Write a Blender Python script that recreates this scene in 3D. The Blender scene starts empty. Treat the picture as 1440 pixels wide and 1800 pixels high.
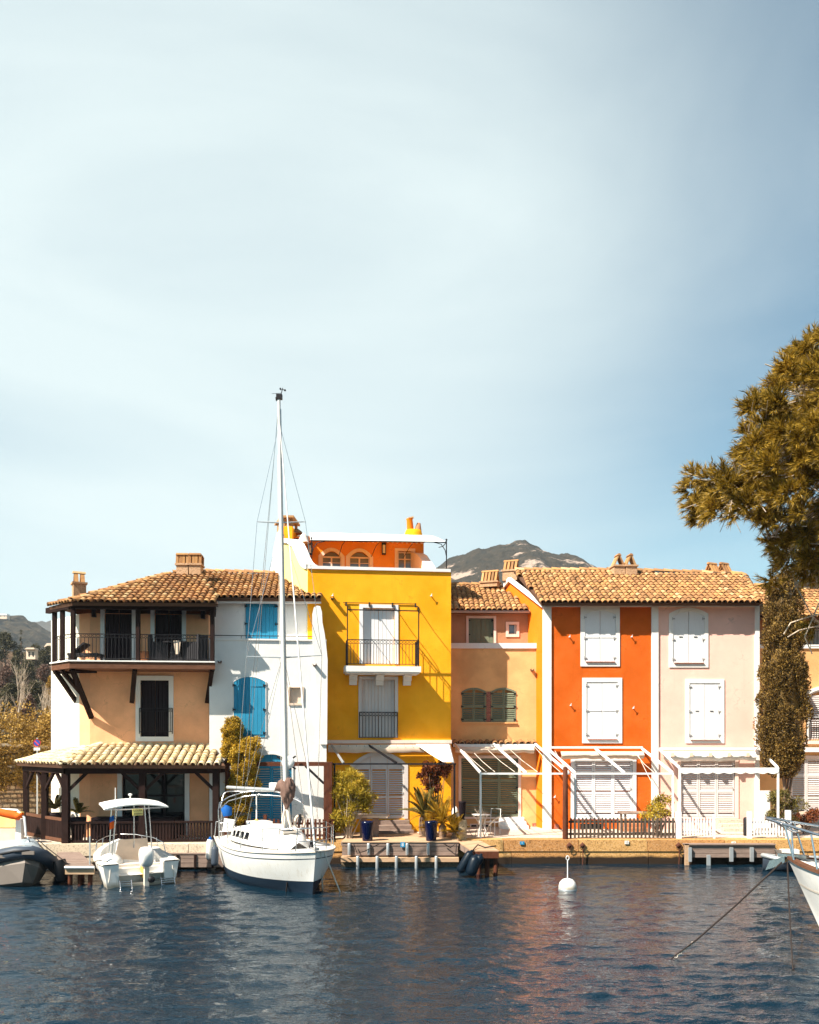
import bpy, math, random
import numpy as np
from mathutils import Vector, Matrix
R = random.Random(7)
NR = np.random.default_rng(5)
sc = bpy.context.scene
C = sc.collection
rad = math.radians

# ------------------------------------------------------------------ camera
F, CX, HY, EYE = 1500.0, 720.0, 1295.0, 4.0
cd = bpy.data.cameras.new('camera'); cam = bpy.data.objects.new('camera', cd); C.objects.link(cam)
cam.location = (0, 0, EYE); cam.rotation_euler = (rad(90), 0, 0)
cd.sensor_fit = 'HORIZONTAL'; cd.sensor_width = 36; cd.lens = 36 * F / 1440
cd.shift_y = (HY - 900) / 1440
cd.clip_start = 0.1; cd.clip_end = 9000
sc.camera = cam

# ------------------------------------------------------------------ light
SUN = Vector((1.45, 1.0, -1.9)).normalized()          # the way the light travels
el = math.asin(-SUN.z); rot = math.atan2(-SUN.x, -SUN.y)
w = bpy.data.worlds.new('World'); sc.world = w; w.use_nodes = True
nt = w.node_tree; N = nt.nodes; L = nt.links
for n in list(N): N.remove(n)
out = N.new('ShaderNodeOutputWorld'); bg = N.new('ShaderNodeBackground'); L.new(bg.outputs[0], out.inputs[0])
sky = N.new('ShaderNodeTexSky'); sky.sky_type = 'NISHITA'; sky.sun_disc = False
sky.sun_elevation = el; sky.sun_rotation = rot; sky.air_density = 1.0; sky.dust_density = 0.6; sky.ozone_density = 1.0
bg.inputs[1].default_value = 0.05
geo = N.new('ShaderNodeTexCoord')
mp = N.new('ShaderNodeMapping'); mp.inputs['Scale'].default_value = (1.0, 1.0, 2.9); mp.inputs['Rotation'].default_value = (0, rad(28), 0)
mp.inputs['Location'].default_value = (0.45, 0.1, 0.2)
L.new(geo.outputs['Generated'], mp.inputs[0])
n1 = N.new('ShaderNodeTexNoise'); n1.inputs['Scale'].default_value = 1.15; n1.inputs['Detail'].default_value = 6; n1.inputs['Roughness'].default_value = .5; n1.inputs['Distortion'].default_value = 1.1
L.new(mp.outputs[0], n1.inputs['Vector'])
# broad veil of high cloud, thickest to the upper left of the view
dot = N.new('ShaderNodeVectorMath'); dot.operation = 'DOT_PRODUCT'
vd = Vector((-0.24, 1.0, 0.60)).normalized(); dot.inputs[1].default_value = vd
nrm = N.new('ShaderNodeVectorMath'); nrm.operation = 'NORMALIZE'; L.new(geo.outputs['Generated'], nrm.inputs[0]); L.new(nrm.outputs[0], dot.inputs[0])
mr = N.new('ShaderNodeMapRange'); mr.inputs[1].default_value = .80; mr.inputs[2].default_value = .985; mr.inputs[3].default_value = 0; mr.inputs[4].default_value = .74
mr.interpolation_type = 'SMOOTHSTEP'; L.new(dot.outputs['Value'], mr.inputs[0])
mr2 = N.new('ShaderNodeMapRange'); mr2.inputs[1].default_value = .34; mr2.inputs[2].default_value = .70; mr2.inputs[3].default_value = .04; mr2.inputs[4].default_value = .38
L.new(n1.outputs['Fac'], mr2.inputs[0])
add = N.new('ShaderNodeMath'); add.operation = 'ADD'; add.use_clamp = True
L.new(mr.outputs[0], add.inputs[0]); L.new(mr2.outputs[0], add.inputs[1])
mul = N.new('ShaderNodeMath'); mul.operation = 'MULTIPLY'; mul.inputs[1].default_value = .86; L.new(add.outputs[0], mul.inputs[0])
mix = N.new('ShaderNodeMix'); mix.data_type = 'RGBA'
L.new(mul.outputs[0], mix.inputs[0]); tint = N.new('ShaderNodeMix'); tint.data_type = 'RGBA'; tint.blend_type = 'MULTIPLY'; tint.inputs[0].default_value = 1; tint.inputs[7].default_value = (.74, 1.10, 1.04, 1); L.new(sky.outputs[0], tint.inputs[6]); L.new(tint.outputs[2], mix.inputs[6]); mix.inputs[7].default_value = (7.2, 8.15, 8.1, 1)
L.new(mix.outputs[2], bg.inputs[0])
sd = bpy.data.lights.new('sun', 'SUN'); sd.energy = 5.0; sd.angle = rad(.53); sd.color = (1, .91, .77)
so = bpy.data.objects.new('sun', sd); C.objects.link(so)
so.rotation_euler = SUN.to_track_quat('-Z', 'Y').to_euler()
sc.view_settings.view_transform = 'Standard'; sc.view_settings.look = 'None'
sc.view_settings.exposure = 1.36; sc.view_settings.gamma = 1; sc.view_settings.use_curve_mapping = False
sc.cycles.max_bounces = 6; sc.cycles.transparent_max_bounces = 8; sc.cycles.volume_bounces = 0
sc.cycles.caustics_reflective = False; sc.cycles.caustics_refractive = False

# ------------------------------------------------------------------ helpers
DECK = 0.75
INV = {}
def at(px, py, Y): return Vector(((px - CX) / F * Y, Y, EYE - (py - HY) / F * Y))
def zat(py, Y): return EYE - (py - HY) / F * Y
def xat(px, Y): return (px - CX) / F * Y

class MB:
    def __init__(s): s.v = []; s.f = []; s.smooth = []
    def add(s, vs, fs, sm=False):
        b = len(s.v); s.v += [tuple(v) for v in vs]; s.f += [tuple(i + b for i in f) for f in fs]; s.smooth += [sm] * len(fs)
        return s
    def box(s, x0, x1, y0, y1, z0, z1):
        return s.add([(x0,y0,z0),(x1,y0,z0),(x1,y1,z0),(x0,y1,z0),(x0,y0,z1),(x1,y0,z1),(x1,y1,z1),(x0,y1,z1)],
              [(0,3,2,1),(4,5,6,7),(0,1,5,4),(1,2,6,5),(2,3,7,6),(3,0,4,7)])
    def beam(s, a, b, w, h, up=(0,0,1)):
        a = Vector(a); b = Vector(b); d = (b - a).normalized(); up = Vector(up)
        sd_ = d.cross(up)
        if sd_.length < 1e-4: sd_ = d.cross(Vector((0,1,0)))
        sd_.normalize(); u = sd_.cross(d).normalized()
        vs = []
        for p in (a, b):
            for i, j in ((-1,-1),(1,-1),(1,1),(-1,1)): vs.append(p + sd_*(i*w/2) + u*(j*h/2))
        return s.add(vs, [(3,2,1,0),(4,5,6,7),(0,1,5,4),(1,2,6,5),(2,3,7,6),(3,0,4,7)])
    def tube(s, pts, r, n=6, caps=True, closed=False):
        pts = [Vector(p) for p in pts]; m = len(pts)
        rs = r if isinstance(r, (list, tuple)) else [r] * m
        vs = []; prev = None
        for i, p in enumerate(pts):
            if closed: t = pts[(i+1) % m] - pts[i-1]
            else: t = pts[min(i+1, m-1)] - pts[max(i-1, 0)]
            if t.length < 1e-9: t = Vector((0,0,1))
            t.normalize()
            if prev is None:
                q = Vector((0,0,1)) if abs(t.z) < .9 else Vector((1,0,0))
            else: q = prev
            a = (q - t*q.dot(t))
            if a.length < 1e-5: a = t.orthogonal()
            a.normalize(); b = t.cross(a); prev = a
            for k in range(n):
                c = 2*math.pi*k/n; vs.append(p + (a*math.cos(c) + b*math.sin(c)) * rs[i])
        fs = []
        for i in range(m if closed else m-1):
            j = (i+1) % m
            for k in range(n): fs.append((i*n+k, i*n+(k+1)%n, j*n+(k+1)%n, j*n+k))
        s.add(vs, fs, True)
        if caps and not closed:
            s.add(vs[:n], [tuple(range(n))[::-1]]); s.add(vs[-n:], [tuple(range(n))])
        return s
    def prism(s, poly, y0, y1, ax='y'):     # poly in (x,z) swept along y (or poly in (x,y) swept along z)
        n = len(poly)
        if ax == 'y': vs = [(x,y0,z) for x,z in poly] + [(x,y1,z) for x,z in poly]
        elif ax == 'z': vs = [(x,y,y0) for x,y in poly] + [(x,y,y1) for x,y in poly]
        else: vs = [(y0,x,z) for x,z in poly] + [(y1,x,z) for x,z in poly]
        return s.add(vs, [tuple(range(n)), tuple(range(n, 2*n))[::-1]] + [(i, i+n, (i+1)%n+n, (i+1)%n) for i in range(n)])
    def lathe(s, prof, c=(0,0,0), n=16, M=None):
        vs = []; c = Vector(c)
        for r, z in prof:
            for k in range(n):
                a = 2*math.pi*k/n; p = Vector((r*math.cos(a), r*math.sin(a), z))
                if M is not None: p = M @ p
                vs.append(c + p)
        fs = [(i*n+k, i*n+(k+1)%n, (i+1)*n+(k+1)%n, (i+1)*n+k) for i in range(len(prof)-1) for k in range(n)]
        return s.add(vs, fs, True)
    def ell(s, c, r, n=12, m=8, M=None):
        prof = [(math.sin(math.pi*i/m), -math.cos(math.pi*i/m)) for i in range(m+1)]
        S = Matrix.Diagonal((r[0], r[1], r[2])) if not isinstance(r, (int, float)) else Matrix.Diagonal((r, r, r))
        if M is not None: S = M @ S
        return s.lathe([(max(a, 1e-4), b) for a, b in prof], c, n, S)
    def grid(s, rows, sm=True, closed=False):
        n = len(rows[0]); vs = [p for r in rows for p in r]; fs = []
        for i in range(len(rows)-1):
            for k in range(n if closed else n-1): fs.append((i*n+k, i*n+(k+1)%n, (i+1)*n+(k+1)%n, (i+1)*n+k))
        return s.add(vs, fs, sm)
    def build(s, name, mat, parent=None, world=False, kind=None, label=None):
        vs = s.v
        if world and parent is not None:
            M = INV[parent.name]; vs = [tuple(M @ Vector(v)) for v in vs]
        me = bpy.data.meshes.new(name); me.from_pydata(vs, [], s.f); me.validate()
        if len(me.polygons) == len(s.smooth): me.polygons.foreach_set('use_smooth', s.smooth)
        me.materials.append(mat)
        return link(name, me, parent, kind, label)
def link(name, me, parent=None, kind=None, label=None):
    o = bpy.data.objects.new(name, me); C.objects.link(o)
    if parent is not None: o.parent = parent
    if kind: o['kind'] = kind
    if label: o['label'] = label
    return o
def tag(o, label, cat, group=None):
    o['label'] = label; o['category'] = cat
    if group: o['group'] = group
    return o
def thing(name, label, cat, loc=(0,0,0), rz=0, group=None):
    o = bpy.data.objects.new(name, None); C.objects.link(o)
    o.location = loc; o.rotation_euler = (0,0,rz); o.empty_display_size = .2
    INV[o.name] = (Matrix.Translation(Vector(loc)) @ Matrix.Rotation(rz, 4, 'Z')).inverted()
    return tag(o, label, cat, group)
def copy_tree(o, parent=None, **kw):
    c = o.copy(); C.objects.link(c)
    if parent is not None: c.parent = parent
    for ch in o.children: copy_tree(ch, c)
    return c
def npmesh(name, V, Fc, mat, parent=None, world=False, kind=None, smooth=False, label=None):
    V = np.asarray(V, dtype=np.float32); Fc = np.asarray(Fc, dtype=np.int32)
    if world and parent is not None:
        M = np.array(INV[parent.name]); V = V @ M[:3,:3].T + M[:3,3]
    me = bpy.data.meshes.new(name); k = Fc.shape[1]
    me.vertices.add(len(V)); me.vertices.foreach_set('co', V.astype(np.float32).ravel())
    me.loops.add(Fc.size); me.loops.foreach_set('vertex_index', Fc.ravel())
    me.polygons.add(len(Fc)); me.polygons.foreach_set('loop_start', np.arange(0, Fc.size, k, dtype=np.int32))
    me.polygons.foreach_set('use_smooth', np.full(len(Fc), smooth, dtype=bool))
    me.update(calc_edges=True); me.materials.append(mat)
    return link(name, me, parent, kind, label)

# ------------------------------------------------------------------ materials
def newmat(name):
    m = bpy.data.materials.new(name); m.use_nodes = True
    return m, m.node_tree, m.node_tree.nodes, m.node_tree.links, m.node_tree.nodes['Principled BSDF']
def ramp(N, L, fac, stops):
    r = N.new('ShaderNodeValToRGB'); L.new(fac, r.inputs[0]); e = r.color_ramp.elements
    while len(e) < len(stops): e.new(.5)
    for i, (p, c) in enumerate(stops): e[i].position = p; e[i].color = tuple(c) + (1,)
    return r.outputs[0]
def noise(N, L, sc_, det=4, vec=None, rough=.55, scale3=None, dist=0):
    n = N.new('ShaderNodeTexNoise'); n.inputs['Scale'].default_value = sc_; n.inputs['Detail'].default_value = det; n.inputs['Roughness'].default_value = rough; n.inputs['Distortion'].default_value = dist
    if scale3:
        mp = N.new('ShaderNodeMapping'); mp.inputs['Scale'].default_value = scale3; L.new(vec, mp.inputs[0]); L.new(mp.outputs[0], n.inputs['Vector'])
    elif vec is not None: L.new(vec, n.inputs['Vector'])
    return n.outputs['Fac']
def mixc(N, L, fac, a, b, mode='MIX'):
    m = N.new('ShaderNodeMix'); m.data_type = 'RGBA'; m.blend_type = mode
    if isinstance(fac, (int, float)): m.inputs[0].default_value = fac
    else: L.new(fac, m.inputs[0])
    for i, c in ((6, a), (7, b)):
        if isinstance(c, tuple): m.inputs[i].default_value = c[:3] + (1,)
        else: L.new(c, m.inputs[i])
    return m.outputs[2]
def bump(N, L, b, h, strength=.3, dist=.02):
    bp = N.new('ShaderNodeBump'); bp.inputs['Strength'].default_value = strength; bp.inputs['Distance'].default_value = dist
    L.new(h, bp.inputs['Height']); L.new(bp.outputs[0], b.inputs['Normal'])
def rng(N, L, fac, a, b, c, d):
    m = N.new('ShaderNodeMapRange'); L.new(fac, m.inputs[0])
    for i, v in enumerate((a, b, c, d)): m.inputs[i+1].default_value = v
    return m.outputs[0]
def geom(N): return N.new('ShaderNodeNewGeometry')

def stucco(name, col, var=.16, rough=.9, stain=.35):
    m, t, N, L, b = newmat(name); P = geom(N).outputs['Position']
    a = noise(N, L, .9, 5, P, .6); f = noise(N, L, 22, 4, P, .7)
    c = tuple(col)
    dk = tuple(x * (1 - var*1.3) for x in c); lt = tuple(min(1, x * (1 + var*.5) + .01) for x in c)
    base = mixc(N, L, rng(N, L, a, .35, .65, 0, 1), dk, lt)
    base = mixc(N, L, rng(N, L, f, .3, .7, 0, .35), base, tuple(x*(1-var) for x in c))
    # rain streaks: narrow, tall noise
    s = noise(N, L, 1.0, 5, P, .65, (4.2, 4.2, .28))
    base = mixc(N, L, rng(N, L, s, .58, .82, 0, stain), base, tuple(x * .62 for x in c))
    L.new(base, b.inputs['Base Color']); b.inputs['Roughness'].default_value = rough; b.inputs['Specular IOR Level'].default_value = .08
    pt = noise(N, L, .45, 3, P, .5, dist=.8); base = mixc(N, L, rng(N, L, pt, .54, .60, 0, .18), base, tuple(min(1, x*1.25+.02) for x in c))
    vo = N.new('ShaderNodeTexVoronoi'); vo.feature = 'DISTANCE_TO_EDGE'; vo.inputs['Scale'].default_value = .8
    wn_ = N.new('ShaderNodeTexNoise'); wn_.inputs['Scale'].default_value = 2.5; wn_.inputs['Detail'].default_value = 6; L.new(P, wn_.inputs['Vector'])
    va = N.new('ShaderNodeVectorMath'); va.operation = 'ADD'; L.new(P, va.inputs[0]); L.new(wn_.outputs['Color'], va.inputs[1]); L.new(va.outputs[0], vo.inputs['Vector'])
    cm = N.new('ShaderNodeMath'); cm.operation = 'MULTIPLY'; L.new(rng(N, L, vo.outputs['Distance'], .0, .014, .55, 0), cm.inputs[0]); L.new(rng(N, L, a, .5, .62, 0, 1), cm.inputs[1]); base = mixc(N, L, cm.outputs[0], base, tuple(x*.5 for x in c))
    L.new(base, b.inputs['Base Color'])
    h = noise(N, L, 9, 6, P, .7)
    bump(N, L, b, h, .35, .02)
    return m
def painted(name, col, rough=.55, var=.1, grain=True, spec=.10, metal=0):
    m, t, N, L, b = newmat(name); P = geom(N).outputs['Position']
    a = noise(N, L, 3.5, 5, P, .65); g = noise(N, L, 3, 4, P, .6, (22, 22, 1.2))
    base = mixc(N, L, rng(N, L, a, .3, .7, 0, 1), tuple(x*(1-var) for x in col), tuple(min(1, x*(1+var*.4)) for x in col))
    if grain: base = mixc(N, L, rng(N, L, g, .55, .8, 0, .45), base, tuple(x*.68 for x in col))
    L.new(base, b.inputs['Base Color']); b.inputs['Roughness'].default_value = rough; b.inputs['Specular IOR Level'].default_value = spec; b.inputs['Metallic'].default_value = metal
    bump(N, L, b, g if grain else a, .2, .006)
    return m
def timber(name, col, col2, scale3=(2, 14, 14), rough=.8):
    m, t, N, L, b = newmat(name); g = geom(N); P = g.outputs['Position']
    oi = N.new('ShaderNodeObjectInfo')
    a = noise(N, L, 1.6, 6, P, .7, scale3); d = noise(N, L, 2.1, 4, P)
    base = mixc(N, L, rng(N, L, a, .3, .7, 0, 1), col, col2)
    base = mixc(N, L, rng(N, L, d, .55, .8, 0, .5), base, tuple(x*.5 for x in col))
    base = mixc(N, L, rng(N, L, oi.outputs['Random'], 0, 1, 0, .4), base, tuple(x*.55 for x in col2))
    L.new(base, b.inputs['Base Color']); b.inputs['Roughness'].default_value = rough; b.inputs['Specular IOR Level'].default_value = .08
    bump(N, L, b, a, .4, .01)
    return m
def tilemat(name, stops, bumpd=.01, lc=(.50,.285,.125)):
    m, t, N, L, b = newmat(name); g = geom(N); P = g.outputs['Position']
    oi = N.new('ShaderNodeObjectInfo')
    ad = N.new('ShaderNodeMath'); ad.operation = 'ADD'; L.new(oi.outputs['Random'], ad.inputs[0]); L.new(g.outputs['Random Per Island'], ad.inputs[1])
    fr = N.new('ShaderNodeMath'); fr.operation = 'FRACT'; L.new(ad.outputs[0], fr.inputs[0])
    base = ramp(N, L, fr.outputs[0], stops); base = mixc(N, L, .42, base, tuple(x*.86 for x in lc))
    lich = noise(N, L, 6, 6, P, .75); big = noise(N, L, .7, 4, P)
    base = mixc(N, L, rng(N, L, lich, .52, .76, 0, .32), base, lc)
    base = mixc(N, L, rng(N, L, noise(N, L, 11, 5, P, .8), .55, .75, 0, .75), base, (.07, .045, .03))
    base = mixc(N, L, rng(N, L, big, .45, .75, 0, .45), base, tuple(x*.45 for x in lc)); base = mixc(N, L, rng(N, L, noise(N, L, 2.2, 4, P, .6), .58, .72, 0, .55), base, (.11, .065, .04))
    L.new(base, b.inputs['Base Color']); b.inputs['Roughness'].default_value = .92; b.inputs['Specular IOR Level'].default_value = .2
    bump(N, L, b, lich, .5, bumpd)
    return m
def stonemat(name, stops, sc_=1.0, dark=(.05,.045,.04), waterline=None):
    m, t, N, L, b = newmat(name); g = geom(N); P = g.outputs['Position']
    oi = N.new('ShaderNodeObjectInfo')
    fr = N.new('ShaderNodeMath'); fr.operation = 'FRACT'
    ad = N.new('ShaderNodeMath'); ad.operation = 'ADD'; L.new(oi.outputs['Random'], ad.inputs[0]); L.new(g.outputs['Random Per Island'], ad.inputs[1]); L.new(ad.outputs[0], fr.inputs[0])
    base = ramp(N, L, fr.outputs[0], stops)
    sp = noise(N, L, 26*sc_, 3, P, .6); a = noise(N, L, 2.2*sc_, 6, P, .7)
    base = mixc(N, L, rng(N, L, sp, .52, .66, 0, .8), base, dark)
    base = mixc(N, L, rng(N, L, sp, .3, .42, .5, 0), base, (.6, .5, .36))
    base = mixc(N, L, rng(N, L, a, .5, .8, 0, .5), base, tuple(x*2 for x in dark))
    if waterline is not None:     # wet band with weed and salt just above the water
        sx = N.new('ShaderNodeSeparateXYZ'); L.new(P, sx.inputs[0])
        wz = N.new('ShaderNodeMath'); wz.operation = 'MULTIPLY_ADD'; L.new(a, wz.inputs[0]); wz.inputs[1].default_value = -.18; L.new(sx.outputs[2], wz.inputs[2])
        base = mixc(N, L, rng(N, L, wz.outputs[0], waterline-.12, waterline-.04, 1, 0), base, (.028, .018, .012))
    L.new(base, b.inputs['Base Color']); b.inputs['Roughness'].default_value = .9; b.inputs['Specular IOR Level'].default_value = .12
    bump(N, L, b, sp, .5, .01)
    return m
def leafmat(name, stops, trans=.25, rough=.6):
    m, t, N, L, b = newmat(name); g = geom(N)
    n = noise(N, L, 1.1, 3, g.outputs['Position'])
    ad = N.new('ShaderNodeMath'); ad.operation = 'MULTIPLY_ADD'; L.new(n, ad.inputs[0]); ad.inputs[1].default_value = .7; ad.inputs[2].default_value = -.3
    a2 = N.new('ShaderNodeMath'); a2.operation = 'MULTIPLY_ADD'; L.new(g.outputs['Random Per Island'], a2.inputs[0]); a2.inputs[1].default_value = .75; L.new(ad.outputs[0], a2.inputs[2])
    c = ramp(N, L, a2.outputs[0], stops)
    L.new(c, b.inputs['Base Color']); b.inputs['Roughness'].default_value = rough; b.inputs['Specular IOR Level'].default_value = .3
    tr = N.new('ShaderNodeBsdfTranslucent'); L.new(c, tr.inputs[0])
    ms = N.new('ShaderNodeMixShader'); ms.inputs[0].default_value = trans; L.new(b.outputs[0], ms.inputs[1]); L.new(tr.outputs[0], ms.inputs[2])
    L.new(ms.outputs[0], N['Material Output'].inputs[0])
    return m
def plain(name, col, rough=.5, metal=0, spec=.22, coat=0):
    m, t, N, L, b = newmat(name); P = geom(N).outputs['Position']
    a = noise(N, L, 5, 5, P, .7)
    base = mixc(N, L, rng(N, L, a, .35, .75, 0, .3), tuple(col), tuple(x*.7 for x in col))
    L.new(base, b.inputs['Base Color']); b.inputs['Roughness'].default_value = rough; b.inputs['Metallic'].default_value = metal
    b.inputs['Specular IOR Level'].default_value = spec; b.inputs['Coat Weight'].default_value = coat
    return m

def gelcoat(name, col):
    m, t, N, L, b = newmat(name); P = geom(N).outputs['Position']; sx = N.new('ShaderNodeSeparateXYZ'); L.new(P, sx.inputs[0])
    a = noise(N, L, 3.5, 6, P, .7); s = noise(N, L, 2.2, 5, P, .7, (7, 7, .6))
    base = mixc(N, L, rng(N, L, a, .4, .75, 0, .35), tuple(col), tuple(x*y for x, y in zip(col, (.82, .78, .70))))
    base = mixc(N, L, rng(N, L, s, .56, .78, 0, .6), base, tuple(x*y for x, y in zip(col, (.62, .52, .40))))
    g = N.new('ShaderNodeMath'); g.operation = 'MULTIPLY_ADD'; L.new(a, g.inputs[0]); g.inputs[1].default_value = -.22; L.new(sx.outputs[2], g.inputs[2])
    base = mixc(N, L, rng(N, L, g.outputs[0], -.08, .06, .75, 0), base, (.22, .17, .09))
    L.new(base, b.inputs['Base Color']); b.inputs['Roughness'].default_value = .3; b.inputs['Specular IOR Level'].default_value = .4
    return m
M = {}
M['peach'] = stucco('peach_stucco', (.88, .44, .235)); M['cream'] = stucco('cream_stucco', (.80, .73, .62), .08)
M['white'] = stucco('white_stucco', (.73, .715, .70), .07, stain=.16); M['trim'] = stucco('white_trim', (.74, .72, .70), .05, stain=.15)
M['yellow'] = stucco('yellow_stucco', (.96, .385, .010), .13, stain=.45)
M['paleyellow'] = stucco('pale_yellow_stucco', (.86, .72, .25), .06, stain=.1)
M['ochre'] = stucco('ochre_stucco', (.74, .40, .17)); M['amber'] = stucco('amber_stucco', (.80, .19, .008), .08, stain=.1)
M['orange'] = stucco('orange_stucco', (.60, .108, .008), .18, stain=.5); M['pink'] = stucco('pink_stucco', (.82, .50, .42), .08)
M['brownred'] = stucco('terracotta_stucco', (.48, .25, .14)); M['terrace_orange'] = stucco('terrace_orange_stucco', (.78, .27, .02), .1)
M['pinktrim'] = stucco('pinkish_trim', (.78, .60, .52), .06)
M['balustrade'] = stucco('plaster_band', (.72, .68, .66), .06)
M['blue'] = painted('blue_paint', (.03, .235, .40)); M['whitewood'] = painted('white_painted_wood', (.70, .70, .72), var=.05)
M['greywood'] = painted('grey_painted_wood', (.62, .57, .56), var=.06); M['green'] = painted('sage_green_paint', (.17, .19, .13))
M['dark'] = painted('dark_brown_shutter', (.016, .010, .013), .6, .2); M['darkwood'] = timber('dark_stained_timber', (.013, .007, .0065), (.028, .014, .012), (3, 3, 3))
M['brownbeam'] = timber('brown_beam_timber', (.09, .04, .024), (.16, .075, .045), (2, 8, 8))
M['greytimber'] = timber('weathered_dock_timber', (.19, .13, .11), (.32, .24, .20)); M['decktimber'] = timber('pale_deck_timber', (.40, .25, .15), (.58, .40, .26))
M['fencetimber'] = timber('weathered_fence_timber', (.05, .038, .03), (.13, .10, .08), (8, 8, 2)); M['redbeam'] = timber('red_brown_timber', (.06, .02, .012), (.13, .045, .025), (8, 8, 2))
M['iron'] = plain('black_iron', (.010, .009, .012), .5); M['steel'] = plain('stainless_steel', (.62, .62, .64), .25, 1)
M['galv'] = plain('galvanised_pipe', (.50, .53, .55), .45, .6)
M['gutter'] = plain('zinc_gutter', (.45, .36, .33), .5); M['aluwhite'] = plain('white_powder_coated_metal', (.80, .80, .80), .4)
ts = [(0, (.07,.028,.016)), (.2, (.20,.07,.032)), (.4, (.36,.15,.055)), (.58, (.46,.23,.08)), (.74, (.30,.11,.045)), (.9, (.50,.30,.13)), (1, (.58,.42,.24))]
M['tile'] = tilemat('clay_roof_tile', ts)
M['tile2'] = tilemat('lichen_roof_tile', [(0, (.52,.36,.15)), (.3, (.68,.52,.26)), (.6, (.74,.64,.44)), (.8, (.60,.38,.17)), (1, (.76,.70,.54))], lc=(.76,.60,.39))
M['tilebed'] = plain('roof_underlay', (.10, .05, .03), .95)
M['chimney'] = stonemat('chimney_brick_render', [(0, (.42,.24,.13)), (1, (.52,.33,.2))], 1.0, (.14,.08,.05))
M['quay'] = stonemat('quay_stone', [(0, (.50,.26,.09)), (.5, (.56,.32,.12)), (1, (.46,.22,.08))], 1.1, (.10,.05,.02), waterline=.22)
M['quaypale'] = stonemat('pale_quay_stone', [(0, (.55,.45,.33)), (1, (.62,.52,.4))], 1.0, (.2,.16,.12), waterline=.2)
M['rubble'] = stonemat('rubble_stone', [(0, (.33,.22,.13)), (.4, (.5,.36,.22)), (.7, (.58,.46,.32)), (1, (.4,.25,.15))], .7, (.10,.07,.045))
M['mortar'] = stonemat('mortar', [(0, (.16,.12,.085)), (1, (.2,.15,.1))], 1, (.06,.045,.03))
M['paving'] = stonemat('terrace_paving', [(0, (.52,.43,.35)), (1, (.60,.50,.42))], .8, (.24,.18,.14))
M['brick'] = stonemat('red_brick', [(0, (.30,.09,.07)), (1, (.38,.14,.1))], 1, (.14,.05,.04))
M['gelcoat'] = gelcoat('white_gelcoat', (.76, .75, .73)); M['gelcream'] = plain('cream_gelcoat', (.72, .63, .54), .35)
M['navy'] = plain('navy_antifouling', (.009, .022, .042), .6); M['canvas'] = painted('white_canvas', (.82, .81, .78), .85, grain=False, spec=.1)
M['canvascream'] = painted('cream_canvas', (.72, .56, .44), .85, .15, grain=False, spec=.1); M['sailcloth'] = painted('furled_brown_sailcloth', (.17, .105, .085), .9, .3, grain=False, spec=.1)
M['glassdark'] = plain('dark_window_glass', (.006, .007, .009), .05, spec=.35); M['glass'] = plain('window_pane_glass', (.12, .14, .2), .05, spec=1)
M['rubbergrey'] = plain('grey_inflatable_tube', (.05, .065, .09), .5); M['rubberpale'] = plain('pale_inflatable_tube', (.32, .37, .41), .5)
M['hullgrey'] = plain('scuffed_grey_hull', (.20,.17,.15), .55); M['black'] = plain('black_rubber', (.015, .015, .018), .5)
M['bluefab'] = painted('blue_fabric', (.01, .09, .33), .7, grain=False); M['orangefab'] = painted('orange_fabric', (.75, .12, .015), .7, grain=False)
M['potblue'] = plain('cobalt_glazed_pot', (.0015, .004, .028), .2, spec=.35, coat=.1); M['terracotta'] = plain('terracotta_pot', (.45, .18, .08), .8)
M['bark'] = timber('pine_bark', (.16, .10, .07), (.30, .21, .16), (6, 6, 1.5)); M['palebark'] = timber('pale_bark', (.42, .33, .25), (.58, .48, .38), (6, 6, 1.5))
M['rope'] = plain('dark_rope', (.03, .022, .02), .9); M['ropewhite'] = plain('white_rope', (.7, .64, .56), .9); M['rust'] = plain('rusty_iron', (.10, .035, .02), .8)
M['signblue'] = plain('blue_sign_enamel', (.02, .22, .42), .4); M['signred'] = plain('red_sign_enamel', (.6, .05, .04), .4); M['signnavy'] = plain('navy_sign_enamel', (.03, .06, .30), .4)
M['yellowplast'] = plain('yellow_plastic', (.75, .42, .08), .5); M['fendblue'] = plain('dark_blue_fender_vinyl', (.003, .009, .018), .4)
M['hingegrey'] = plain('painted_grey_hinge', (.36, .35, .35), .5); M['wicker'] = plain('dark_wicker', (.03, .028, .032), .8); M['lantern'] = plain('frosted_lantern_glass', (.7, .66, .6), .3)
lp = lambda n, s, **k: leafmat(n, s, **k)
M['pine'] = lp('pine_needles', [(0, (.05,.035,.004)), (.3, (.20,.125,.012)), (.65, (.44,.27,.028)), (1, (.68,.44,.07))], trans=.3)
M['cypress'] = lp('cypress_foliage', [(0, (.03,.018,.006)), (.4, (.13,.075,.018)), (.75, (.34,.21,.05)), (1, (.52,.34,.10))], trans=.2)
M['yellowleaf'] = lp('yellow_green_leaves', [(0, (.10,.055,.005)), (.4, (.42,.26,.02)), (.8, (.80,.54,.06)), (1, (.85,.66,.12))], trans=.35)
M['oleander'] = lp('oleander_leaves', [(0, (.10,.075,.008)), (.35, (.40,.30,.025)), (1, (.85,.62,.10))], trans=.4)
M['palmleaf'] = lp('palm_leaves', [(0, (.06,.055,.015)), (.5, (.16,.13,.03)), (1, (.34,.27,.08))], trans=.3)
M['palmyellow'] = lp('golden_palm_leaves', [(0, (.16,.08,.008)), (.5, (.42,.25,.02)), (1, (.75,.5,.06))], trans=.35)
M['redleaf'] = lp('red_brown_leaves', [(0, (.05,.012,.008)), (.5, (.2,.05,.02)), (1, (.48,.19,.04))], trans=.3)
M['darkleaf'] = lp('dark_leaves', [(0, (.015,.014,.006)), (.5, (.05,.045,.015)), (1, (.15,.12,.04))], trans=.2)
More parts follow.
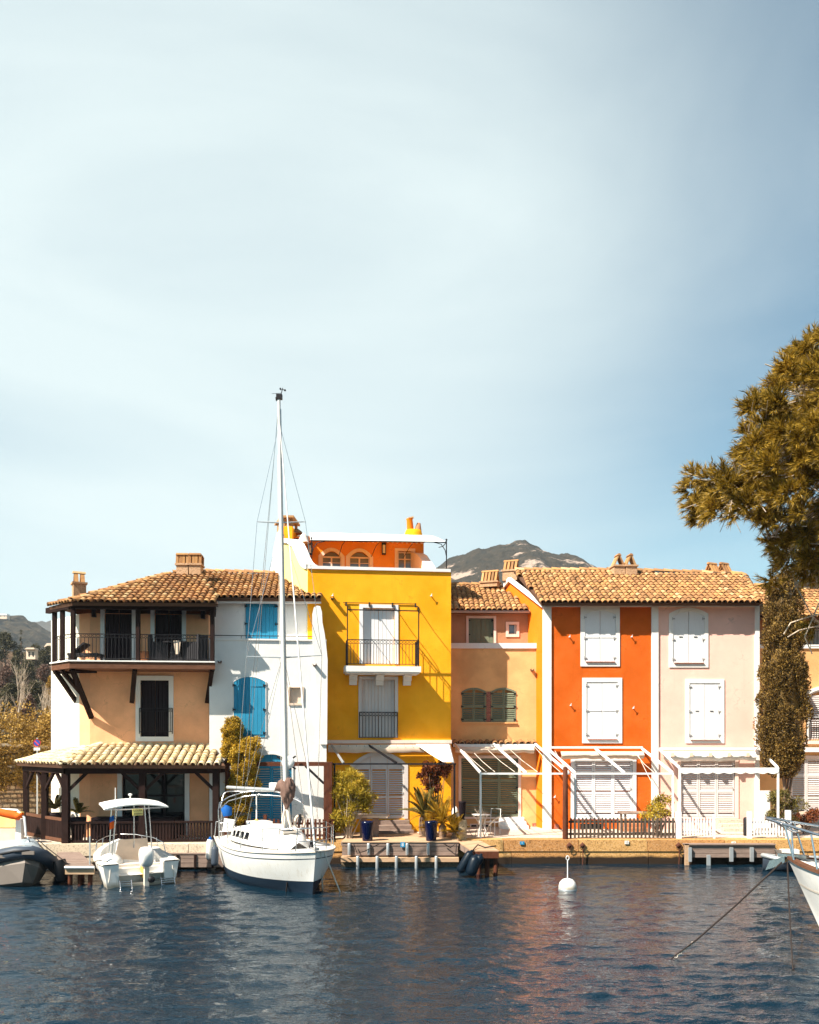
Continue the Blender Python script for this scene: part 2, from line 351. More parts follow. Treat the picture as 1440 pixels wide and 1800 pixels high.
M['scrub'] = lp('scrub_foliage', [(0, (.02,.018,.008)), (.5, (.075,.065,.028)), (1, (.20,.16,.07))], trans=.15)
M['scrubred'] = lp('bare_twig_foliage', [(0, (.07,.04,.03)), (.5, (.16,.09,.065)), (1, (.30,.17,.12))], trans=.15)
M['winter'] = lp('golden_winter_foliage', [(0, (.14,.08,.02)), (.5, (.34,.2,.04)), (1, (.62,.40,.10))], trans=.25)

# ------------------------------------------------------------------ water
def make_water():
    m, t, Nn, Ll, b = newmat('harbour_water'); P = geom(Nn).outputs['Position']
    b.inputs['Base Color'].default_value = (.003, .014, .026, 1); b.inputs['Roughness'].default_value = .015; b.inputs['IOR'].default_value = 1.42; b.inputs['Specular IOR Level'].default_value = .5
    h1 = noise(Nn, Ll, 3.6, 4, P, .62, (.62, 1.25, 1)); h2 = noise(Nn, Ll, 9, 3, P, .6, (.6, 1.1, 1))
    a = Nn.new('ShaderNodeMath'); a.operation = 'MULTIPLY_ADD'; Ll.new(h2, a.inputs[0]); a.inputs[1].default_value = .35; Ll.new(h1, a.inputs[2])
    sy = Nn.new('ShaderNodeSeparateXYZ'); Ll.new(P, sy.inputs[0]); hm = Nn.new('ShaderNodeMath'); hm.operation = 'MULTIPLY'; Ll.new(a.outputs[0], hm.inputs[0]); Ll.new(rng(Nn, Ll, sy.outputs[1], 13, 26, 1.15, .5), hm.inputs[1])   # calmer in the lee of the quay
    bump(Nn, Ll, b, hm.outputs[0], 1.0, .05)
    # near patch with real ripples
    x = np.arange(-17, 17.01, .055); y = np.arange(8, 27.3, .05); X, Y = np.meshgrid(x, y)
    Z = np.zeros_like(X); g = np.random.default_rng(3)
    for i in range(46):
        lam = .2 * (1.07 ** i) if i < 26 else g.uniform(.22, .9)
        th = g.normal(math.pi/2 + .12, .42); k = 2*math.pi/lam
        amp = .0054 * lam ** .95 * g.uniform(.5, 1.3)
        ph = g.uniform(0, 6.28)
        wv = np.sin(k*(X*math.cos(th) + Y*math.sin(th)) + ph + 1.4*np.sin(X*.55 + i) * np.cos(Y*.7 + i*1.7))
        Z += amp * (wv + .35*wv*wv)
    pat = .75 + .35*np.sin(X*.33 + 1.1*np.sin(Y*.4)) * np.cos(Y*.5 + .7*np.sin(X*.23))
    pat = pat * np.interp(Y, [12, 26], [1.6, .62])
    fade = np.clip((X+17)/2, 0, 1) * np.clip((17-X)/2, 0, 1) * np.clip((Y-8)/1.5, 0, 1)
    Z = (Z - Z.mean()) * pat * fade
    n_y, n_x = X.shape; idx = np.arange(n_x*n_y).reshape(n_y, n_x)
    Fc = np.stack([idx[:-1,:-1], idx[:-1,1:], idx[1:,1:], idx[1:,:-1]], -1).reshape(-1, 4)
    V = [np.stack([X, Y, Z], -1).reshape(-1, 3)]; Fl = [Fc]
    b0 = len(V[0])
    # outer water joins the patch along its border
    x1, y1 = x[-1], y[-1]
    ring = np.array([(-400,-300,0),(400,-300,0),(400,8,0),(-400,8,0),(-400,y1,0),(-17,y1,0),(-17,8,0),(400,y1,0),(x1,y1,0),(x1,8,0)], float)
    V.append(ring); Fl.append(np.array([(0,1,2,3),(3,6,5,4),(9,2,7,8)]) + b0)
    o = npmesh('water', np.concatenate(V), np.concatenate(Fl), m, smooth=True); o['kind'] = 'structure'
make_water()

# ------------------------------------------------------------------ ground, quay
def sheet(name, x0, x1, y0, y1, z, mat, parent=None):
    o = MB().add([(x0,y0,z),(x1,y0,z),(x1,y1,z),(x0,y1,z)], [(0,1,2,3)]).build(name, mat, parent)
    if parent is None: o['kind'] = 'structure'
    return o
QY = 26.8; QL = 25.75; QM = 26.35
M['soil'] = stonemat('dry_ground', [(0, (.20,.15,.09)), (1, (.26,.2,.12))], .2, (.08,.06,.03))
sheet('ground', -1500, 1500, 31.0, 4000, .70, M['soil'])
terr = MB().add([(-60,QL+.5,DECK),(-6.1,QL+.5,DECK),(-6.1,QY+.45,DECK),(60,QY+.45,DECK),(60,33,DECK),(-60,33,DECK)], [(0,1,2,3,4,5)]).build('terrace', M['paving']); terr['kind'] = 'structure'
quay = MB().box(-60,-6.12,QL+.12,QL+.6,-1.2,.52).box(-6.11,60,QY+.12,QY+.6,-1.2,.52).build('quay', M['mortar']); quay['kind'] = 'structure'
def quaystones(x0, x1, yq, m, wid=2.35):
    x = x0; k = 0
    while x < x1 - .01:
        w_ = min(wid * R.uniform(.9, 1.1), x1 - x)
        MB().box(x+.008, x+w_-.008, yq-.015*R.random(), yq+.55, .40, DECK+.006).build('coping_stone', m, quay)
        x += w_
    x = x0 - .4
    while x < x1 - .01:
        w_ = wid * R.uniform(.9, 1.1); xe = min(x+w_, x1); xs = max(x, x0)
        if xe - xs > .05: MB().box(xs+.008, xe-.008, yq+.02+.012*R.random(), yq+.5, -.9, .385).build('quay_block', m, quay)
        x += w_
quaystones(-18, -6.12, QL, M['quaypale']); quaystones(-6.11, 18, QY, M['quay'])
MB().box(-60,-18.02,QL,QL+.6,-1,DECK+.004).build('coping_stone', M['quaypale'], quay); MB().box(18.02,60,QY,QY+.6,-1,DECK+.004).build('coping_stone', M['quay'], quay)
# side quay outside the frame that carries the pine
sq = MB().box(13.3,40,4,QY-.02,-1.2,DECK+.002).build('side_quay', M['quay']); sq['kind'] = 'structure'

# ------------------------------------------------------------------ roof tiles
def tile_mesh(r0=.098, r1=.080, ln=.44, seg=6, mat=None, name='roof_tile'):
    mb = MB(); n = seg + 1
    def arc(r, y, dz): return [(r*math.cos(math.pi*i/seg), y, r*math.sin(math.pi*i/seg)*.92 + dz) for i in range(n)]
    A = arc(r0, 0, .026); B = arc(r1, ln, 0); Ci = arc(r0-.016, 0, .026); D = arc(r0-.02, .14, .01)
    vs = A + B + Ci + D; fs = []; 
    for i in range(seg):
        fs.append((i, i+1, n+i+1, n+i)); fs.append((2*n+i, 2*n+i+1, i+1, i)); fs.append((3*n+i, 3*n+i+1, 2*n+i+1, 2*n+i))
    mb.add(vs, fs)
    me = bpy.data.meshes.new(name); me.from_pydata(mb.v, [], mb.f)
    me.polygons.foreach_set('use_smooth', [f[0] < n for f in mb.f]); me.materials.append(mat)
    return me, np.array(mb.v, float), mb.f
TM = {}
def get_tile(mat):
    if mat.name not in TM: TM[mat.name] = tile_mesh(mat=mat)
    return TM[mat.name]
class Plane:
    def __init__(s, P0, P1, P2):
        s.o = Vector(P0); s.s = (Vector(P1) - s.o).normalized(); n = s.s.cross(Vector(P2) - s.o).normalized()
        if n.z < 0: n = -n
        s.n = n; s.u = n.cross(s.s).normalized()
        if s.u.z < 0: s.u = -s.u
    def hit(s, px, py):
        e = Vector((0, 0, EYE)); d = Vector(((px-CX)/F, 1, -(py-HY)/F)); t = (s.o - e).dot(s.n) / d.dot(s.n)
        return e + d*t
    def sr(s, p): q = Vector(p) - s.o; return q.dot(s.s), q.dot(s.u)
    def w(s, a, b, c=0): return s.o + s.s*a + s.u*b + s.n*c
def inpoly(poly, x, y):
    c = False; j = len(poly)-1
    for i in range(len(poly)):
        xi, yi = poly[i]; xj, yj = poly[j]
        if (yi > y) != (yj > y) and x < (xj-xi)*(y-yi)/(yj-yi)+xi: c = not c
        j = i
    return c
def roof(parent, pl, poly, mat, pitch=.195, exposed=.345, thick=.10, budget=300, bed=True, smin=None, smax=None, name='roof', under=None):
    """pl: Plane, poly: world points. Returns the roof part; tiles are its children."""
    P2 = [pl.sr(p) for p in poly]
    if smin is not None: P2c = [(max(smin, min(smax, a)), b) for a, b in P2]
    else: P2c = P2
    mb = MB(); n = len(P2c)
    top = [pl.w(a, b) for a, b in P2c]; bot = [pl.w(a, b, -thick) for a, b in P2c]
    mb.add(top + bot, [tuple(range(n)), tuple(range(n, 2*n))[::-1]] + [(i, i+n, (i+1) % n + n, (i+1) % n) for i in range(n)])
    rf = mb.build(name, under or M['tilebed'], parent, world=True)
    me, TV, TF = get_tile(mat)
    sx = [a for a, b in P2c]; rx = [b for a, b in P2c]
    cnt = 0; V = []; Fs = []; base = 0
    inv = INV[parent.name]
    r = min(rx) - .05
    row = 0
    while r < max(rx):
        s = min(sx) + pitch*.5
        while s < max(sx):
            yc = r + .17
            if inpoly(P2, s, max(yc, min(rx)+.02)) and (smin is None or smin < s < smax):
                js = s + R.uniform(-.012, .012); jr = r + R.uniform(-.02, .02); yaw = R.uniform(-.035, .035)
                Mx = Matrix((pl.s, pl.u, pl.n)).transposed().to_4x4(); Mx.translation = pl.w(js, jr, .008 + R.uniform(0, .008))
                Mx = Mx @ Matrix.Rotation(yaw, 4, 'Z') @ Matrix.Rotation(R.uniform(-.02, .02), 4, 'X')
                Ml = inv @ Mx
                if cnt < budget:
                    o = link('roof_tile', me, rf); o.matrix_basis = Ml
                else:
                    A = np.array(Ml); V.append(TV @ A[:3,:3].T + A[:3,3]); Fs += [tuple(i + base for i in f) for f in TF]; base += len(TV)
                cnt += 1
            s += pitch
        r += exposed; row += 1
    if V:
        V = np.concatenate(V); me2 = bpy.data.meshes.new('roof_tiles'); me2.from_pydata(V.tolist(), [], Fs)
        me2.polygons.foreach_set('use_smooth', np.tile(np.array([f[0] < 7 for f in TF]), len(Fs)//len(TF))); me2.materials.append(mat)
        o = link('roof_tiles', me2, rf, 'stuff')
    return rf
def ridge(rf, parent, A, B, mat, r=.12, step=.36, name='ridge_tile'):
    A = Vector(A); B = Vector(B); d = (B-A); n = max(1, int(d.length/step)); d.normalize()
    key = mat.name + 'ridge'
    if key not in TM: TM[key] = tile_mesh(.12, .105, .42, 7, mat, 'ridge_tile')
    me = TM[key][0]; up = Vector((0,0,1)); s = d.cross(up).normalized(); nn = s.cross(d).normalized()
    for i in range(n):
        Mx = Matrix((s, d, nn)).transposed().to_4x4(); Mx.translation = A + d*(i*step) + Vector((0,0,.02 + R.uniform(-.008,.008)))
        o = link(name, me, rf); o.matrix_basis = INV[parent.name] @ (Mx @ Matrix.Rotation(R.uniform(-.03,.03), 4, 'Z'))

# ------------------------------------------------------------------ houses
class House:
    def __init__(s, name, label, px0, Y0, ang, cat='house'):
        s.a = rad(ang); s.x0 = xat(px0, Y0); s.y0 = Y0; s.ux, s.uy = math.cos(s.a), math.sin(s.a); s.ix, s.iy = -math.sin(s.a), math.cos(s.a)
        s.root = thing(name, label, cat, (s.x0, s.y0, DECK), s.a)
    def at(s, px, py, d=0):
        k = (px-CX)/F; xb = s.x0 + s.ix*d; yb = s.y0 + s.iy*d
        t = (k*yb - xb)/(s.ux - k*s.uy); Y = yb + s.uy*t
        return t, EYE - (py-HY)/F*Y - DECK
    def rect(s, px0, py0, px1, py1, d=0):
        t0, _ = s.at(px0, py0, d); t1, _ = s.at(px1, py0, d); pc = (px0+px1)/2
        return t0, t1, s.at(pc, py1, d)[1], s.at(pc, py0, d)[1]
    def P(s, px, py, d=0):
        t, z = s.at(px, py, d); return Vector((t, d, z))
    def W(s, px, py, d=0):
        p = s.P(px, py, d); return Vector((s.x0 + s.ux*p.x + s.ix*d, s.y0 + s.uy*p.x + s.iy*d, p.z + DECK))

def facewall(mb, t0, t1, z0, z1, d, holes, reveal=.2):
    xs = sorted({t0, t1, *[h[0] for h in holes], *[h[1] for h in holes]}); zs = sorted({z0, z1, *[h[2] for h in holes], *[h[3] for h in holes]})
    xs = [x for x in xs if t0 <= x <= t1]; zs = [z for z in zs if z0 <= z <= z1]
    for i in range(len(xs)-1):
        for j in range(len(zs)-1):
            cx_, cz = (xs[i]+xs[i+1])/2, (zs[j]+zs[j+1])/2
            if any(h[0] < cx_ < h[1] and h[2] < cz < h[3] for h in holes): continue
            mb.add([(xs[i],d,zs[j]),(xs[i+1],d,zs[j]),(xs[i+1],d,zs[j+1]),(xs[i],d,zs[j+1])], [(0,1,2,3)])
    for a, b, c, e in holes:
        r = d + reveal
        mb.add([(a,d,c),(b,d,c),(b,d,e),(a,d,e),(a,r,c),(b,r,c),(b,r,e),(a,r,e)], [(0,1,5,4),(1,2,6,5),(2,3,7,6),(3,0,4,7),(4,5,6,7)])
def shell(h, t0, t1, z0, z1, d, D, holes, mat, name='wall', left=True, right=True):
    mb = MB(); facewall(mb, t0, t1, z0, z1, d, holes)
    if left: mb.add([(t0,d,z0),(t0,D,z0),(t0,D,z1),(t0,d,z1)], [(0,1,2,3)])
    if right: mb.add([(t1,d,z0),(t1,D,z0),(t1,D,z1),(t1,d,z1)], [(0,1,2,3)])
    mb.add([(t0,D,z0),(t1,D,z0),(t1,D,z1),(t0,D,z1)], [(0,1,2,3)]); mb.add([(t0,d,z1),(t1,d,z1),(t1,D,z1),(t0,D,z1)], [(0,1,2,3)])
    return mb.build(name, mat, h.root)
def arcz(x, xc, hw, zs, rise): return zs + rise * max(0, 1 - ((x-xc)/hw)**2)
def surround(h, r, w_, y, mat, rise=0, outer='arch', foot=True, proud=.035, name='window_surround', spandrel=None, wb=None):
    t0, t1, z0, z1 = r; mb = MB(); f, bk = y-proud, y+.05
    wb = w_ if wb is None else wb
    zb = z0 - (wb if foot else 0)
    zs = z1 - rise
    mb.box(t0-w_, t0, f, bk, zb, zs); mb.box(t1, t1+w_, f, bk, zb, zs)
    if foot: mb.box(t0, t1, f, bk, zb, z0)
    if rise == 0: mb.box(t0-w_, t1+w_, f, bk, z1, z1+w_)
    else:
        xc, hw = (t0+t1)/2, (t1-t0)/2; K = 14; inner = []; outr = []
        for i in range(K+1):
            u = -1 + 2*i/K; inner.append((xc+u*hw, arcz(xc+u*hw, xc, hw, zs, rise)))
            outr.append((xc+u*(hw+w_), (z1+w_) if outer == 'rect' else zs + (rise+w_)*max(0, 1-u*u)**.8 if outer == 'round' else ((z1+w_) if outer == 'rect' else zs + w_*.55 + (rise+w_*.45)*(1-u*u))))
        for i in range(K): mb.prism([inner[i], inner[i+1], outr[i+1], outr[i]], f, bk)
        mb.add([(t0-w_, f, zs), (t0, f, zs), (outr[0][0], f, outr[0][1]), (t1, f, zs), (t1+w_, f, zs), (outr[-1][0], f, outr[-1][1])], [(0,1,2),(3,4,5)])
    o = mb.build(name, mat, h.root)
    if rise and spandrel is not None:
        mb = MB(); K = 14; xc, hw = (t0+t1)/2, (t1-t0)/2
        for i in range(K):
            a, b = t0+(t1-t0)*i/K, t0+(t1-t0)*(i+1)/K
            mb.prism([(a, arcz(a, xc, hw, zs, rise)), (b, arcz(b, xc, hw, zs, rise)), (b, z1+.001), (a, z1+.001)], y+.003, y+.19)
        mb.build('arch_spandrel', spandrel, h.root)
    return o
HING = {}
def hinge(parent, x, y, z):
    pale = parent.data.materials[0] in (M['whitewood'], M['greywood']); key = 'p' if pale else 'm'
    if key not in HING:
        m = MB().box(-.04, .04, -.02, 0, -.02, .02).tube([(-.045,-.01,-.05),(-.045,-.01,.05)], .012, 5)
        me = bpy.data.meshes.new('hinge'); me.from_pydata(m.v, [], m.f); me.materials.append(M['hingegrey'] if pale else M['iron']); HING[key] = me
    o = link('hinge', HING[key], parent); o.location = (x, y, z)
def board_leaves(h, r, y, mat, leaves=2, nb=4, rise=0, rails=(.12, .5, .88), hinges=True, parent=None, name='shutter'):
    t0, t1, z0, z1 = r; xc, hw, zs = (t0+t1)/2, (t1-t0)/2, z1-rise; w_ = (t1-t0)/leaves
    for l in range(leaves):
        mb = MB(); a = t0 + l*w_ + .004; b = t0 + (l+1)*w_ - .004; bw = (b-a)/nb
        for k in range(nb):
            p, q = a + k*bw + .003, a + (k+1)*bw - .003; dy = R.uniform(0, .006)
            T = [(q, arcz(q, xc, hw, zs, rise)), ((p+q)/2, arcz((p+q)/2, xc, hw, zs, rise)), (p, arcz(p, xc, hw, zs, rise))]
            mb.prism([(p, z0), (q, z0)] + T, y+dy, y+.035)
        for f_ in rails: mb.box(a+.02, b-.02, y-.012, y+.001, z0+(zs-z0)*f_-.022, z0+(zs-z0)*f_+.022)
        o = mb.build(name, mat, parent or h.root)
        if hinges and leaves >= 2 and l in (0, leaves-1):
            for f_ in (.08, .5, .94): hinge(o, a+.02 if l == 0 else b-.02, y-.012, z0+(zs-z0)*f_)
def louvre_leaves(h, r, y, mat, leaves=2, rise=0, mids=(.5,), step=.062, stile=.05, name='shutter', top=None):
    t0, t1, z0, z1 = r; xc, hw, zs = (t0+t1)/2, (t1-t0)/2, z1-rise; w_ = (t1-t0)/leaves
    zl = (top if top is not None else z1)       # louvres stop here; above is a solid panel
    for l in range(leaves):
        a = t0 + l*w_ + .005; b = t0 + (l+1)*w_ - .005; mb = MB()
        za = lambda x: arcz(x, xc, hw, zs, rise)
        mb.prism([(a, z0), (a+stile, z0), (a+stile, za(a+stile)), (a, za(a))], y, y+.04); mb.prism([(b-stile, z0), (b, z0), (b, za(b)), (b-stile, za(b-stile))], y, y+.04)
        K = 6
        for i in range(K):
            p = a+stile+(b-a-2*stile)*i/K; q = a+stile+(b-a-2*stile)*(i+1)/K
            lo = (zl if top is not None else None)
            mb.prism([(p, lo if lo is not None else za(p)-.07), (q, lo if lo is not None else za(q)-.07), (q, za(q)), (p, za(p))], y+.002, y+.036)
        rz = [z0+.05] + [z0 + (min(zl, zs)-z0)*m_ for m_ in mids] + ([zl-.03] if top is not None else [])
        for z in rz: mb.box(a+stile, b-stile, y+.001, y+.038, z-.045, z+.045)
        o = mb.build(name, mat, h.root)
        sl = MB(); z = z0 + .11
        while z < (zl-.06 if top is not None else z1-.08):
            if all(abs(z-q) > .06 for q in rz) and z < min(za(a+stile), za(b-stile)) - (.0 if top is not None else .06) + 0:
                sl.add([(a+stile, y+.006, z-.022), (b-stile, y+.006, z-.022), (b-stile, y+.034, z+.022), (a+stile, y+.034, z+.022),
                        (a+stile, y+.012, z-.026), (b-stile, y+.012, z-.026), (b-stile, y+.040, z+.018), (a+stile, y+.040, z+.018)],
                       [(0,1,2,3),(7,6,5,4),(0,4,5,1),(3,2,6,7)])
            z += step
        sl.build('louvre_slats', mat, o, kind='stuff')
        if l in (0, leaves-1):
            for f_ in (.08, .5, .92): hinge(o, a+.02 if l == 0 else b-.02, y-.002, z0+(zs-z0)*f_)
def railing(parent, A, B, h_, n, mat, gap=.07, band=.11, scroll=True, name='railing', r=.013):
    A = Vector(A); B = Vector(B); up = Vector((0,0,1)); mb = MB()
    mb.beam(A+up*h_, B+up*h_, .035, .022); mb.beam(A+up*gap, B+up*gap, .02, .02)
    if band: mb.beam(A+up*(h_-band), B+up*(h_-band), .018, .014)
    mb.tube([A, A+up*h_], .016, 5); mb.tube([B, B+up*h_], .016, 5)
    o = mb.build(name, mat, parent); me = None
    if scroll and band:
        s = MB(); m_ = n
        for i in range(m_):
            c = A + (B-A)*((i+.5)/m_) + up*(h_-band/2); rr = min(band*.42, (B-A).length/m_*.42); d = (B-A).normalized()
            s.tube([c + d*(rr*math.cos(a)) + up*(rr*math.sin(a)) for a in [math.pi*2*k/8 for k in range(8)]], .007, 4, closed=True)
        s.build('scrollwork', mat, o, kind='stuff')
    for i in range(1, n):
        p = A + (B-A)*(i/n)
        if me is None:
            q = MB().tube([(0,0,0),(0,0,h_-band-gap)], r*.75, 5); me = bpy.data.meshes.new('baluster'); me.from_pydata(q.v, [], q.f); me.materials.append(mat)
        b = link('baluster', me, o); b.location = p + up*gap
    return o
def steps(h, r, n, mat, d0=0, run=.28, name='step'):
    t0, t1, z0, z1 = r; hh = (z1-z0)/n
    for i in range(n):
        y1 = d0 - .004*i; y0 = d0 - run*(n-i)
        MB().box(t0-.0*i, t1+.04*(n-i), y0, d0-.01 if i == n-1 else d0-run*(n-i-1)+.0, z0, z0+hh*(i+1)-.004).build(name, mat, h.root)
def spout(h, px, py, d=0):
    p = h.P(px, py, d)
    MB().prism([(p.x-.06, p.z+.03), (p.x-.04, p.z-.04), (p.x+.04, p.z-.04), (p.x+.06, p.z+.03), (p.x+.045, p.z+.03), (p.x+.03, p.z-.02), (p.x-.03, p.z-.02), (p.x-.045, p.z+.03)], d-.24, d+.01).build('rain_spout', M['tilebed'], h.root)
def hook(h, px, py, d=0):
    p = h.P(px, py, d)
    MB().tube([p, p+Vector((0,-.1,0)), p+Vector((.01,-.12,.07))], [.02,.016,.01], 6).tube([p+Vector((0,-.1,0)), p+Vector((-.05,-.12,-.01))], .011, 5).ell(p+Vector((0,-.1,0)), .026, 6, 4).build('shutter_stay', M['aluwhite'] if True else None, h.root)
def chimney_tiled(parent, base, size, hgt, top, mat=None, style='lean', n=3, ang=0):
    """rendered block crowned by upright leaning tiles; base: world point at the block's foot centre"""
    mat = mat or M['chimney']; w_, d_ = size; b = Vector(base)
    Rz = Matrix.Rotation(ang, 3, 'Z')
    def tr(v): return b + Rz @ Vector(v)
    mb = MB(); mb.box(-w_/2, w_/2, -d_/2, d_/2, 0, hgt); mb.box(-w_/2-.04, w_/2+.04, -d_/2-.04, d_/2+.04, hgt-.06, hgt+.002)
    mb.v = [tuple(tr(v)) for v in mb.v]; o = mb.build('chimney', mat, parent, world=True)
    def piece(vs, fs, nm):
        q = MB().add([tr(v) for v in vs], fs); q.build(nm, M['tile'], o, world=False) if False else None
        me_v = [tuple(INV[parent.name] @ tr(v)) for v in vs]
        me = bpy.data.meshes.new(nm); me.from_pydata(me_v, [], fs); me.materials.append(M['tile']); link(nm, me, o)
    bf = [(0,3,2,1),(4,5,6,7),(0,1,5,4),(1,2,6,5),(2,3,7,6),(3,0,4,7)]
    if style == 'lean':
        for i in range(n):
            x = -w_/2 + w_*(i+.5)/n; ww = w_/n*.31
            for sgn in (-1, 1):
                y0, y1 = sgn*d_*.46, sgn*d_*.04; th = .03
                piece([(x-ww,y0-th,hgt),(x+ww,y0-th,hgt),(x+ww,y0+th,hgt),(x-ww,y0+th,hgt),(x-ww,y1-th,hgt+top),(x+ww,y1-th,hgt+top),(x+ww,y1+th,hgt+top),(x-ww,y1+th,hgt+top)], bf, 'chimney_tile')
        piece([(-w_*.52,-.08,hgt+top-.02),(w_*.52,-.08,hgt+top-.02),(w_*.52,.08,hgt+top-.02),(-w_*.52,.08,hgt+top-.02),(-w_*.5,-.03,hgt+top+.05),(w_*.5,-.03,hgt+top+.05),(w_*.5,.03,hgt+top+.05),(-w_*.5,.03,hgt+top+.05)], bf, 'chimney_cap')
    elif style == 'tent':       # two tiles meeting in a point, seen as an open triangle
        for sgn in (-1, 1):
            x0, x1 = sgn*w_*.44, sgn*.01; th = .028
            piece([(x0-th,-d_*.4,hgt),(x0+th,-d_*.4,hgt),(x0+th,d_*.4,hgt),(x0-th,d_*.4,hgt),(x1-th,-d_*.36,hgt+top),(x1+th,-d_*.36,hgt+top),(x1+th,d_*.36,hgt+top),(x1-th,d_*.36,hgt+top)], bf, 'chimney_tile')
        piece([(-.09,-d_*.4,hgt+top-.03),(.09,-d_*.4,hgt+top-.03),(.09,d_*.4,hgt+top-.03),(-.09,d_*.4,hgt+top-.03),(-.03,-d_*.38,hgt+top+.05),(.03,-d_*.38,hgt+top+.05),(.03,d_*.38,hgt+top+.05),(-.03,d_*.38,hgt+top+.05)], bf, 'chimney_cap')
    elif style == 'slab':       # uprights carrying a flat slab
        for x in [-w_*.44, -w_*.12, w_*.12, w_*.44]:
            for y in (-d_*.4, d_*.4):
                ww = .045; piece([(x-ww,y-ww,hgt),(x+ww,y-ww,hgt),(x+ww,y+ww,hgt),(x-ww,y+ww,hgt),(x-ww*.8,y-ww,hgt+top),(x+ww*1.2,y-ww,hgt+top),(x+ww*1.2,y+ww,hgt+top),(x-ww*.8,y+ww,hgt+top)], bf, 'chimney_tile')
        piece([(-w_*.54,-d_*.54,hgt+top),(w_*.54,-d_*.54,hgt+top),(w_*.54,d_*.54,hgt+top),(-w_*.54,d_*.54,hgt+top),(-w_*.5,-d_*.5,hgt+top+.06),(w_*.5,-d_*.5,hgt+top+.06),(w_*.5,d_*.5,hgt+top+.06),(-w_*.5,d_*.5,hgt+top+.06)], bf, 'chimney_cap')
    return o

# ---------- corner house (left)
H = House('corner_house', 'peach corner house with dark timber upper balcony under a tiled hip roof', 158, 27.5, 5)
r1 = H.rect(184,1067,232,1163); r1 = (r1[0], r1[1], H.at(200,1163,-1.2)[1]+.0, r1[3]); zf = 6.31-DECK
zt = 7.98-DECK
T = H.at(367,1200)[0]
d1 = H.rect(184,1070,232,1160); d1 = (d1[0], d1[1], zf+.02, d1[3]); d2 = H.rect(272,1070,320,1160); d2 = (d2[0], d2[1], zf+.02, d2[3])
w1 = H.rect(247,1196,297,1295); g1 = H.rect(215,1360,325,1440); g1 = (g1[0], g1[1], .04, g1[3])
shell(H, 0, T, 0, zt, 0, 6, [d1, d2, w1, g1], M['peach'], left=False)
A_ = Vector((H.x0, H.y0, 0)); B_ = Vector((-10.72, 27.69, 0)); C_ = Vector((-12.29, 29.26, 0)); E_ = Vector((-11.2, 33.4, 0)); 
def vwall(h, a, b, z0, z1, mat, name): return MB().add([(a.x,a.y,z0),(b.x,b.y,z0),(b.x,b.y,z1),(a.x,a.y,z1)], [(0,1,2,3)]).build(name, mat, h.root, world=True)
vwall(H, A_, B_, DECK, 7.98, M['peach'], 'wall'); vwall(H, B_, C_, DECK, 7.98, M['cream'], 'side_wall'); vwall(H, C_, E_, DECK, 7.98, M['cream'], 'side_wall')
for d_, nb in ((d1, 5), (d2, 5)):
    surround(H, d_, .13, 0, M['trim'], foot=False, name='door_surround'); board_leaves(H, d_, .08, M['dark'], 2, nb, rails=(), name='door')
surround(H, w1, .15, 0, M['trim']); board_leaves(H, w1, .06, M['dark'], 2, 4, rails=())
surround(H, g1, .15, 0, M['trim'], foot=False, name='door_surround')
gm = MB().box(g1[0]+.02, g1[1]-.02, .13, .15, g1[2], g1[3]-.02); gm.build('glazed_door', M['glassdark'], H.root)
gf = MB(); 
for x in np.linspace(g1[0], g1[1]-.06, 4): gf.box(x, x+.06, .08, .128, g1[2], g1[3])
gf.box(g1[0]+.06, g1[1]-.06, .082, .126, 1.3, 1.36); gf.build('door_frame', M['dark'], H.root)
a, b_ = H.P(245,1290,-.12), H.P(303,1290,-.12); railing(H.root, a, b_, H.at(270,1245,-.12)[1]-a.z, 16, M['iron'])
# balcony
Pq = at(122,1163,26.15); Qq = Vector((-11.38, 27.1, 6.31)); Re = at(378,1163,26.6)
ztop, zbot = 6.31, 6.10
iv = INV[H.root.name]
Rw = H.W(377,1200,0); poly = [(Pq.x,Pq.y),(Re.x,Re.y),(Rw.x,Rw.y-.01),(A_.x,A_.y-.01),(B_.x,B_.y-.01),(-11.75,28.6),(Qq.x,Qq.y)]
MB().prism(poly, zbot, ztop, 'z').build('balcony_floor', M['brownbeam'], H.root, world=True)
def shr(p, k): c = Vector((-8.5, 27.3)); return (p[0]+(c.x-p[0])*k, p[1]+(c.y-p[1])*k)
MB().prism([(x-.04 if i in (0,5,6) else x, y-.04) for i,(x,y) in enumerate(poly)], ztop, ztop+.04, 'z').build('balcony_edging', M['trim'], H.root, world=True)
posts = [(Pq.x+.08, Pq.y+.09), None, None, (Qq.x+.1, Qq.y+.02), ((Pq.x+Qq.x)/2+.05, (Pq.y+Qq.y)/2+.06)]
fr = lambda px: (lambda k: Pq.lerp(Re, k))(((px-122)/(378-122)))
p240, p373 = fr(240), fr(372); posts[1] = (p240.x, p240.y+.09); posts[2] = (p373.x, p373.y+.09)
for x, y in posts: MB().box(x-.06, x+.06, y-.06, y+.06, ztop+.04, 7.96).build('post', M['darkwood'], H.root, world=True)
bm_ = MB().beam((Pq.x,Pq.y+.09,8.02), (Re.x,Re.y+.09,8.02), .14, .17); bm_.build('beam', M['darkwood'], H.root, world=True)
MB().beam((Pq.x,Pq.y+.1,8.02), (Qq.x-.2,Qq.y+.2,8.02), .14, .168).build('beam', M['darkwood'], H.root, world=True)
MB().beam((Re.x-.06,Re.y+.17,8.02), (Rw.x-.06,Rw.y+.2,8.02), .12, .168).build('beam', M['darkwood'], H.root, world=True)
for px in range(150, 370, 22):
    p = fr(px); MB().beam((p.x,p.y+.2,7.99), (p.x+.1,p.y+1.6,8.22), .07, .1).build('rafter', M['darkwood'], H.root, world=True)
L_ = lambda p, z: iv @ Vector((p[0], p[1], z))
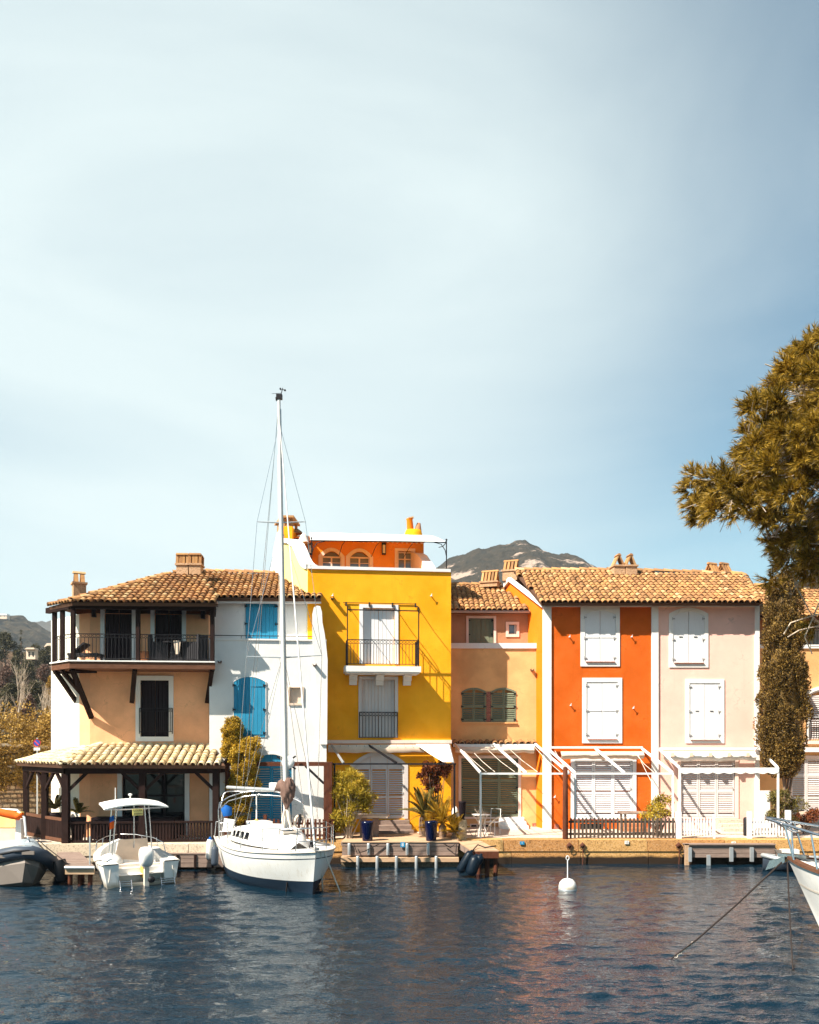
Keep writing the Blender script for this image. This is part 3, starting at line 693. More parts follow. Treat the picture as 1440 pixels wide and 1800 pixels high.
for i, j, n in ((0,1,17), (1,2,20)): railing(H.root, L_(posts[i], ztop+.04), L_(posts[j], ztop+.04), .82, n, M['iron'])
railing(H.root, L_(posts[3], ztop+.04), L_(posts[4], ztop+.04), .82, 5, M['iron']); railing(H.root, L_(posts[4], ztop+.04), L_(posts[0], ztop+.04), .82, 5, M['iron'])
for (pa, pb, ya, yb, da, db) in ((232,237,1234,1177,-.04,-1.1), (364,373,1234,1177,-.04,-1.1), (161,127,1262,1177,-.04,-1.15)):
    MB().beam(H.P(pa,ya,da), H.P(pb,yb,db), .12, .14, (1,0,0)).build('brace', M['darkwood'], H.root)
MB().beam(at(136,1236,28.0), at(96,1178,27.0), .11, .12).build('brace', M['darkwood'], H.root, world=True)
MB().beam(at(146,1222,27.5), at(108,1178,26.7), .11, .12).build('brace', M['darkwood'], H.root, world=True)
MB().beam(at(124,1180,26.4), at(168,1180,27.3), .12, .12).build('joist', M['darkwood'], H.root, world=True)
MB().beam(at(94,1182,27.3), at(130,1182,27.4), .1, .1).build('joist', M['darkwood'], H.root, world=True)
# roof: front slope and the narrow left slope
E0 = at(126,1059,25.95); E1 = at(383,1061,26.4); PK = at(304,1008,30.2)
pl1 = Plane(E0, E1, PK); pk = pl1.hit(304,1009); rt = pl1.hit(361,1007)
r_ = roof(H.root, pl1, [E0, E1, rt, pk], M['tile'])
TP = at(86,1067,27.0); pl2 = Plane(TP, E0, pk)
r2_ = roof(H.root, pl2, [TP, E0, pk], M['tile'], budget=120, name='side_roof')
ridge(r_, H.root, E0, pk, M['tile']); ridge(r_, H.root, pk, rt, M['tile']); ridge(r2_, H.root, TP, pk, M['tile'])
MB().add([pk-Vector((0,0,.05)), rt-Vector((0,0,.05)), rt+Vector((.4,4,-1.6)), pk+Vector((0,4,-1.6)), TP+Vector((1,4,-.1)), TP], [(0,1,2,3), (0,3,4,5)]).build('rear_roof', M['tilebed'], H.root, world=True)
chimney_tiled(H.root, at(139,1052,28.6), (.40,.40), .52, .33, style='lean', n=2, ang=.5)
MB().box(-.24,-.2,-.3,.2,0,.5)
chimney_tiled(H.root, at(323,1013,30.0), (.40,.55), .40, .30, style='slab', ang=.05); chimney_tiled(H.root, at(345,1013,30.0), (.40,.55), .40, .30, style='slab', ang=.05)

p = H.P(165,1076,-.1); o_ = MB().box(p.x-.06, p.x+.06, -.16, -.02, p.z-.16, p.z+.1).prism([(p.x-.09,p.z+.1),(p.x+.09,p.z+.1),(p.x+.02,p.z+.18),(p.x-.02,p.z+.18)], -.18, .0).build('wall_lantern', M['iron'], H.root)
p = H.P(357,1079,-.1); o_ = MB().box(p.x-.06, p.x+.06, -.16, -.02, p.z-.16, p.z+.1).prism([(p.x-.09,p.z+.1),(p.x+.09,p.z+.1),(p.x+.02,p.z+.18),(p.x-.02,p.z+.18)], -.18, .0).build('wall_lantern', M['iron'], H.root)
# ---------- white house
H = House('white_house', 'white rendered house with bright blue shutters between the peach and yellow houses', 368, 27.2, 6)
T = H.at(574,1200)[0]; zp = H.at(470,1126)[1]
w2 = H.rect(411,1190,467,1296); ws = H.rect(509,1209,532,1236); g2 = H.rect(441,1326,513,1440); g2 = (g2[0], g2[1], .25, g2[3])
shell(H, 0, T, 0, zp, 0, 7, [w2, ws, g2], M['white'])
t3 = H.at(372,1100,1.3)[0]; t4 = H.at(562,1100,1.3)[0]; w3 = H.rect(432,1062,488,1130,1.3); zu = H.at(460,1054,1.3)[1]
w3 = (w3[0], w3[1], zp+.02, w3[3])
shell(H, t3, t4, zp-.01, zu, 1.3, 6.9, [w3], M['white'], name='upper_wall')
sur = lambda r, d=0: None
board_leaves(H, w3, 1.27, M['blue'], 2, 4, rails=(.08,.92), hinges=True)
board_leaves(H, w2, -.03, M['blue'], 2, 4, rise=.16, rails=(.06,.93))
surround(H, w2, .02, 0, M['trim'], rise=.16, spandrel=M['white'], foot=False)
MB().box(ws[0], ws[1], .1, .12, ws[2], ws[3]).build('window_blind', M['canvascream'], H.root)
surround(H, ws, .035, 0, M['canvascream'], wb=.07, proud=.04)
louvre_leaves(H, g2, .04, M['blue'], 2, rise=.3, mids=(.55,), top=g2[3]-.38, step=.075)
surround(H, g2, .05, 0, M['trim'], rise=.3, spandrel=M['white'], foot=False, name='door_surround')
cap = MB().box(-.02, T, -.05, .22, zp, zp+.05); cap.build('parapet_cap', M['trim'], H.root)
wl = [H.at(550,1140)[0]]
wp = [(H.at(px,py)[0], H.at(px,py)[1]) for px, py in ((549,1126),(549,1080),(552,1068),(558,1065),(563,1066),(566,1076),(567,1095),(571,1115),(574,1140),(576,1160))]
wp.append((T+.02, 3.0)); wp.append((T-.2, 3.0)); MB().prism(wp, -.06, 1.3).build('wing_wall', M['white'], H.root)
rl = MB(); zr = H.at(470,1118,.05)[1]
rl.tube([(.1,.05,zr), (T-.35,.05,zr)], .014, 5)
for x in (1.0, 1.9, 2.25, 3.3): rl.tube([(x,.05,zp+.04),(x,.05,zr)], .01, 5)
rl.build('handrail', M['iron'], H.root)
spout(H, 387, 1164); spout(H, 553, 1169)
E0 = H.W(362,1051,.85); E1 = H.W(564,1052,.85); RD = at(420,1006,32.2)
pl = Plane(E0, E1, RD); poly = [E0, E1, pl.hit(560,1037), pl.hit(541,1037), pl.hit(500,1010), pl.hit(345,1006)]
r_ = roof(H.root, pl, poly, M['tile']); ridge(r_, H.root, poly[5], poly[4], M['tile'])
MB().add([poly[4], poly[5], poly[5]+Vector((0,3.5,-1.5)), poly[4]+Vector((0,3.5,-1.5))], [(0,1,2,3)]).build('rear_roof', M['tilebed'], H.root, world=True)
MB().beam(E0+Vector((0,.12,-.12)), E1+Vector((0,.12,-.12)), .05, .06).build('eave_board', M['trim'], H.root, world=True)

# ---------- yellow house
H = House('yellow_house', 'tall yellow house with a white shuttered balcony door and a roof terrace', 541, 28.75, 7)
T = H.at(793,1200)[0]; zp = H.at(541,1000)[1]
da = H.rect(638,1069,694,1168); db = H.rect(636,1195,694,1297); dg = H.rect(622,1327,711,1438); dg = (dg[0], dg[1], .45, dg[3])
shell(H, 0, T, 0, zp, 0, 9, [da, db, dg], M['yellow'], left=False)
surround(H, da, .12, 0, M['whitewood'], foot=False, name='door_surround'); board_leaves(H, da, .12, M['whitewood'], 2, 4, rails=(), hinges=False, name='door')
MB().prism([(da[0]+.001,da[2]),(da[0]+.16,da[2]),(da[0]+.16,da[3]-.02),(da[0]+.001,da[3]-.02)], .06, .1).build('folded_shutter', M['whitewood'], H.root)
surround(H, db, .11, 0, M['greywood'], foot=False); board_leaves(H, db, .07, M['greywood'], 2, 5, rails=(), hinges=False)
surround(H, dg, .12, 0, M['greywood'], rise=.42, spandrel=M['yellow'], foot=False, name='door_surround')
louvre_leaves(H, dg, .05, M['greywood'], 3, rise=.42, mids=(.42,), top=dg[3]-.42, step=.075)
MB().box(0, T-.02, -.06, .3, zp, zp+.10).build('parapet_cap', M['trim'], H.root)
c = H.rect(574,1301,789,1307,-.15); MB().box(c[0], T, -.17, .01, c[2], c[3]).build('cornice', M['pinktrim'], H.root)
# balcony
sl = H.rect(606,1171,740,1180,-.9); MB().box(sl[0], sl[1], -.95, -.004, sl[2]-.02, sl[3]).box(sl[0]+.05, sl[1]-.05, -.9, -.004, sl[2]-.07, sl[2]-.021).build('balcony_floor', M['trim'], H.root)
for px in (622, 669, 718):
    t, z = H.at(px,1182,-.5); z = sl[2]-.072
    MB().prism([(-.004,z-.34),(-.16,z-.34),(-.2,z-.2),(-.34,z-.18),(-.38,z-.06),(-.6,z-.04),(-.6,z),(-.004,z)], t-.13, t+.13, 'x').build('corbel', M['trim'], H.root)
zb = sl[3]; tl, tr_ = sl[0]+.09, sl[1]-.07; hh = H.at(680,1125,-.88)[1]-zb
for A, B, n in (((tl,-.88,zb),(tr_,-.88,zb),22), ((tl,-.88,zb),(tl,-.02,zb),7), ((tr_,-.88,zb),(tr_,-.02,zb),7)): railing(H.root, A, B, hh, n, M['iron'], band=.13)
zt_ = H.at(680,1073,-.88)[1]; zw = H.at(680,1061,0)[1]
af = MB()
for x in (tl, tr_): af.beam((x,-.88,zb), (x,-.88,zt_+.12), .035, .035)
af.beam((tl,-.88,zt_), (tr_,-.88,zt_), .035, .035); af.beam((tl-.1,-.03,zw), (tr_,-.03,zw), .02, .02)
for k in range(4):
    x = tl + (tr_-tl)*k/3
    af.tube([(x,-.88,zt_), (x-.0,-.80,zt_+.12), (x,-.62,zt_+.2), (x,-.35,zt_+.22), (x,-.03,zw)], .014, 5); af.tube([(x,-.06,zw-.12),(x,-.06,zw+.02)], .03, 6)
af.build('awning_bracket_frame', M['iron'], H.root)
a, b_ = H.P(632,1297,-.06), H.P(699,1297,-.06); railing(H.root, a, b_, H.at(665,1252,-.06)[1]-a.z, 12, M['iron'], gap=.02, band=.12)
spout(H, 584, 1052)
for px in (585, 758): hook(H, px, 1048)
# side wall with sweeping coping (faces left)
Pc = Vector((H.x0, H.y0, 0)); dr = Vector((-.5, 1, 0)).normalized()
def onside(px, py):
    k = (px-CX)/F; s = (k*Pc.y - Pc.x)/(dr.x - k*dr.y); p = Pc + dr*s; return Vector((p.x, p.y, zat(py, p.y)))
crv = [onside(*q) for q in ((541,996),(537,995),(532,990),(527,980),(522,967),(517,957),(508,951),(498,950))]
nr = Vector((dr.y, -dr.x, 0))
vs = [onside(541,1200)] + crv + [Vector((crv[-1].x, crv[-1].y, 5.0))]
mb = MB(); n = len(vs); mb.add(vs + [v + nr*.3 for v in vs], [tuple(range(n)), tuple(range(n,2*n))[::-1]] + [(i, i+n, (i+1)%n+n, (i+1)%n) for i in range(n)]); mb.build('side_wall', M['paleyellow'], H.root, world=True)
mb = MB()
for i in range(len(crv)-1): mb.beam(crv[i]+nr*.14, crv[i+1]+nr*.14+(crv[i+1]-crv[i])*.02, .42, .16)
mb.build('side_coping', M['trim'], H.root, world=True)
# penthouse
D4 = 4.0
pt0 = H.at(522,970,D4)[0]; pt1 = H.at(745,970,D4)[0]; zc = H.at(640,950,D4)[1]
aw = [H.rect(566,969,600,1003,D4), H.rect(614,970,650,1003,D4)]; sw = H.rect(699,969,725,1003,D4)
shell(H, pt0, pt1, zp-.6, zc, D4, 8.5, aw+[sw], M['terrace_orange'], name='penthouse_wall')
MB().box(pt0-.05, pt1+.05, D4-.12, D4+.02, zc-.02, zc+.09).build('penthouse_cornice', M['pinktrim'], H.root)
for i in range(26):
    x = pt0 + (pt1-pt0)*(i+.5)/26; MB().tube([(x,D4-.14,zc-.05),(x,D4+.02,zc-.03)], .05, 6).build('cornice_tile', M['pinktrim'], H.root)
for r in aw:
    surround(H, r, .13, D4, M['pinktrim'], rise=.26, spandrel=M['terrace_orange'])
    MB().box(r[0], r[1], D4+.12, D4+.14, r[2], r[3]).build('window_pane', M['glass'], H.root)
    f = MB(); xm = (r[0]+r[1])/2; zz = r[3]-.24
    f.box(r[0], r[1], D4+.05, D4+.11, zz, zz+.05); f.box(xm-.03, xm+.03, D4+.052, D4+.108, r[2], zz)
    for x in (r[0], r[1]-.04): f.box(x, x+.04, D4+.052, D4+.108, r[2], zz)
    for z in (zz-.2, zz-.4): f.box(r[0]+.04, r[1]-.04, D4+.07, D4+.1, z, z+.02)
    f.build('window_frame', M['pinktrim'], H.root)
surround(H, sw, .11, D4, M['pinktrim']); MB().box(sw[0], sw[1], D4+.14, D4+.16, sw[2], sw[3]).build('window_pane', M['glass'], H.root)
f = MB(); xm = (sw[0]+sw[1])/2
for x in (sw[0], xm-.02, sw[1]-.05): f.box(x, x+.05, D4+.06, D4+.13, sw[2], sw[3])
for z in (sw[3]-.06, sw[3]-.32): f.box(sw[0]+.05, sw[1]-.05, D4+.062, D4+.128, z, z+.04)
f.build('window_frame', M['pinktrim'], H.root)
# sweeping wall on the right side of the roof terrace
xr = T-.35; q = [(0.25, zp+.1), (.9, zp+.13), (1.6, zp+.35), (2.3, zp+.78), (3.0, zp+1.2), (3.6, zp+1.42), (D4, zp+1.45), (D4, zp), (.25, zp-.2)]
mb = MB().prism(q, 0, .34, 'x'); mb.v = [(xr - .13*y + v0, y, z) for v0, y, z in mb.v]; mb.build('terrace_side_wall', M['pinktrim'], H.root)
# terrace awning
ab = MB(); dF, dB = 2.2, D4-.05
f0, f1 = H.P(546,950,dF), H.P(785,953,dF); b0, b1 = H.P(545,936,dB), H.P(758,941,dB)
rows = []
for i in range(9):
    u = i/8; p = f0.lerp(f1, u); q_ = b0.lerp(b1, u); rows.append([p.lerp(q_, v) + Vector((0,0,.03*math.sin(math.pi*v) + .008*math.sin(u*30))) for v in (0, .25, .5, .75, 1)])
ab.grid(rows); ab.grid([[p - Vector((0,0,.025)) for p in r] for r in rows])
ab.build('terrace_awning', M['canvas'], H.root)
af = MB()
for p in (f0+Vector((.04,0,0)), f1):
    af.beam((p.x,dF,zp+.1), (p.x,dF,p.z+.06), .035, .035); s_ = 1 if p.x < 2 else -1
    af.tube([(p.x,dF,p.z-.55), (p.x+s_*.05,dF,p.z-.3), (p.x+s_*.2,dF,p.z-.08), (p.x+s_*.5,dF,p.z-.01)], .016, 5); af.ell((p.x,dF,p.z+.09), .04, 6, 4)
    af.tube([(p.x,dF,p.z), (p.x,dF+.8,p.z+.02), (p.x,D4-.02,p.z+.2)], .016, 5)
af.beam(f0, f1, .035, .035)
for k in range(1, 4): x = f0.x+(f1.x-f0.x)*k/4; af.tube([(x,dF,f0.z), (x-.1,dF+.2,f0.z-.1), (x-.15,D4-.02,f0.z-.16)], .012, 5)
af.build('awning_frame', M['iron'], H.root)
for px in (546, 675):
    p = H.P(px,964,D4-.12); lt = MB().box(p.x-.08, p.x+.08, p.y-.08, p.y+.08, p.z+.14, p.z+.2).box(p.x-.07, p.x+.07, p.y-.07, p.y+.07, p.z-.24, p.z-.2)
    for sx_, sy_ in ((-1,-1),(1,-1),(1,1),(-1,1)): lt.tube([(p.x+.065*sx_, p.y+.065*sy_, p.z-.2),(p.x+.065*sx_, p.y+.065*sy_, p.z+.14)], .012, 4)
    o = lt.build('wall_lantern', M['iron'], H.root); MB().box(p.x-.05, p.x+.05, p.y-.05, p.y+.05, p.z-.19, p.z+.13).build('lantern_glass', M['lantern'], o)
# tall chimney stack: yellow front, white left face, flared foot
lv = [(1058,461),(1046,465),(1030,469),(1008,473),(985,477),(955,481),(925,487)]
rows = []
for py, pl_ in lv:
    a = at(497,py,31.4); b = at(514 if py < 990 else 516,py,31.4); z = a.z; c1 = Vector((xat(pl_,32.4), 32.4, z)); d_ = Vector((b.x+.05, 32.5, z)); rows.append([c1, a, b, d_])
mb = MB(); mb.grid(rows, sm=False, closed=True); top = rows[-1]; mb.add(top, [(0,1,2,3)])
o = mb.build('chimney_stack', M['yellow'], H.root, world=True); o.data.materials.append(M['white'])
for i, p in enumerate(o.data.polygons):
    if i < 24 and i % 4 == 0: p.material_index = 1
ct = top; cz = ct[0].z
def wbox(mb, c, sx_, sy_, z0, z1): mb.box(c.x-sx_, c.x+sx_, c.y-sy_, c.y+sy_, z0, z1)
for p in ct + [ct[0].lerp(ct[1], .5), ct[1].lerp(ct[2], .5)]:
    mb = MB(); q = p + (sum(ct, Vector())/4 - p)*.15; wbox(mb, q, .05, .05, cz, cz+.3); mb.build('chimney_tile', M['tile'], H.root, world=True)
cc = sum(ct, Vector())/4; mb = MB(); mb.prism([((p.x-cc.x)*1.25+cc.x, (p.y-cc.y)*1.25+cc.y) for p in ct], cz+.3, cz+.37, 'z'); mb.build('chimney_cap', M['tile'], H.root, world=True)
# small pot chimney next to it and the yellow twin pots on the right
p = at(521,960,32.0); mb = MB().lathe([(.17,0),(.18,.25),(.2,.3)], p, 10); mb.build('chimney_pot', M['amber'], H.root, world=True)
mb = MB().ell(p+Vector((0,0,.22)), (.21,.21,.1), 10, 5); mb.build('chimney_pot_band', M['tilebed'], H.root, world=True)
mb = MB().lathe([(.25,.46),(.2,.55),(.08,.64),(.01,.66)], p, 9); mb.build('chimney_pot_cap', M['tile'], H.root, world=True)
mb = MB().lathe([(.26,0),(.24,.02),(.1,.28),(.05,.33),(.01,.36)], at(534,954,31.2), 4, Matrix.Rotation(.5, 3, 'Z')); mb.build('gable_cap', M['pinktrim'], H.root, world=True)
p = at(727,946,33.4); mb = MB().lathe([(.36,-.1),(.34,.16),(.30,.30),(.01,.31)], p, 12); mb.build('chimney', M['yellow'], H.root, world=True)
MB().lathe([(.14,0),(.12,.46),(.14,.5),(.10,.5),(.09,.2)], p+Vector((-.12,0,.26)), 9, Matrix.Rotation(-.08, 3, 'Y')).build('chimney_pot', M['amber'], H.root, world=True)
MB().lathe([(.15,0),(.07,.32),(.04,.33)], p+Vector((.17,.05,.28)), 6, Matrix.Rotation(.12, 3, 'Y')).build('chimney_pot', M['terracotta'], H.root, world=True)
MB().beam(p+Vector((-.2,-.05,.76)), p+Vector((0,-.05,.80)), .2, .04).build('chimney_cap', M['tile'], H.root, world=True)
steps(H, (H.at(658,1440)[0], H.at(716,1440)[0], 0, .42), 3, M['greytimber'])
YH = H

# ---------- ochre house
H = House('ochre_house', 'narrow set-back ochre house with grey-green shutters between the yellow and orange houses', 793, 30.8, 0)
T = H.at(944,1200)[0]; zp = H.at(870,1140)[1]
sa = H.rect(812,1209,854,1269); sb = H.rect(864,1209,907,1269); sg = H.rect(811,1333,911,1436)
sg = (sg[0], sg[1], sg[2], sg[3])
shell(H, -.4, T, 0, zp, 0, 8, [sa, sb, sg], M['ochre'])
for r in (sa, sb): louvre_leaves(H, r, -.02, M['green'], 2, rise=.13, mids=(.5,), step=.065, stile=.04)
for r in (sa, sb): surround(H, r, .012, 0, M['ochre'], rise=.13, spandrel=M['ochre'], foot=False, proud=.01)
x0, x1 = sa[1]+.01, sb[0]-.01; z = sa[2]
bricks = MB().box(x0, x1, -.012, .02, z, sa[3]-.14); bp = bricks.build('brick_panel', M['mortar'], H.root)
nrow = 15; hh = (sa[3]-.14-z)/nrow
for i in range(nrow): MB().box(x0+.004+(.03 if i % 2 else 0), x1-.004-(0 if i % 2 else .03), -.024, -.011, z+i*hh+.006, z+(i+1)*hh-.006).build('brick', M['brick'], bp)
MB().box(sa[0]-.03, sb[1]+.03, -.07, .01, sa[2]-.06, sa[2]-.01).build('window_sill', M['ochre'], H.root)
surround(H, sg, .1, 0, M['pinktrim'], name='door_surround', wb=.07); louvre_leaves(H, sg, .03, M['green'], 3, mids=(.2,.62), step=.07)
MB().box(-.4, T-.02, -.06, .25, zp, zp+.19).build('parapet_cap', M['balustrade'], H.root)
rl = MB(); zr = H.at(870,1131,.05)[1]; rl.tube([(-.3,.05,zr),(T-.1,.05,zr)], .014, 5)
for px in (818,860,902,940): x = H.at(px,1131)[0]; rl.tube([(x,.05,zp+.18),(x,.05,zr)], .012, 5)
rl.build('handrail', M['iron'], H.root)
du = H.rect(824,1087,868,1140,.8); du = (du[0], du[1], zp+.01, du[3]); su = H.rect(894,1098,908,1115,.8)
Tu = H.at(929,1100,.8)[0]; zu = H.at(860,1077,.8)[1]
shell(H, -.4, Tu, zp-.02, zu, .8, 7.5, [du, su], M['brownred'], name='upper_wall')
surround(H, du, .09, .8, M['pinktrim'], foot=False, name='door_surround'); board_leaves(H, du, .86, M['green'], 2, 3, rails=(), name='door')
surround(H, su, .1, .8, M['pinktrim']); MB().box(su[0], su[1], .92, .94, su[2], su[3]).build('window_pane', M['glass'], H.root)
f = MB().box(su[0], su[1], .86, .9, su[2], su[2]+.04).box(su[1]-.07, su[1], .861, .899, su[2]+.04, su[3]).box(su[0], su[0]+.03, .861, .899, su[2]+.04, su[3]); f.build('window_frame', M['pinktrim'], H.root)
gz = H.at(860,1075,.5)[1]; MB().tube([(-.4,.5,gz),(H.at(931,1075,.5)[0],.5,gz)], .06, 8).build('gutter', M['gutter'], H.root)
MB().box(-.4, H.at(929,1075,.5)[0], .56, .8, gz-.02, gz+.02).build('soffit', M['gutter'], H.root)
pl = Plane(at(780,1074,31.25), at(931,1074,31.25), at(860,1029,34.6)); poly = [pl.hit(778,1074), pl.hit(932,1074), pl.hit(884,1034), pl.hit(862,1030), pl.hit(766,1029)]
r_ = roof(H.root, pl, poly, M['tile']); ridge(r_, H.root, poly[4], poly[3], M['tile'])
MB().add([poly[4], poly[3], poly[3]+Vector((0,3.5,-1.5)), poly[4]+Vector((0,3.5,-1.5))], [(0,1,2,3)]).build('rear_roof', M['tilebed'], H.root, world=True)
chimney_tiled(H.root, at(862,1033,34.0), (.68,.55), .22, .42, style='lean', n=5, ang=-.35)
# eyebrow row of tiles over the ground floor
ez = H.at(870,1306,-.3)[1] + DECK
pl = Plane(at(795,1309,30.4), at(942,1309,30.4), at(870,1302,30.8)); 
o0, o1 = at(795,1309,30.42), at(942,1309,30.42)
pl = Plane(o0, o1, o0 + Vector((0,.45,.14))); roof(H.root, pl, [o0, o1, o1+Vector((0,.38,.12)), o0+Vector((0,.38,.12))], M['tile'], name='eyebrow_roof', pitch=.235, exposed=.5)
g = H.rect(797,1309,940,1313,-.42); MB().box(g[0], g[1], -.44, -.38, g[2], g[3]+.02).build('gutter', M['aluwhite'], H.root)
v = H.rect(826,1448,864,1459); MB().box(v[0], v[1], -.03, .01, v[2], v[3]).build('vent_surround', M['pinktrim'], H.root)
for k in range(3): x = v[0]+.05+k*(v[1]-v[0]-.05)/3; MB().box(x, x+(v[1]-v[0])/3-.07, -.036, .0, v[2]+.04, v[3]-.04).build('vent', M['glassdark'], H.root)
steps(H, (H.at(876,1440)[0], H.at(918,1440)[0], 0, .36), 3, M['trim'])
spout(H, 935, 1178)
vg = H.rect(936,1447,943,1457); MB().box(vg[0], vg[1]-.01, -.02, .0, vg[2], vg[3]).build('vent', M['brick'], H.root)
OH = H

# ---------- orange + pink houses under one roof line
sdir = Vector((-.235, 1, 0)); C0 = Vector((xat(958,30), 30, 0))
def side5(px, py):
    k = (px-CX)/F; t = (C0.x - k*C0.y)/(k + .235); p = C0 + sdir*t; return Vector((p.x, p.y, zat(py, p.y)))
eaveP0 = at(953,1060,29.5); eaveP1 = at(1336,1060,29.5); RPL = Plane(eaveP0, eaveP1, at(1100,1006,33.2))
rp = [RPL.hit(953,1060), RPL.hit(1336,1060), RPL.hit(1308,1011), RPL.hit(905,1004)]
ssplit = RPL.sr(at(1149,1060,29.5))[0]

H = House('orange_house', 'deep orange house with white framed shutters and an amber side wall', 958, 30, 0)
x0 = 0; T = H.at(1149,1200)[0]; zt = H.at(1050,1062)[1]
oa = H.rect(1028,1073,1082,1163); ob = H.rect(1031,1199,1086,1299); og = H.rect(1010,1337,1112,1436)
shell(H, 0, T, 0, zt, 0, 3.2, [oa, ob, og], M['orange'], left=False)
fs_ = [Vector((C0.x, 30, DECK)), Vector((C0.x, 30, zt+DECK)), side5(898,1016), side5(882,1037), Vector((side5(882,1037).x, side5(882,1037).y, DECK))]
MB().add(fs_, [(0,1,2,3,4)]).build('side_wall', M['amber'], H.root, world=True)
up = Vector((0,0,1)); off = Vector((-.05,-.01,0))
vb = MB().beam(fs_[1]+off-up*.05, fs_[2]+off-up*.05, .10, .15).beam(fs_[2]+off-up*.05, fs_[3]+off-up*.05, .10, .15); vb.build('verge_board', M['trim'], H.root, world=True)
tb = MB(); b = H.rect(958,1059,1149,1067); tb.box(-.02, T, -.05, .01, b[2], b[3]+.04); tb.build('eave_band', M['trim'], H.root)
q = H.at(969,1200)[0]; MB().box(-.05, q, -.07, .0-.003, 0, b[2]).build('corner_pilaster', M['trim'], H.root); MB().box(-.05, -.003, -.003, .22, 0, b[2]).build('corner_pilaster', M['trim'], H.root)
pz = H.rect(1145,1068,1157,1460); MB().box(pz[0], pz[1], -.06, .01, 0, b[2]-.001).build('pilaster', M['trim'], H.root)
surround(H, oa, .15, 0, M['trim'], rise=.15, outer='rect', wb=.17, spandrel=M['trim']); board_leaves(H, oa, -.015, M['whitewood'], 2, 1, rise=.15, rails=(.52,))
surround(H, ob, .15, 0, M['trim'], wb=.15); board_leaves(H, ob, -.015, M['whitewood'], 2, 1, rails=(.5,))
surround(H, og, .13, 0, M['whitewood'], name='door_surround', wb=.08); louvre_leaves(H, og, .03, M['whitewood'], 3, mids=(.42,.8), step=.065)
for r in (oa, ob): MB().box(r[0]+.03, r[1]-.03, -.09, -.036, r[2]-.03, r[2]).build('window_sill', M['brick'], H.root)
for px, py in ((1001,1120),(1110,1120),(1003,1240),(1113,1245),(975,1401)): hook(H, px, py)
r_ = roof(H.root, RPL, rp, M['tile'], smin=-5, smax=ssplit); ridge(r_, H.root, rp[3], RPL.w(ssplit, RPL.sr(rp[3])[1]), M['tile'])
MB().add([rp[3], RPL.w(ssplit, RPL.sr(rp[3])[1]), RPL.w(ssplit, RPL.sr(rp[3])[1])+Vector((0,2.2,-1)), rp[3]+Vector((-.5,2.2,-1))], [(0,1,2,3)]).build('rear_roof', M['tilebed'], H.root, world=True)
sb_ = MB().box(0, T, -.42, -.055, zt+.0-.02, zt+.03); sb_.build('soffit', M['tilebed'], H.root)
chimney_tiled(H.root, at(1086,1016,32.8), (.44,.5), .46, .40, style='tent', ang=.1); chimney_tiled(H.root, at(1107,1016,32.8), (.42,.5), .46, .40, style='tent', ang=.1)
chimney_tiled(H.root, at(899,1022,33.8), (.58,.55), .42, .38, style='lean', n=4, ang=-.35)
v = H.rect(1020,1448,1058,1460); MB().box(v[0], v[1], -.02, .0, v[2], v[3]).build('vent', M['glassdark'], H.root)
vg = H.rect(975,1449,982,1459); MB().box(vg[0], vg[1], -.02, .0, vg[2], vg[3]).build('vent', M['brick'], H.root)
steps(H, (H.at(1084,1440)[0], H.at(1122,1440)[0], 0, .36), 3, M['terracotta'])

H = House('pink_house', 'pale pink house with white arched shutters beside the orange house', 1149.6, 30, 0)
T = H.at(1333,1200)[0]
pa = H.rect(1183,1075,1238,1165); pb = H.rect(1212,1201,1266,1300); pg = H.rect(1197,1337,1292,1436)
shell(H, 0.001, T, 0, zt, 0, 3.2, [pa, pb, pg], M['pink'], left=False)
b = H.rect(1150,1059,1333,1067); MB().box(.001, T+.03, -.05, .01, b[2], b[3]+.04).build('eave_band', M['trim'], H.root)
q = H.at(1327,1200)[0]; MB().box(q, T+.03, -.06, .2, 0, b[2]-.001).build('corner_pilaster', M['trim'], H.root)
surround(H, pa, .14, 0, M['trim'], rise=.16, spandrel=M['trim'], wb=.17); board_leaves(H, pa, -.015, M['whitewood'], 2, 1, rise=.16, rails=())
surround(H, pb, .14, 0, M['trim'], wb=.13); board_leaves(H, pb, -.015, M['whitewood'], 2, 1, rails=())
for r in (pa, pb):
    MB().box(r[0]+.03, r[1]-.03, -.09, -.036, r[2]-.03, r[2]).build('window_sill', M['brick'], H.root)
    for f_ in (.25, .72): MB().box(r[0]+(r[1]-r[0])*f_-.06, r[0]+(r[1]-r[0])*f_+.06, -.03, -.014, (r[2]+r[3])/2, (r[2]+r[3])/2+.02).build('shutter_latch', M['iron'], H.root)
surround(H, pg, .12, 0, M['pinktrim'], name='door_surround', wb=.06); louvre_leaves(H, pg, .03, M['greywood'], 3, mids=(.45,.85), step=.065)
r_ = roof(H.root, RPL, rp, M['tile'], smin=ssplit, smax=30); ridge(r_, H.root, RPL.w(ssplit, RPL.sr(rp[3])[1]), rp[2], M['tile']); ridge(r_, H.root, rp[1], rp[2], M['tile'])
MB().add([RPL.w(ssplit, RPL.sr(rp[3])[1]), rp[2], rp[1]+Vector((.1,5,-.2)), RPL.w(ssplit, 4)+Vector((0,4,-1.9))], [(0,1,2,3)]).build('rear_roof', M['tilebed'], H.root, world=True)
MB().box(0.002, T, -.42, -.055, zt-.02, zt+.03).build('soffit', M['tilebed'], H.root)
chimney_tiled(H.root, at(1252,1013,33.0), (.44,.5), .12, .36, style='lean', n=3, ang=.5); chimney_tiled(H.root, at(1273,1013,33.0), (.42,.5), .12, .36, style='lean', n=3, ang=.5)
steps(H, (H.at(1258,1440)[0], H.at(1296,1440)[0], 0, .36), 3, M['paving'])
PH = H

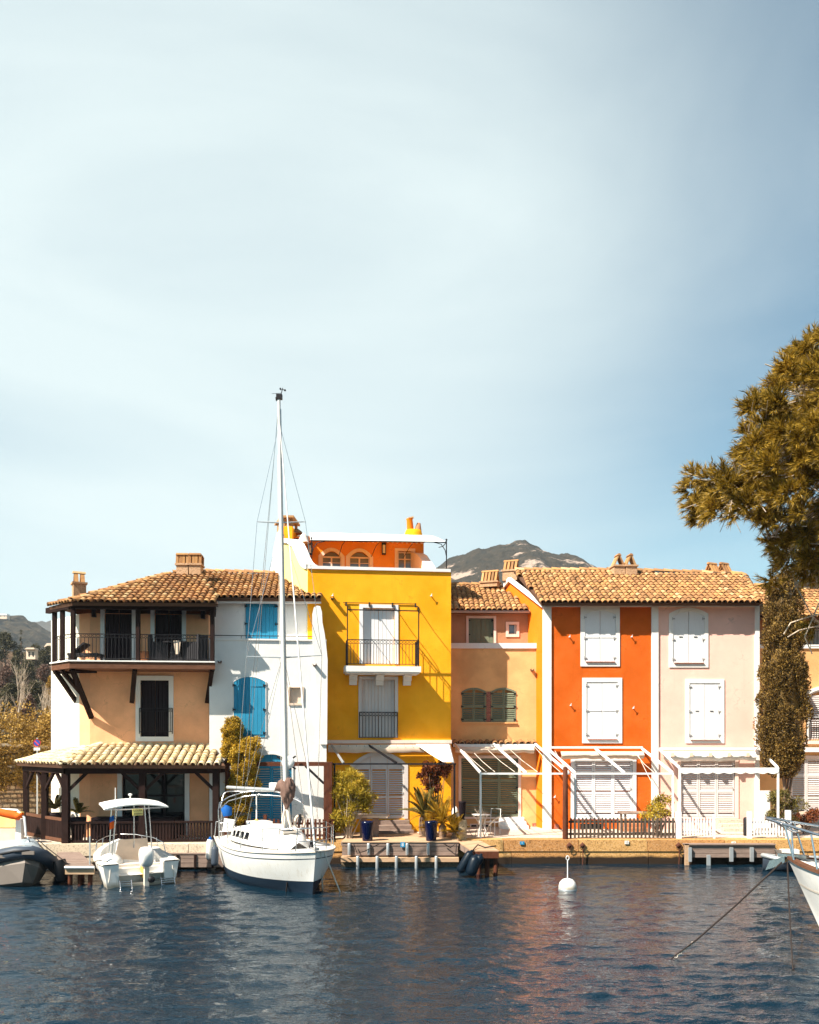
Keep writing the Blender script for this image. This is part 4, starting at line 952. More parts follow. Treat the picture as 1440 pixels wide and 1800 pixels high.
# ---------- cream house at the right, mostly behind the cypress
H = House('cream_house', 'cream and terracotta house half hidden behind the cypress at the right edge', 1334, 31.5, 0)
T = H.at(1640,1200)[0]; zp = H.at(1400,1140)[1]
wa = H.rect(1423,1212,1475,1300); wg = H.rect(1392,1334,1470,1432)
shell(H, 0, T, 0, zp, 0, 7, [wa, wg], M['ochre'])
surround(H, wa, .12, 0, M['trim'], rise=.16, spandrel=M['trim'], foot=False); louvre_leaves(H, wa, .02, M['greywood'], 2, rise=.16, step=.075)
surround(H, wg, .12, 0, M['pinktrim'], foot=False, name='door_surround'); louvre_leaves(H, wg, .02, M['greywood'], 3, step=.07, mids=(.3,.7))
zu = H.at(1400,1087,.8)[1]; du = H.rect(1428,1095,1470,1140,.8); du = (du[0], du[1], zp+.02, du[3])
shell(H, 0, T, zp-.02, zu, .8, 6.8, [du], M['brownred'], name='upper_wall'); surround(H, du, .1, .8, M['trim'], foot=False, name='door_surround'); board_leaves(H, du, .85, M['greywood'], 2, 4, rails=(), name='door')
MB().box(0, T, -.06, .25, zp, zp+.14).build('parapet_cap', M['trim'], H.root)
for (ya, yb, d_, mt) in ((1302,1308,-.12,'pinktrim'), (1314,1322,-.2,'trim')):
    c = H.rect(1380,ya,1500,yb,d_); MB().box(H.at(1380,ya)[0], T, d_, .0-.003, c[2], c[3]).build('string_course', M[mt], H.root)
a, b_ = H.P(1418,1300,-.15), H.P(1480,1300,-.15); railing(H.root, a, b_, .78, 14, M['iron'])
a, b_ = H.P(1425,1140,-.05), H.P(1600,1140,-.05); railing(H.root, a, b_, .75, 30, M['iron'])
pl = Plane(at(1330,1085,31.1), at(1620,1085,31.1), at(1450,1031,34.8)); poly = [pl.hit(1322,1085), pl.hit(1620,1085), pl.hit(1560,1031), pl.hit(1296,1031)]
r_ = roof(H.root, pl, poly, M['tile']); ridge(r_, H.root, poly[3], poly[2], M['tile'])
MB().box(0, T, .42, .79, zu-.04, zu+.01).build('soffit', M['tilebed'], H.root)
MB().add([poly[3], poly[2], poly[2]+Vector((0,3.5,-1.5)), poly[3]+Vector((0,3.5,-1.5))], [(0,1,2,3)]).build('rear_roof', M['tilebed'], H.root, world=True)
steps(H, (H.at(1400,1440)[0], H.at(1450,1440)[0], 0, .5), 4, M['paving'])

# ------------------------------------------------------------------ hills
def fbm(X, Y, s, octv=5, seed=0, gain=.5):
    g = np.random.default_rng(seed); out = np.zeros_like(X); a = 1; f = 1/s
    for o in range(octv):
        G = g.random((64, 64)); x = (X*f) % 64; y = (Y*f) % 64
        i = np.floor(x).astype(int); j = np.floor(y).astype(int); u = x-i; v = y-j; u = u*u*(3-2*u); v = v*v*(3-2*v)
        i %= 64; j %= 64; i2 = (i+1) % 64; j2 = (j+1) % 64
        out += a*((G[i,j]*(1-u)+G[i2,j]*u)*(1-v)+(G[i,j2]*(1-u)+G[i2,j2]*u)*v - .5); a *= gain; f *= 2.03
    return out
def hill(name, prof, Yc, depth, mat, rough, seed, nx=240, ny=90, base=0.0, back=.6, rs=None):
    px = np.array([p[0] for p in prof], float); py = np.array([p[1] for p in prof], float)
    xs = (px-CX)/F*Yc; zs = EYE-(py-HY)/F*Yc
    X, V = np.meshgrid(np.linspace(xs[0], xs[-1], nx), np.linspace(0, 1+back, ny))
    Y = Yc - depth + V*depth
    zc = np.interp(X, xs, zs)
    prf = np.where(V < 1, np.sin(np.clip(V, 0, 1)*math.pi/2)**1.05, 1-(V-1)**2*1.2)
    prf = np.where(V < 1, np.sin(np.clip(V, 0, 1)*math.pi/2)*(Y/Yc)**1.1, prf)
    Z = base + (zc-base)*prf
    rs = rs or depth/9
    Z = Z + fbm(X, Y, rs*1.6, 3, seed)*rough*2.2*np.clip(V*3, 0, 1)*np.clip(np.abs(V-1)*4, .25, 1) + fbm(X, Y, rs*.32, 4, seed+1, .62)*rough*np.clip(V*4, .2, 1)
    idx = np.arange(nx*ny).reshape(ny, nx); Fc = np.stack([idx[:-1,:-1], idx[:-1,1:], idx[1:,1:], idx[1:,:-1]], -1).reshape(-1, 4)
    o = npmesh(name, np.stack([X, Y, Z], -1).reshape(-1, 3), Fc, mat, smooth=False); o['kind'] = 'structure'; return o
def hillmat(name, dark, mid, rock, rk=(.60,.64), s=.02):
    m, t, Nn, Ll, b = newmat(name); P = geom(Nn).outputs['Position']
    a = noise(Nn, Ll, s*6, 6, P, .8); c = noise(Nn, Ll, s, 8, P, .72, (1, 1, 1.6))
    base = mixc(Nn, Ll, rng(Nn, Ll, a, .4, .62, 0, 1), dark, mid)
    if rock: base = mixc(Nn, Ll, rng(Nn, Ll, c, rk[0]+.005, rk[1]+.015, 0, 1), base, rock)
    Ll.new(base, b.inputs['Base Color']); b.inputs['Roughness'].default_value = 1; b.inputs['Specular IOR Level'].default_value = .05
    bump(Nn, Ll, b, a, 1.0, .02/s)
    return m
M['mountain'] = hillmat('scrub_and_rock_mountain', (.012,.011,.007), (.04,.029,.018), (.30,.225,.18), (.56,.60), .018)
M['farhill'] = hillmat('far_wooded_hill', (.022,.02,.012), (.06,.045,.03), None, s=.02)
M['wood'] = hillmat('near_wooded_slope', (.04,.03,.018), (.13,.08,.05), None, s=.12)
hill('mountain', [(560,1120),(660,1060),(740,1015),(768,999),(790,986),(812,976),(838,965),(858,964),(880,960),(900,957),(912,953),(922,953),(930,960),(948,966),(965,972),(980,974),(990,971),(1000,975),(1012,985),(1035,996),(1052,1005),(1075,1020),(1110,1040),(1180,1060),(1300,1075),(1500,1085)], 850, 430, M['mountain'], 3.6, 11, 420, 170)
hill('distant_ridge', [(-700,1105),(-300,1100),(0,1098),(45,1094),(70,1096),(95,1094),(140,1098),(300,1120),(500,1160)], 2600, 900, M['farhill'], 14, 21, 160, 40)
hill('hill', [(-500,1060),(-200,1066),(-60,1078),(0,1081),(20,1082),(30,1088),(45,1095),(58,1103),(75,1110),(95,1124),(130,1150),(190,1190),(260,1230)], 900, 480, M['farhill'], 7, 31, 220, 110)
hill('wooded_slope', [(-420,1140),(-200,1138),(-40,1142),(0,1145),(40,1150),(70,1152),(100,1162),(160,1180),(260,1230),(400,1270)], 260, 215, M['wood'], 2.0, 41, 160, 120, base=.6)

# ------------------------------------------------------------------ foliage
def unit(n, g): v = g.normal(size=(n, 3)); return v/np.linalg.norm(v, axis=1, keepdims=True)
def leafquads(P, L, W, g, D=None, bias=0.0, up=0.0):
    n = len(P); a = unit(n, g)
    if D is not None: a = a*(1-bias) + D*bias
    a[:, 2] += up; a /= np.linalg.norm(a, axis=1, keepdims=True) + 1e-9
    b = np.cross(a, unit(n, g)); b /= np.linalg.norm(b, axis=1, keepdims=True) + 1e-9
    l = L*g.uniform(.6, 1.25, (n, 1)); w_ = W*g.uniform(.7, 1.2, (n, 1))
    V = np.stack([P, P + a*l*.5 + b*w_*.5, P + a*l, P + a*l*.5 - b*w_*.5], 1).reshape(-1, 3)
    return V, np.arange(n*4).reshape(-1, 4)
def clumps(cen, rad_, per, g, shell_=.55, flat=1.0):
    cen = np.asarray(cen, float); n = len(cen); rad_ = np.broadcast_to(np.asarray(rad_, float), (n,))
    C_ = np.repeat(cen, per, 0); D = unit(n*per, g); r = np.repeat(rad_, per)[:, None] * (shell_ + (1-shell_)*g.random((n*per, 1)))
    off = D*r; off[:, 2] *= flat
    return C_ + off, D
def foliage(name, cen, rad_, per, L, W, mat, parent, seed, bias=.4, up=.15, shell_=.5, flat=1.0, world=True):
    g = np.random.default_rng(seed); P, D = clumps(cen, rad_, per, g, shell_, flat); V, Fc = leafquads(P, L, W, g, D, bias, up)
    return npmesh(name, V, Fc, mat, parent, world)
def branchy(mb, p, d, ln, r, depth, rr, spread=.5, up=.1, ends=None):
    q = p + d*ln; mid = p + d*ln*.5 + Vector((rr.uniform(-1,1), rr.uniform(-1,1), rr.uniform(-.3,.6)))*ln*.07
    mb.tube([p, mid, q], [r, r*.85, r*.65], 5 if r < .05 else 7, caps=False)
    if depth == 0:
        if ends is not None: ends.append(q)
        return
    for k in range(rr.choice((2, 3)) if depth > 1 else 3):
        nd = (d + Vector((rr.uniform(-1,1), rr.uniform(-1,1), rr.uniform(-1,1)))*spread + Vector((0,0,up))).normalized()
        branchy(mb, p.lerp(q, rr.uniform(.55, 1)), nd, ln*rr.uniform(.6, .85), r*.6, depth-1, rr, spread, up, ends)

# trees of the slope behind, left
def slope_tree(px, py_top, py_base, Y, wpx, mat, seed, label, kind='round_tree'):
    rr = random.Random(seed); g = np.random.default_rng(seed)
    zb, ztp = zat(py_base, Y), zat(py_top, Y); x = xat(px, Y); w_ = wpx/F*Y/2; h_ = ztp-zb
    t = thing(kind, label, 'tree', (x, Y, zb))
    MB().tube([(0,0,-1),(w_*.05,0,h_*.35),(0,0,h_*.7)], [h_*.03+.05, h_*.025+.03, .03], 6).build('trunk', M['bark'], t)
    n = 26; cen = []; 
    for i in range(n):
        u = rr.random(); a = rr.uniform(0, 6.28)
        if kind == 'cypress_tree': z = h_*(.08+.9*u); rad0 = w_*(1-u**1.6)*.6; cen.append((math.cos(a)*rad0*.6, math.sin(a)*rad0*.6, z))
        else: v = rr.random()**.5; z = h_*(.3+.55*u); rad0 = w_*math.sin(math.pi*(.15+.8*u))*.75*v; cen.append((math.cos(a)*rad0, math.sin(a)*rad0, z))
    cr = w_*(.32 if kind == 'round_tree' else .25)
    foliage('crown', cen, [cr*rr.uniform(.7, 1.25) for _ in cen], 130, w_*.17, w_*.09, mat, t, seed, world=False)
slp = [(8,1104,1180,175,44,'darkleaf','dark pine standing tall at the left edge of the hillside'), (37,1106,1165,190,14,'darkleaf','pointed dark cypress rising over the hillside trees'),
 (30,1140,1205,150,38,'scrub','olive brown tree below the pointed cypress on the slope'), (62,1128,1185,170,30,'scrub','round brown tree above the small villa on the slope'),
 (84,1130,1185,165,34,'darkleaf','dark round tree beside the cream villa on the slope'), (48,1160,1210,130,38,'scrub','brown bushy tree in the middle of the slope under the villas'),
 (80,1165,1215,120,36,'scrubred','reddish bare looking tree right of the slope'), (10,1165,1230,120,42,'scrubred','reddish tree at the left edge halfway down the slope'),
 (20,1200,1255,95,44,'scrub','dark bushy tree low on the slope behind the pale bare trunks'), (62,1195,1250,95,36,'darkleaf','dark green tree low on the slope near the house wall'),
 (90,1172,1300,70,30,'winter','golden leaved tree against the corner house wall'), (45,1215,1290,62,46,'scrubred','reddish twiggy tree behind the stone wall'),
 (-8,1215,1290,62,40,'scrub','brown tree cut by the left edge above the stone wall')]
for i, (px, a, b, Y, w_, mt, lb) in enumerate(slp): slope_tree(px, a, b, Y, w_, M[mt], 100+i, lb, 'cypress_tree' if 'cypress' in lb else 'round_tree')
g = np.random.default_rng(9); cen = []; 
for i in range(520):
    Y = g.uniform(60, 250); px = g.uniform(-420, 330); v = (Y-45)/215; z = .6 + (zat(1150 if px < 95 else 1150+(px-95)*.35, 260)-.6)*math.sin(min(1, max(0, v))*math.pi/2)*(Y/260)**1.1; cen.append((xat(px, Y), Y, z+.2))
rads = g.uniform(1.0, 2.6, 520)
c2 = np.array(cen); h1 = g.random(520) < .7
foliage('scrub_woodland', c2[h1], rads[h1], 150, .55, .3, M['scrub'], None, 77, shell_=.75)['kind'] = 'stuff'
foliage('bare_woodland', c2[~h1], rads[~h1], 150, .6, .2, M['scrubred'], None, 78, shell_=.7)['kind'] = 'stuff'
# villas in the wood
def villa(px, py0, py1, Y, wpx, label, roofm='canvascream'):
    x = xat(px, Y); z0, z1 = zat(py1, Y), zat(py0, Y); w_ = wpx/F*Y; t = thing('villa', label, 'house', (x, Y, z0-1.2))
    MB().box(-w_/2, w_/2, 0, w_*.7, 0, 1.2+(z1-z0)*.6).build('wall', M['canvascream'], t); h_ = 1.2+(z1-z0)*.6
    MB().prism([(-w_*.56, h_), (w_*.56, h_), (w_*.5, h_+(z1-z0)*.4), (-w_*.3, h_+(z1-z0)*.4)], -.5, w_*.75).build('roof', M[roofm], t)
    for k in (-.25, .2): MB().box(w_*k, w_*(k+.12), -.06, .0, h_-1.1, h_-.4).build('window', M['glassdark'], t)
villa(54,1139,1146,140,16,'small pale roofed villa among the trees on the slope'); villa(90,1131,1148,180,20,'cream villa half hidden behind the corner house balcony'); villa(4,1079,1086,880,16,'pink house on the crest of the far hill', 'trim')
# bare winter trees behind the wall
def bare(px, py, Y, ln, seed, label, lean=.2):
    rr = random.Random(seed); p = at(px, py, Y); t = thing('bare_tree', label, 'tree', p)
    mb = MB(); branchy(mb, Vector((0,0,-.6)), Vector((lean, 0, 1)).normalized(), ln, 0.05, 4, rr, .42, .25); mb.build('trunk', M['palebark'], t)
bare(12,1300,40,1.43,1,'pale bare tree leaning right behind the stone wall',.45); bare(30,1305,42,1.61,2,'tall pale bare tree in the middle behind the stone wall',.12)
bare(68,1300,40,1.18,3,'slender bare tree beside the no parking sign',.15); bare(88,1290,44,1.36,4,'bare tree close to the corner house side wall',.05); bare(-12,1300,40,1.36,5,'bare tree cut by the left edge',.1)
# golden hedge behind the wall
g = np.random.default_rng(12); n = 150
hc = np.stack([g.uniform(-22, -14.4, n), g.uniform(35, 38, n), g.uniform(3.0, 4.9, n)], 1)
hd = foliage('golden_hedge', hc, g.uniform(.3,.7,n), 170, .13, .07, M['winter'], None, 79); tag(hd, 'golden leaved hedge growing behind the top of the stone wall', 'hedge')

# ---------- cypress
t = thing('cypress_tree', 'dense dark columnar cypress standing in front of the cream house', 'tree', (xat(1382, 28.6), 28.6, DECK)); cx_ = t.location.x
prof = [(1012,14),(1030,26),(1060,34),(1100,36),(1150,39),(1200,45),(1250,48),(1290,45),(1320,42),(1340,34),(1360,18)]
g = np.random.default_rng(31); cen = []; rd = []
for i in range(430):
    py = g.uniform(1016, 1358); w_ = np.interp(py, [p[0] for p in prof], [p[1] for p in prof])/F*28.6
    a = g.uniform(0, 6.28); r = w_*(.45+.5*g.random()**.5); sh = (-4 + 8*math.sin(py*.013))/F*28.6; cen.append((cx_ + sh*.3 + math.cos(a)*r*.85 - (1382-1378)/F*28.6, 28.6 + math.sin(a)*r*.85, zat(py, 28.6))); rd.append(.10+.12*g.random())
o = foliage('crown', cen, rd, 210, .075, .04, M['cypress'], t, 32, bias=.6, up=.4, flat=1.5, shell_=.75)
core = MB().lathe([(max(.05, w_*.58/F*28.6), zat(py, 28.6)) for py, w_ in prof][::-1], (cx_-.05, 28.6, 0), 12); core.build('inner_crown', M['cypress'], t, world=True)
tr = MB(); rr = random.Random(4)
for k in range(7):
    x = cx_ + rr.uniform(-.1, .12); y = 28.6 + rr.uniform(-.12, .12); tr.tube([(x, y, DECK), (x+rr.uniform(-.03,.03), y, 1.9), (cx_+rr.uniform(-.4, .4), y+rr.uniform(-.2,.2), zat(1330, 28.6))], [.055, .045, .03], 6)
tr.build('trunk', M['bark'], t, world=True)

# ---------- big pine, upper right
def build_pine():
    Y0 = 18.0; t = thing('pine_tree', 'huge long needled pine overhanging the water at the upper right', 'tree', (14.2, 19.6, DECK))
    out = [(1222,880),(1232,858),(1255,845),(1290,828),(1296,790),(1300,745),(1312,712),(1330,690),(1362,662),(1378,636),(1405,612),(1440,598),(1600,570),(1800,630),(1930,760),(1930,900),(1800,980),(1600,1010),(1440,1012),(1400,1008),(1365,1000),(1355,975),(1345,950),(1325,920),(1300,890),(1275,880),(1250,905),(1228,900)]
    g = np.random.default_rng(8); rr = random.Random(8); cen = []
    tries = 0
    while len(cen) < 560 and tries < 20000:
        tries += 1
        px, py = g.uniform(1185, 1950), g.uniform(540, 1100)
        if not inpoly(out, px-12, py): continue
        if px > 1560 and g.random() < .55: continue
        if py > 960 and g.random() < .45: continue
        ddx = (px-1620)/430; ddy = (py-800)/270; rr2 = max(0, 1 - min(1, ddx*ddx*.9 + ddy*ddy*.8)); hd_ = .5 + 4.2*math.sqrt(rr2)
        Y = Y0 + hd_*g.uniform(-1, 1)*(1 if g.random() < .5 else .98)
        if g.random() < .35: Y = Y0 - hd_*g.uniform(.75, 1)
        # keep the outline: scale the lateral position to the depth
        p = at(CX + (px-CX)*1.0, py, Y)
        if all((p-q).length > .25 for q in cen): cen.append(p)
    # sparse side lobe and the low twigs
    for px, py in ((1200,838),(1192,862),(1200,890),(1225,905),(1235,862),(1210,915),(1248,838),(1222,845),(1265,850),(1250,880),(1270,905),(1218,880),(1360,1022),(1436,1100)):
        cen.append(at(px + (24 if px < 1280 and py < 930 else 0), py, Y0 + g.uniform(-.7, .7)))
    ctr = at(1600, 820, Y0)
    limb = MB(); base = Vector((14.2, 19.6, DECK-.1)); top = ctr + Vector((.3, .3, .8))
    limb.tube([base, base.lerp(top, .35)+Vector((.5,.1,0)), base.lerp(top, .7)+Vector((.4,0,0)), top], [.42, .36, .28, .16], 10); nodes = [base.lerp(top, k)+Vector((.3,0,0)) for k in (.55, .65, .75, .85, .95)]
    mains = []
    for px, py in ((1300,860),(1330,740),(1360,950),(1400,640),(1420,800),(1480,700),(1500,620),(1400,1030),(1700,700),(1750,900),(1600,980),(1650,600)):
        e = at(px, py, Y0 + g.uniform(-1.5, 1.5)); s0 = min(nodes, key=lambda q: (q-e).length); m_ = s0.lerp(e, .5) + Vector((0,0,.35)); limb.tube([s0, m_, e], [.13, .08, .035], 6); mains += [s0.lerp(e, .4), m_.lerp(e, .3), m_.lerp(e, .6), e]
    limb.build('trunk', M['bark'], t, world=True)
    tw = MB()
    for c in cen:
        q = min(mains, key=lambda m_: (m_-c).length); m_ = q.lerp(c, .5) + Vector((rr.uniform(-.2,.2), rr.uniform(-.2,.2), rr.uniform(-.25,.1)))
        tw.tube([q, m_, c], [.020, .013, .008], 4, caps=False)
        for k in range(2):
            e = c + Vector((rr.uniform(-.4,.4), rr.uniform(-.4,.4), rr.uniform(-.35,.2))); tw.tube([m_, e], [.011, .006], 4, caps=False)
    for path in (((1440,1080),(1420,1085),(1390,1095),(1378,1115)), ((1440,1100),(1405,1108),(1385,1120)), ((1440,1060),(1415,1120),(1428,1150)), ((1440,650),(1400,660),(1375,650),(1360,635)), ((1410,705),(1440,712)), ((1345,640),(1400,660))):
        tw.tube([at(a, b, Y0-1.5) for a, b in path], .013, 4)
    tw.build('branches', M['palebark'], t, world=True)
    # shoots and needles
    cenN = np.array([tuple(c) for c in cen]); Pn = []; Dn = []
    for c in cenN:
        out_d = c - np.array(tuple(ctr)); out_d /= np.linalg.norm(out_d)+1e-6; ns = 21 if c[0] < 8.5 else 15
        d = unit(ns, g) + out_d*.75 + np.array([-.1, -.25, .5]); d /= np.linalg.norm(d, axis=1, keepdims=True)
        ln = g.uniform(.14, .36, (ns, 1))
        per = 36
        u = g.random((ns, per, 1)); pos = c + d[:, None, :]*ln[:, None, :]*(.35+.65*u)
        nd = unit(ns*per, g).reshape(ns, per, 3)*.62 + d[:, None, :]
        nd /= np.linalg.norm(nd, axis=2, keepdims=True); Pn.append(pos.reshape(-1, 3)); Dn.append(nd.reshape(-1, 3))
    P = np.concatenate(Pn); D = np.concatenate(Dn); n = len(P)
    b = np.cross(D, unit(n, g)); b /= np.linalg.norm(b, axis=1, keepdims=True); L_n = g.uniform(.10, .18, (n, 1)); w_ = .0085
    V = np.stack([P - b*w_, P + b*w_, P + D*L_n + np.array([0,0,-.012])], 1).reshape(-1, 3)
    npmesh('needles', V, np.arange(n*3).reshape(-1, 3), M['pine'], t, True, kind='stuff')
    # old dry needles deep in the crown keep it opaque
    inner = cenN[np.linalg.norm((cenN - np.array(tuple(ctr)))/np.array([5.2, 4.0, 3.2]), axis=1) < .8]
    foliage('inner_needles', inner, .38, 60, .24, .03, M['scrub'], t, 55, shell_=.1)
build_pine()

# ---------- shrubs on the terrace
def shrub(name, label, px, py_base, Y, shapes, mat, seed, L=.08, W=.035, per=160, stems=5, stemh=.6, bias=.4, cat='shrub', barkm='bark', rr_=.13, up=.15, grp=None):
    """shapes: (px, py, rx px, ry px, n) ellipses of clumps"""
    g = np.random.default_rng(seed); rr = random.Random(seed); p = at(px, py_base, Y); p.z = DECK; t = thing(name, label, cat, p, group=grp); cen = []
    s = Y/F; st = MB()
    for (ex, ey, rx, ry, n) in shapes:
        c = at(ex, ey, Y)
        for i in range(n):
            d = unit(1, g)[0]*g.random()**.4; cen.append((c.x + d[0]*rx*s, c.y + d[1]*rx*s*.8, c.z + d[2]*ry*s))
        for k in range(stems):
            e = Vector(cen[-1-k % n]); m_ = p.lerp(e, .5)+Vector((rr.uniform(-.06,.06), 0, .05)); st.tube([p+Vector((rr.uniform(-.08,.08), rr.uniform(-.05,.05), 0)), m_, e], [.022, .016, .006], 5)
    foliage('foliage', cen, rr_, per, L, W, mat, t, seed, bias=bias, up=up, shell_=.2)
    st.build('stems', M[barkm], t, world=True)
    return t
shrub('columnar_shrub', 'tall yellow-green clipped shrub in front of the white house', 415, 1475, 26.9, [(408,1278,18,20,26),(412,1315,24,26,40),(430,1335,28,34,50),(438,1310,18,16,20),(425,1375,30,24,40),(415,1412,26,22,32),(420,1445,18,16,16)], M['yellowleaf'], 201, L=.055, W=.035, per=330, rr_=.14)
shrub('oleander_shrub', 'spiky yellow-green oleander beside the left blue pot', 612, 1478, 27.0, [(612,1400,26,30,34),(602,1440,20,24,24),(630,1375,16,16,12),(645,1412,14,20,12),(598,1375,10,14,8),(622,1358,8,8,4)], M['oleander'], 202, L=.16, W=.028, per=120, rr_=.12, bias=.6, up=.3, barkm='palebark')
shrub('creeper', 'red-brown creeper bush against the yellow wall', 765, 1440, 28.2, [(752,1358,14,14,12),(775,1350,16,14,14),(760,1380,18,12,10)], M['redleaf'], 203, L=.08, W=.06, per=140, rr_=.13)
shrub('small_bush', 'sparse leafy bush behind the right end of the dark picket fence', 1157, 1470, 27.7, [(1150,1418,18,14,14),(1165,1408,16,12,10),(1145,1435,20,10,10),(1172,1430,14,12,8)], M['oleander'], 204, L=.07, W=.035, per=70, rr_=.12, barkm='bark')
shrub('shrub', 'small dark leaved shrub at the foot of the cypress', 1380, 1470, 27.9, [(1375,1400,22,16,12),(1395,1415,24,12,12),(1362,1420,10,24,8),(1385,1440,14,14,8),(1355,1440,6,16,5)], M['palmleaf'], 205, L=.10, W=.032, per=70, rr_=.13, bias=.5)
shrub('flowering_shrub', 'red leaved shrub behind the yacht pulpit', 1415, 1470, 28.6, [(1412,1440,18,8,10),(1430,1432,12,10,8)], M['redleaf'], 206, L=.07, W=.04, per=90, rr_=.1)
def fronds(name, label, p, n, ln, mat, seed, per=44, leafL=.28, droop=.5, el=(20, 85), cat='palm', width=.018):
    t = thing(name, label, cat, p); g = np.random.default_rng(seed); rr = random.Random(seed); P = []; D = []; st = MB()
    for i in range(n):
        a = rr.uniform(0, 6.28); e = rad(rr.uniform(*el)); l = ln*rr.uniform(.7, 1.1); d = np.array([math.cos(a)*math.cos(e), math.sin(a)*math.cos(e), math.sin(e)])
        pts = [np.array([0,0,.12]) + d*l*u + np.array([0,0,-droop*l*u*u*(1-math.sin(e)*.6)]) for u in np.linspace(0, 1, 7)]
        st.tube([Vector(q) for q in pts], [.014,.013,.011,.009,.007,.005,.003], 4, caps=False)
        for k in range(per):
            u = .12+.86*k/per; i0 = min(5, int(u*6)); f_ = u*6-i0; q = pts[i0]*(1-f_)+pts[i0+1]*f_; tn = pts[i0+1]-pts[i0]; tn /= np.linalg.norm(tn); s = np.cross(tn, [0,0,1]); s /= np.linalg.norm(s)+1e-6
            for sg in (-1, 1): P.append(q); v = s*sg*.8 + tn*.65 + np.array([0,0,.25]); D.append(v/np.linalg.norm(v)*(leafL*math.sin(math.pi*(.12+.85*u))+.03))
    P = np.array(P); D = np.array(D); ln_ = np.linalg.norm(D, axis=1, keepdims=True); b = np.cross(D, [0,0,1]); b /= np.linalg.norm(b, axis=1, keepdims=True)+1e-6
    V = np.stack([P, P+D*.45+b*width*.5, P+D, P+D*.45-b*width*.5], 1).reshape(-1, 3)
    npmesh('fronds', V, np.arange(len(P)*4).reshape(-1, 4), mat, t, kind='stuff'); st.build('frond_stalks', mat, t); return t
p = at(748,1470,27.9); p.z = DECK+.5; t = fronds('cycad_palm', 'grey-green cycad palm with arching fronds against the yellow house', p, 30, 1.25, M['palmleaf'], 301, leafL=.22, el=(15, 80)); MB().lathe([(.2,-.5),(.22,-.2),(.2,.1),(.05,.25)], (0,0,0), 10).build('trunk', M['bark'], t)
for i, (px, zz, Y, ln, n, lb) in enumerate(((778,.35,27.3,1.0,30,'golden fan palm behind the right blue pot'),(800,.1,27.0,.7,24,'low golden palm tuft right of the right blue pot'),(752,.15,27.6,.6,16,'small golden palm tuft left of the right blue pot'))):
    p = at(px,1470,Y); p.z = DECK+zz; t = fronds('fan_palm', lb, p, n, ln, M['palmyellow'], 310+i, per=26, leafL=.2, el=(0, 88), droop=.35, width=.022); MB().lathe([(.12,-zz),(.13,0),(.05,.12)], (0,0,0), 8).build('trunk', M['bark'], t)
for i, (px, Y, lb, n, ln) in enumerate(((97,28.0,'dark leafy pot plant behind the pergola side panels',24,.65),(137,26.4,'dark agave in a tall dark pot inside the pergola corner',16,.6))):
    p = at(px,1470,Y); p.z = DECK+.75; t = fronds('pot_plant', lb, p, n, ln, M['darkleaf'] if i == 0 else M['palmleaf'], 320+i, per=10, leafL=.1, el=(10, 80), cat='plant', width=.07); MB().lathe([(.14,-.75),(.24,-.1),(.26,0),(.22,0),(.2,-.06),(.01,-.06)], (0,0,0), 12).build('pot', M['dark'], t)
# dry twiggy plant in the black urn next to the ochre house
p = at(826,1470,27.6); p.z = DECK; t = thing('dry_plant', 'leafless silvery twigs of a dry plant in front of the green shutters', 'plant', p); mb = MB(); rr = random.Random(6)
for k in range(7): branchy(mb, Vector((rr.uniform(-.1,.5), rr.uniform(-.1,.1), 0)), Vector((rr.uniform(-.5,.6), rr.uniform(-.3,.3), 1)).normalized(), .42, .012, 3, rr, .55, .1)
mb.build('twigs', M['palebark'], t)

# ------------------------------------------------------------------ stone wall, sign
W0, W1 = Vector((xat(-120, 32.2), 32.2, 0)), Vector((xat(112, 34.6), 34.6, 0)); wd = (W1-W0).normalized(); wn = Vector((wd.y, -wd.x, 0)); WL = (W1-W0).length
t = thing('stone_wall', 'rough rubble stone retaining wall behind the pergola at the left edge', 'wall', (W0.x, W0.y, 0.7), math.atan2(wd.y, wd.x))
ztopw = lambda s: 3.12 - .30*s/WL
MB().prism([(0,0),(WL,0),(WL,ztopw(WL)-.06),(0,ztopw(0)-.06)], .06, .6).build('mortar_core', M['mortar'], t)
cnt = 0; z = .02; st_all = []
while z < 3.2:
    h_ = R.uniform(.10, .24); x = R.uniform(-.1, 0)
    while x < WL:
        w_ = R.uniform(.10, .36); hh_ = h_*R.uniform(.72, 1.0); zz_ = z + (h_-hh_)*R.random()
        if z + h_ < ztopw(x) and x > 0 and x+w_ < WL:
            st_all.append((x, w_, zz_, hh_))
        x += w_ + .012
    z += h_ + .012
st_all.sort(key=lambda s: -(s[0]))
extra = MB()
def stone(mb, x, w_, z, h_, y):
    c = [R.uniform(.0, .035) for _ in range(8)]; a = min(w_, h_)*.14
    f_ = [(x+a+c[0], y, z+c[1]+.01), (x+w_-a-c[2], y, z+.01), (x+w_, y+.01, z+a), (x+w_, y+.01, z+h_-a-c[3]), (x+w_-a-c[4], y, z+h_-.008), (x+a+c[5], y, z+h_-.008), (x, y+.01, z+h_-a), (x, y+.01, z+a+c[6])]
    cx0, cz0 = x+w_/2, z+h_/2
    fr = [(cx0+(p[0]-cx0)*.8, y-.035-R.random()*.02, cz0+(p[2]-cz0)*.75) for p in f_]; bk = [(p[0], y+.14, p[2]) for p in f_]
    n = 8; mb.add(fr+f_+bk, [tuple(range(n))] + [(i+n, (i+1)%n+n, (i+1)%n, i) for i in range(n)] + [(i+2*n, (i+1)%n+2*n, (i+1)%n+n, i+n) for i in range(n)])
for s in st_all:
    if cnt < 290 and s[0] > 2.2: m_ = MB(); stone(m_, *s, .03); m_.build('stone', M['rubble'], t); cnt += 1
    else: stone(extra, *s, .03)
if extra.v: extra.build('stones', M['rubble'], t, kind='stuff')
x = 0
